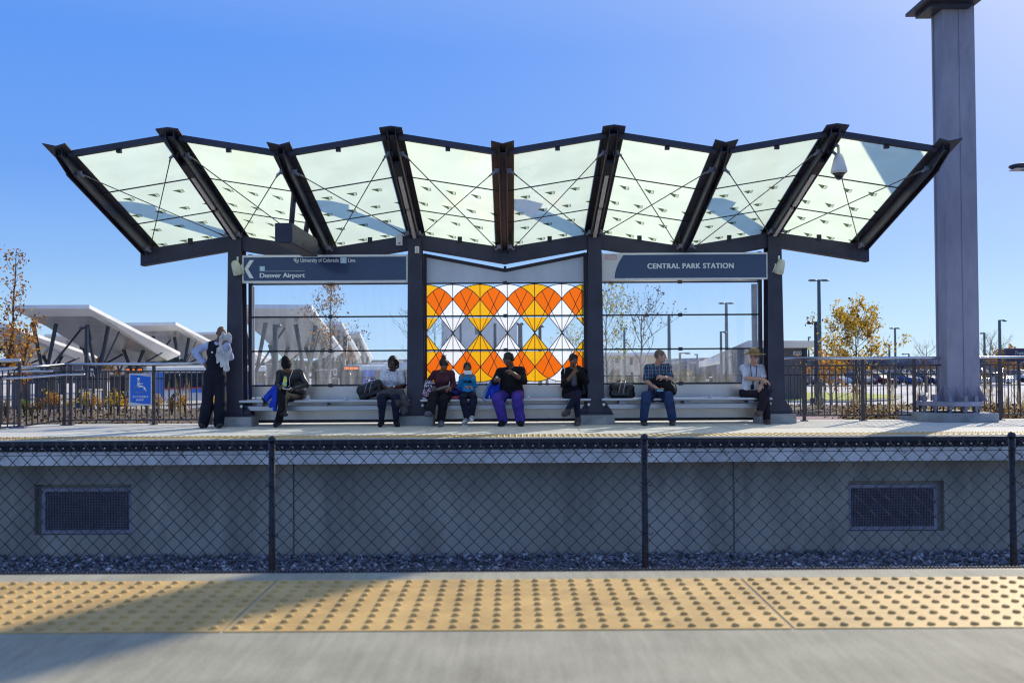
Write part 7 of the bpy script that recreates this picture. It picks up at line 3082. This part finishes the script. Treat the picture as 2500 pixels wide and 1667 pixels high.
p4.hair(HAIR['black'], 0.008, fringe=0.03, extra=bun)
a = P(1083, 944, Y - .36)
t = thing('booklet', 'open white booklet held low by the woman in maroon', 'booklet', a[:])
mb = MB()
mb.add([P(1063, 948, Y - .36), P(1083, 943, Y - .42), P(1097, 939, Y - .38), P(1099, 944, Y - .26), P(1085, 947, Y - .28), P(1066, 953, Y - .26)], [(0, 1, 4, 5), (1, 2, 3, 4)])
mb.add([q - Vector((0, 0, 0.008)) for q in [P(1063, 948, Y - .36), P(1083, 943, Y - .42), P(1097, 939, Y - .38), P(1099, 944, Y - .26), P(1085, 947, Y - .28), P(1066, 953, Y - .26)]], [(5, 4, 1, 0), (4, 3, 2, 1)])
mb.build('pages', M['white'], t)
mb = MB()
mb.tube([P(1098, 931, Y - .36), P(1096, 944, Y - .37)], 0.005, 6)
tag(mb.build('pen', M['white']), 'thin white pen in the right-hand side hand of the woman in maroon', 'pen')
c = P(1044, 945, Y - .15)
t = thing('print_bag', 'black white and pink patterned bag at the side of the woman in maroon', 'bag', c[:])
S = SDF(np.array(c[:]) - 0.28, np.array(c[:]) + 0.22, 0.007)
S.cone(P(1044, 935, Y - .12), P(1041, 968, Y - .16), 0.055, 0.075, 0.02, flat=((0, 1, 0), 0.6))
S.cone(P(1048, 932, Y - .12), P(1050, 955, Y - .16), 0.04, 0.05, 0.02, flat=((0, 1, 0), 0.6))
S.folds(0.006, 50, 3)
S.mesh('bag_body', [patterned('swirl_print', [(0.7, 0.7, 0.72), (0.02, 0.02, 0.03), (0.02, 0.02, 0.03), (0.65, 0.65, 0.7), (0.55, 0.06, 0.25), (0.02, 0.02, 0.04)], 55)], t)

# ---- 5 child
Y = 18.08
p5 = Person('seated child in bright blue printed top holding a white phone in front of the face',
            dict(j=dict(head=(1141, 897, Y - .02), neck=(1141, 913, Y + .03), chest=(1141, 930, Y + .04), pel=(1142, 960, Y + .04), sh=[(1128, 920, Y + .03), (1154, 920, Y + .03)],
                        el=[(1122, 942, Y - .02), (1160, 942, Y - .02)], wr=[(1129, 922, Y - .20), (1154, 923, Y - .20)], hip=[(1134, 964, Y), (1150, 964, Y)],
                        kn=[(1130, 970, Y - .32), (1156, 970, Y - .32)], an=[(1139, 1020, Y - .34), (1152, 1014, Y - .36)], toe=[(1134, 1030, Y - .50), (1151, 1024, Y - .52)]),
                 skin=SK['mid'], face=(0.05, -1, -0.12), hand=[((0.25, 0.0, 1), (-.5, -.7, 0), .7), ((-.25, 0, 1), (.5, -.7, 0), .7)], scale=0.78, headscale=1.13))
p5.top(SHIRT['blue'], 1.95, 0.016, hem=0.02, folds=0.002)
p5.trousers(SHIRT['darkjeans'], 0.010, 0.012)
p5.shoes(mat('grey_white_trainer', (0.50, 0.50, 0.52), 0.5, var=0.4, scale=30), 0.016, M['white'])
p5.hair(HAIR['black'], 0.006, fringe=0.035)
mb = MB()
yy = p5.j['chest'].y - 0.135
put_text(mb, 'PRIME', P(1128, 0, yy).x, P(1152, 0, yy).x, P(1141, 935, yy).z, P(1141, 928, yy).z, yy, 0, bold=0.03)
put_text(mb, 'TIME', P(1130, 0, yy).x, P(1151, 0, yy).x, P(1141, 950, yy).z, P(1141, 942, yy).z, yy, 1, bold=0.03)
mb.build('chest_print', [SHIRT['navy'], mat('peach_print', (0.75, 0.42, 0.25), 0.8)], p5.t)
q = P(1143, 909, Y - .27)
t = thing('phone', 'white phone held sideways in front of the face of the child', 'phone', q[:])
mb = MB()
mb.cbox(q, (0.135, 0.010, 0.072), 0, Matrix.Rotation(-0.15, 4, 'X'))
mb.build('case', M['white'], t, bevel=0.003)
mb = MB()
mb.cbox(q + Vector((0, 0.007, 0)), (0.12, 0.003, 0.06), 0, Matrix.Rotation(-0.15, 4, 'X'))
mb.build('screen', M['carglass'], t)

t = thing('backpack', 'dark blue bag between the woman in maroon and the child', 'bag', (P(1115, 960, 18.1).x, 18.1, 0.47))
S = SDF(np.array(P(1098, 985, 17.9)[:]), np.array(P(1132, 935, 18.4)[:]) + .02, 0.008)
S.ell(P(1112, 956, 18.1), (0.11, 0.09, 0.09), None, 0.02)
S.cone(P(1112, 946, 18.0), P(1124, 952, 17.98), 0.03, 0.03, 0.02)
S.folds(0.005, 45, 3)
S.plane((0, 0, .474), (0, 0, -1))
S.mesh('bag_body', [mat('indigo_nylon', (0.03, 0.03, 0.22), 0.5)], t)
t = thing('pouch', 'small red pouch on the bench right of the woman in maroon', 'bag', (P(1110, 970, 17.95).x, 17.92, 0.47))
S = SDF(np.array(P(1096, 985, 17.8)[:]), np.array(P(1124, 955, 18.05)[:]), 0.007)
S.ell(P(1110, 972, 17.92), (0.085, 0.04, 0.04), None, 0.01)
S.plane((0, 0, .474), (0, 0, -1))
S.mesh('bag_body', [mat('crimson_nylon', (0.50, 0.02, 0.05), 0.5)], t)

# ---- 6 heavy man in purple trousers
Y = 18.05
p6 = Person('heavy seated man in black top and purple trousers wearing headphones and eating with one hand',
            dict(j=dict(head=(1242, 876, Y - .06), neck=(1247, 896, Y + .03), chest=(1248, 922, Y + .04), pel=(1247, 958, Y + .03), sh=[(1221, 908, Y + .0), (1272, 904, Y + .02)],
                        el=[(1208, 932, Y - .10), (1279, 930, Y - .18)], wr=[(1212, 926, Y - .36), (1252, 911, Y - .34)], hip=[(1230, 966, Y), (1264, 966, Y)],
                        kn=[(1214, 972, Y - .42), (1262, 972, Y - .42)], an=[(1228, 1024, Y - .36), (1270, 1025, Y - .36)], toe=[(1222, 1036, Y - .54), (1272, 1036, Y - .56)]),
                 skin=SK['brown'], face=(-0.55, -0.85, -0.35), hand=[((.3, -.7, .2), (-.2, .1, 1), 1.0), ((-.7, -.1, .5), (.4, -.6, .6), .8)], girth=1.30, belly=0.08, neckw=1.25, headscale=1.05))
p6.top(SHIRT['black'], (1.25, 1.2), 0.016, hem=0.05, loose=0.020, folds=0.003)
p6.trousers(SHIRT['purple'], 0.010, 0.018, 0.022)
p6.shoes(SHIRT['black'], 0.012)
p6.hair(HAIR['black'], 0.008, fringe=0.03)
f, u_, r_v = frame(p6.face)
c = p6.j['head']
mb = MB()
mb.tube([c + r_v * 0.098 * math.cos(a) + u_ * (0.02 + 0.105 * math.sin(a)) for a in [PI * k / 12 for k in range(13)]], 0.007, 6)
for s in (-1, 1):
    mb.tube([c + r_v * s * 0.082 - u_ * 0.005, c + r_v * s * 0.105 - u_ * 0.005], 0.035, 14)
mb.build('headphones', SHIRT['blackshine'], p6.t, smooth=True)
mb = MB()
mb.ell(P(1213, 921, Y - .44), (0.025, 0.02, 0.02), None, 10, 6)
tag(mb.build('snack', M['white']), 'small white snack in the left-hand side hand of the man in purple trousers', 'food')
t = thing('backpack', 'bright blue backpack leaning against the man in purple trousers', 'backpack', (P(1196, 965, 18.0).x, 18.0, 0.47))
S = SDF(np.array(P(1170, 990, 17.7)[:]), np.array(P(1226, 915, 18.25)[:]) + .03, 0.008)
S.cone(P(1206, 936, 18.0), P(1198, 968, 17.95), 0.085, 0.115, 0.02, flat=((0, 1, 0), 0.75))
S.cone(P(1212, 940, 17.98), P(1210, 965, 17.95), 0.07, 0.08, 0.02, flat=((0, 1, 0), 0.7))
S.cone(P(1202, 958, 17.86), P(1206, 972, 17.86), 0.045, 0.05, 0.01)
S.folds(0.003, 40, 3)
S.plane((0, 0, .474), (0, 0, -1))
S.mesh('bag_body', [SHIRT['royal']], t)
mb = MB()
mb.tube([P(1195, 935, 17.92), P(1184, 955, 17.84), P(1176, 972, 17.80), P(1186, 980, 17.80)], 0.012, 6)
mb.tube([P(1200, 932, 17.9), P(1190, 950, 17.83), P(1184, 968, 17.80)], 0.010, 6)
mb.build('strap', mat('pale_blue_webbing', (0.10, 0.25, 0.6), 0.6), t, smooth=True)

# ---- 7 woman in black hoodie
Y = 18.10
p7 = Person('seated woman in open black hoodie and dark jeans, legs crossed, reading a phone',
            dict(j=dict(head=(1400, 877, Y - .08), neck=(1399, 898, Y + .0), chest=(1400, 922, Y + .02), pel=(1398, 962, Y + .05), sh=[(1379, 908, Y), (1421, 906, Y)],
                        el=[(1377, 940, Y - .12), (1431, 932, Y - .12)], wr=[(1402, 908, Y - .32), (1417, 905, Y - .32)], hip=[(1388, 968, Y), (1408, 968, Y)],
                        kn=[(1411, 962, Y - .42), (1406, 968, Y - .38)], an=[(1386, 1000, Y - .50), (1411, 1020, Y - .36)], toe=[(1378, 1010, Y - .64), (1409, 1035, Y - .54)]),
                 skin=SK['mid'], face=(0.30, -0.9, -0.35), hand=[((.45, -.2, .7), (-.5, -.8, 0), .8), ((-.45, -.3, .6), (.5, -.8, .1), .8)], scale=0.97))
p7.top(SHIRT['black'], (1.2, 1.9), 0.028, name='hoodie', hem=0.08, loose=0.018, folds=0.004)
mb = MB()
mb.tube([P(1374, 893, Y - .09), P(1379, 902, Y - .13), P(1378, 912, Y - .14)], 0.006, 6)
mb.build('drawstring', M['white'], p7.t, smooth=True)
S = p7.sub(h=0.009)
c = p7.j['chest'] + p7.fw * 0.10
S.cone(c + p7.ub * 0.10, c - p7.ub * 0.08 + p7.fw * .03, 0.045, 0.06, 0.02)
S.mesh('grey_undershirt', [SHIRT['greytee']], p7.t)
p7.trousers(SHIRT['darkjeans'], 0.006, 0.004, 0.0)
p7.shoes(mat('brown_black_boot', (0.05, 0.04, 0.045), 0.5), 0.016)
p7.hair(HAIR['black'], 0.006, fringe=0.035)
q = P(1413, 898, Y - .42)
t = thing('phone', 'dark phone held up by the woman in the black hoodie', 'phone', q[:])
mb = MB()
mb.cbox(q, (0.075, 0.02, 0.12), 0, Matrix.Rotation(-0.9, 4, 'X') @ Matrix.Rotation(0.3, 4, 'Z'))
mb.build('case', SHIRT['black'], t, bevel=0.003)
mb = MB()
mb.cbox(q + Vector((0, 0.009, 0.011)), (0.066, 0.002, 0.108), 0, Matrix.Rotation(-0.9, 4, 'X') @ Matrix.Rotation(0.3, 4, 'Z'))
mb.build('screen', M['carglass'], t)
t = thing('handbag', 'black bag with strap behind the arm of the woman in the black hoodie', 'bag', (P(1430, 945, 18.2).x, 18.2, 0.47))
S = SDF(np.array(P(1405, 985, 17.95)[:]), np.array(P(1450, 905, 18.4)[:]) + .02, 0.008)
S.cone(P(1428, 925, 18.2), P(1426, 958, 18.18), 0.09, 0.11, 0.03)
S.folds(0.006, 40, 2)
S.plane((0, 0, .474), (0, 0, -1))
S.mesh('bag_body', [SHIRT['blackshine']], t)
mb = MB()
mb.tube([P(1426, 925, 18.0), P(1432, 940, 17.95), P(1431, 952, 17.95), P(1425, 950, 18.0)], 0.010, 6)
mb.build('strap', SHIRT['black'], t, smooth=True)

# ---- 8 man in plaid shirt
Y = 18.10
p8 = Person('seated man in blue plaid short-sleeved shirt and jeans turning his head to the right',
            dict(j=dict(head=(1612, 869, Y - .06), neck=(1604, 890, Y + .02), chest=(1604, 915, Y + .0), pel=(1606, 962, Y + .05), sh=[(1581, 898, Y + .0), (1631, 896, Y + .0)],
                        el=[(1579, 931, Y - .10), (1636, 924, Y - .14)], wr=[(1601, 946, Y - .36), (1619, 921, Y - .34)], hip=[(1595, 968, Y), (1618, 968, Y)],
                        kn=[(1578, 966, Y - .44), (1632, 966, Y - .44)], an=[(1571, 1022, Y - .44), (1642, 1022, Y - .44)], toe=[(1574, 1036, Y - .62), (1641, 1036, Y - .64)]),
                 skin=SK['pale'], face=(1, -0.28, -0.08), hand=[((.6, -.5, -.35), (-.3, -.2, -1), .5), ((-.75, -.4, .15), (.2, -.7, .6), .9)], girth=1.08, hairmat=HAIR['grey'], lips=mat('pink_lips', (0.4, 0.14, 0.12), 0.5), headscale=1.05))
p8.top(plaid('blue_plaid_cotton'), 0.78, 0.016, hem=0.05, loose=0.020, folds=0.0025)
p8.trousers(SHIRT['jeans'], 0.012, 0.012, 0.012)
p8.shoes(mat('black_trainer', (0.03, 0.02, 0.025), 0.5), 0.012)
p8.hair(HAIR['grey'], 0.004, fringe=0.045, folds=0.001)
q = P(1611, 954, Y - .46)
t = thing('phone', 'blue lit phone in the lowered hand of the man in the plaid shirt', 'phone', q[:])
mb = MB()
mb.cbox(q, (0.125, 0.07, 0.010), 0, Matrix.Rotation(0.45, 4, 'X'))
mb.build('case', SHIRT['black'], t, bevel=0.003)
mb = MB()
mb.cbox(q + Vector((0, -0.003, 0.006)), (0.11, 0.06, 0.003), 0, Matrix.Rotation(0.45, 4, 'X'))
mb.build('screen', mat('lit_screen', (0.05, 0.2, 0.4), 0.2, emit=(0.1, 0.4, 0.8), estr=0.25), t)
t = thing('messenger_bag', 'soft black bag on the lap of the man in the plaid shirt', 'bag', (P(1620, 940, 17.8).x, 17.78, 0.6))
S = SDF(np.array(P(1580, 985, 17.5)[:]), np.array(P(1662, 910, 18.1)[:]) + .03, 0.008)
for (a, b, ra, rb) in (((1600, 930, 17.84), (1630, 945, 17.78), .07, .09), ((1630, 940, 17.78), (1642, 956, 17.74), .09, .075), ((1606, 925, 17.88), (1598, 938, 17.84), .05, .05)):
    S.cone(P(*a), P(*b), ra, rb, 0.03)
S.folds(0.006, 42, 12)
S.mesh('bag_body', [SHIRT['black']], t)
mb = MB()
mb.tube([P(1632, 928, 17.76), P(1648, 935, 17.70), P(1652, 952, 17.68), P(1644, 958, 17.66)], 0.012, 6)
mb.build('strap', SHIRT['blackshine'], t, smooth=True)



def collar(p, m, w=0.075):
    f_, u_c, r_c = p.fw, p.ub, p.rt
    n_ = p.j['neck']
    for sd in (-1, 1):
        mb = MB()
        a = n_ + r_c * sd * 0.078 - f_ * 0.01 + u_c * 0.012
        b = n_ + r_c * sd * 0.016 + f_ * 0.100 - u_c * 0.055
        c_ = n_ + r_c * sd * 0.075 + f_ * 0.088 - u_c * 0.085
        d_ = n_ + r_c * sd * 0.105 + f_ * 0.02 - u_c * 0.018
        mb.prism([a, b, c_, d_], f_ * 0.008 + u_c * 0.006)
        mb.build('collar', m, p.t, weld=True)


collar(p8, SHIRT['navy'])

# ---- 9 man in straw hat
Y = 18.10
p9 = Person('seated man in straw hat, dark sunglasses and white short-sleeved shirt with a lanyard, legs crossed',
            dict(j=dict(head=(1842, 870, Y - .06), neck=(1837, 891, Y + .02), chest=(1834, 915, Y + .02), pel=(1828, 960, Y + .05), sh=[(1815, 896, Y + .0), (1859, 897, Y + .02)],
                        el=[(1823, 923, Y - .16), (1865, 924, Y - .04)], wr=[(1863, 926, Y - .40), (1859, 938, Y - .30)], hip=[(1822, 968, Y), (1838, 968, Y)],
                        kn=[(1870, 958, Y - .36), (1866, 968, Y - .30)], an=[(1857, 1000, Y - .42), (1872, 1020, Y - .26)], toe=[(1851, 1010, Y - .56), (1876, 1035, Y - .44)]),
                 skin=SK['pale'], face=(0.40, -1, -0.10), hand=[((.9, -.1, -.45), (.2, -.6, 1), .35), ((-.45, -.4, -.9), (-.5, -.8, .2), .35)], eyes=False, hairmat=HAIR['white'], lips=HAIR['white']))
p9.top(SHIRT['shirtwhite'], 0.80, 0.008, loose=0.014, folds=0.0025)
collar(p9, SHIRT['shirtwhite'])
p9.trousers(SHIRT['darktrs'], 0.010, 0.010, 0.008)
p9.shoes(mat('brown_leather', (0.10, 0.05, 0.04), 0.45), 0.010)
f, u_, r_v = frame(p9.face)
c = p9.j['head']
Mx = Matrix((r_v, f, u_)).transposed()
S = SDF(np.array(c[:]) - 0.3, np.array(c[:]) + 0.3, 0.007)
S.ell(c + u_ * 0.095 - f * 0.01, (0.088, 0.105, 0.075), Mx, 0.01)
S.plane(c + u_ * 0.152, u_)
S.plane(c + u_ * 0.055, -u_)
S.ell(c + u_ * 0.050 - f * 0.005, (0.20, 0.215, 0.012), Mx, 0.02)
S.folds(0.001, 90, 3)
hat = S.mesh('straw_hat', [mat('straw', (0.42, 0.28, 0.11), 0.9, 0, 0.25, 40, bump=0.6, bscale=120)], p9.t)
mb = MB()
mb.tube([c + u_ * 0.068 - f * 0.008 + (r_v * 0.093 * math.cos(a) + f * 0.11 * math.sin(a)) for a in [2 * PI * k / 24 for k in range(25)]], 0.009, 6)
mb.build('hat_band', mat('tan_band', (0.30, 0.18, 0.08), 0.9), hat, smooth=True)
mb = MB()
for sd in (-1, 1):
    mb.ell(c + f * 0.098 + r_v * sd * 0.034 + u_ * 0.002, (0.029, 0.008, 0.021), Mx, 14, 8)
    mb.tube([c + f * 0.092 + r_v * sd * 0.06 + u_ * 0.006, c + r_v * sd * 0.082 + u_ * 0.004], 0.003, 5)
mb.tube([c + f * 0.102 - r_v * 0.01 + u_ * 0.006, c + f * 0.102 + r_v * 0.01 + u_ * 0.006], 0.003, 5)
mb.build('sunglasses', M['carglass'], p9.t, smooth=True)
mb = MB()
mb.ell(c + f * 0.102 - u_ * 0.048, (0.030, 0.008, 0.008), Mx, 12, 6)
mb.build('moustache', HAIR['white'], p9.t, smooth=True)
mb = MB()
ch, nk = p9.j['chest'], p9.j['neck']
mb.tube([nk + p9.rt * -0.06 + p9.fw * 0.08, ch + p9.fw * 0.158 - p9.rt * 0.045, p9.j['pel'] + p9.ub * 0.17 + p9.fw * 0.170], 0.007, 5)
mb.tube([nk + p9.rt * 0.06 + p9.fw * 0.08, ch + p9.fw * 0.158 + p9.rt * 0.045, p9.j['pel'] + p9.ub * 0.17 + p9.fw * 0.170], 0.007, 5)
mb.cbox(p9.j['pel'] + p9.ub * 0.13 + p9.fw * 0.16, (0.06, 0.012, 0.085))
mb.build('lanyard', SHIRT['black'], p9.t)
t = thing('backpack', 'black backpack on the bench end beside the man in the straw hat', 'backpack', (P(1888, 950, 18.2).x, 18.2, 0.47))
S = SDF(np.array(P(1862, 985, 17.9)[:]), np.array(P(1912, 895, 18.45)[:]) + .02, 0.008)
S.cone(P(1886, 918, 18.22), P(1886, 955, 18.2), 0.085, 0.11, 0.03)
S.cone(P(1884, 940, 18.05), P(1884, 958, 18.05), 0.05, 0.05, 0.02)
S.folds(0.005, 40, 2)
S.plane((0, 0, .474), (0, 0, -1))
S.mesh('bag_body', [SHIRT['black']], t)
mb = MB()
mb.tube([P(1872, 912, 18.15), P(1878, 902, 18.12), P(1886, 905, 18.14)], 0.010, 6)
mb.build('strap', SHIRT['blackshine'], t, smooth=True)
mb = MB()
q = P(1884, 948, 17.97)
mb.tube([q + Vector((0, 0, -.07)), q + Vector((0, 0, .05)), q + Vector((0, 0, .07)), q + Vector((0, 0, .09))], [.032, .032, .018, .016], 12)
tag(mb.build('water_bottle', mat('dark_bottle', (0.04, 0.03, 0.05), 0.3), smooth=True), 'dark drinks bottle in front of the black backpack by the straw hat man', 'bottle')
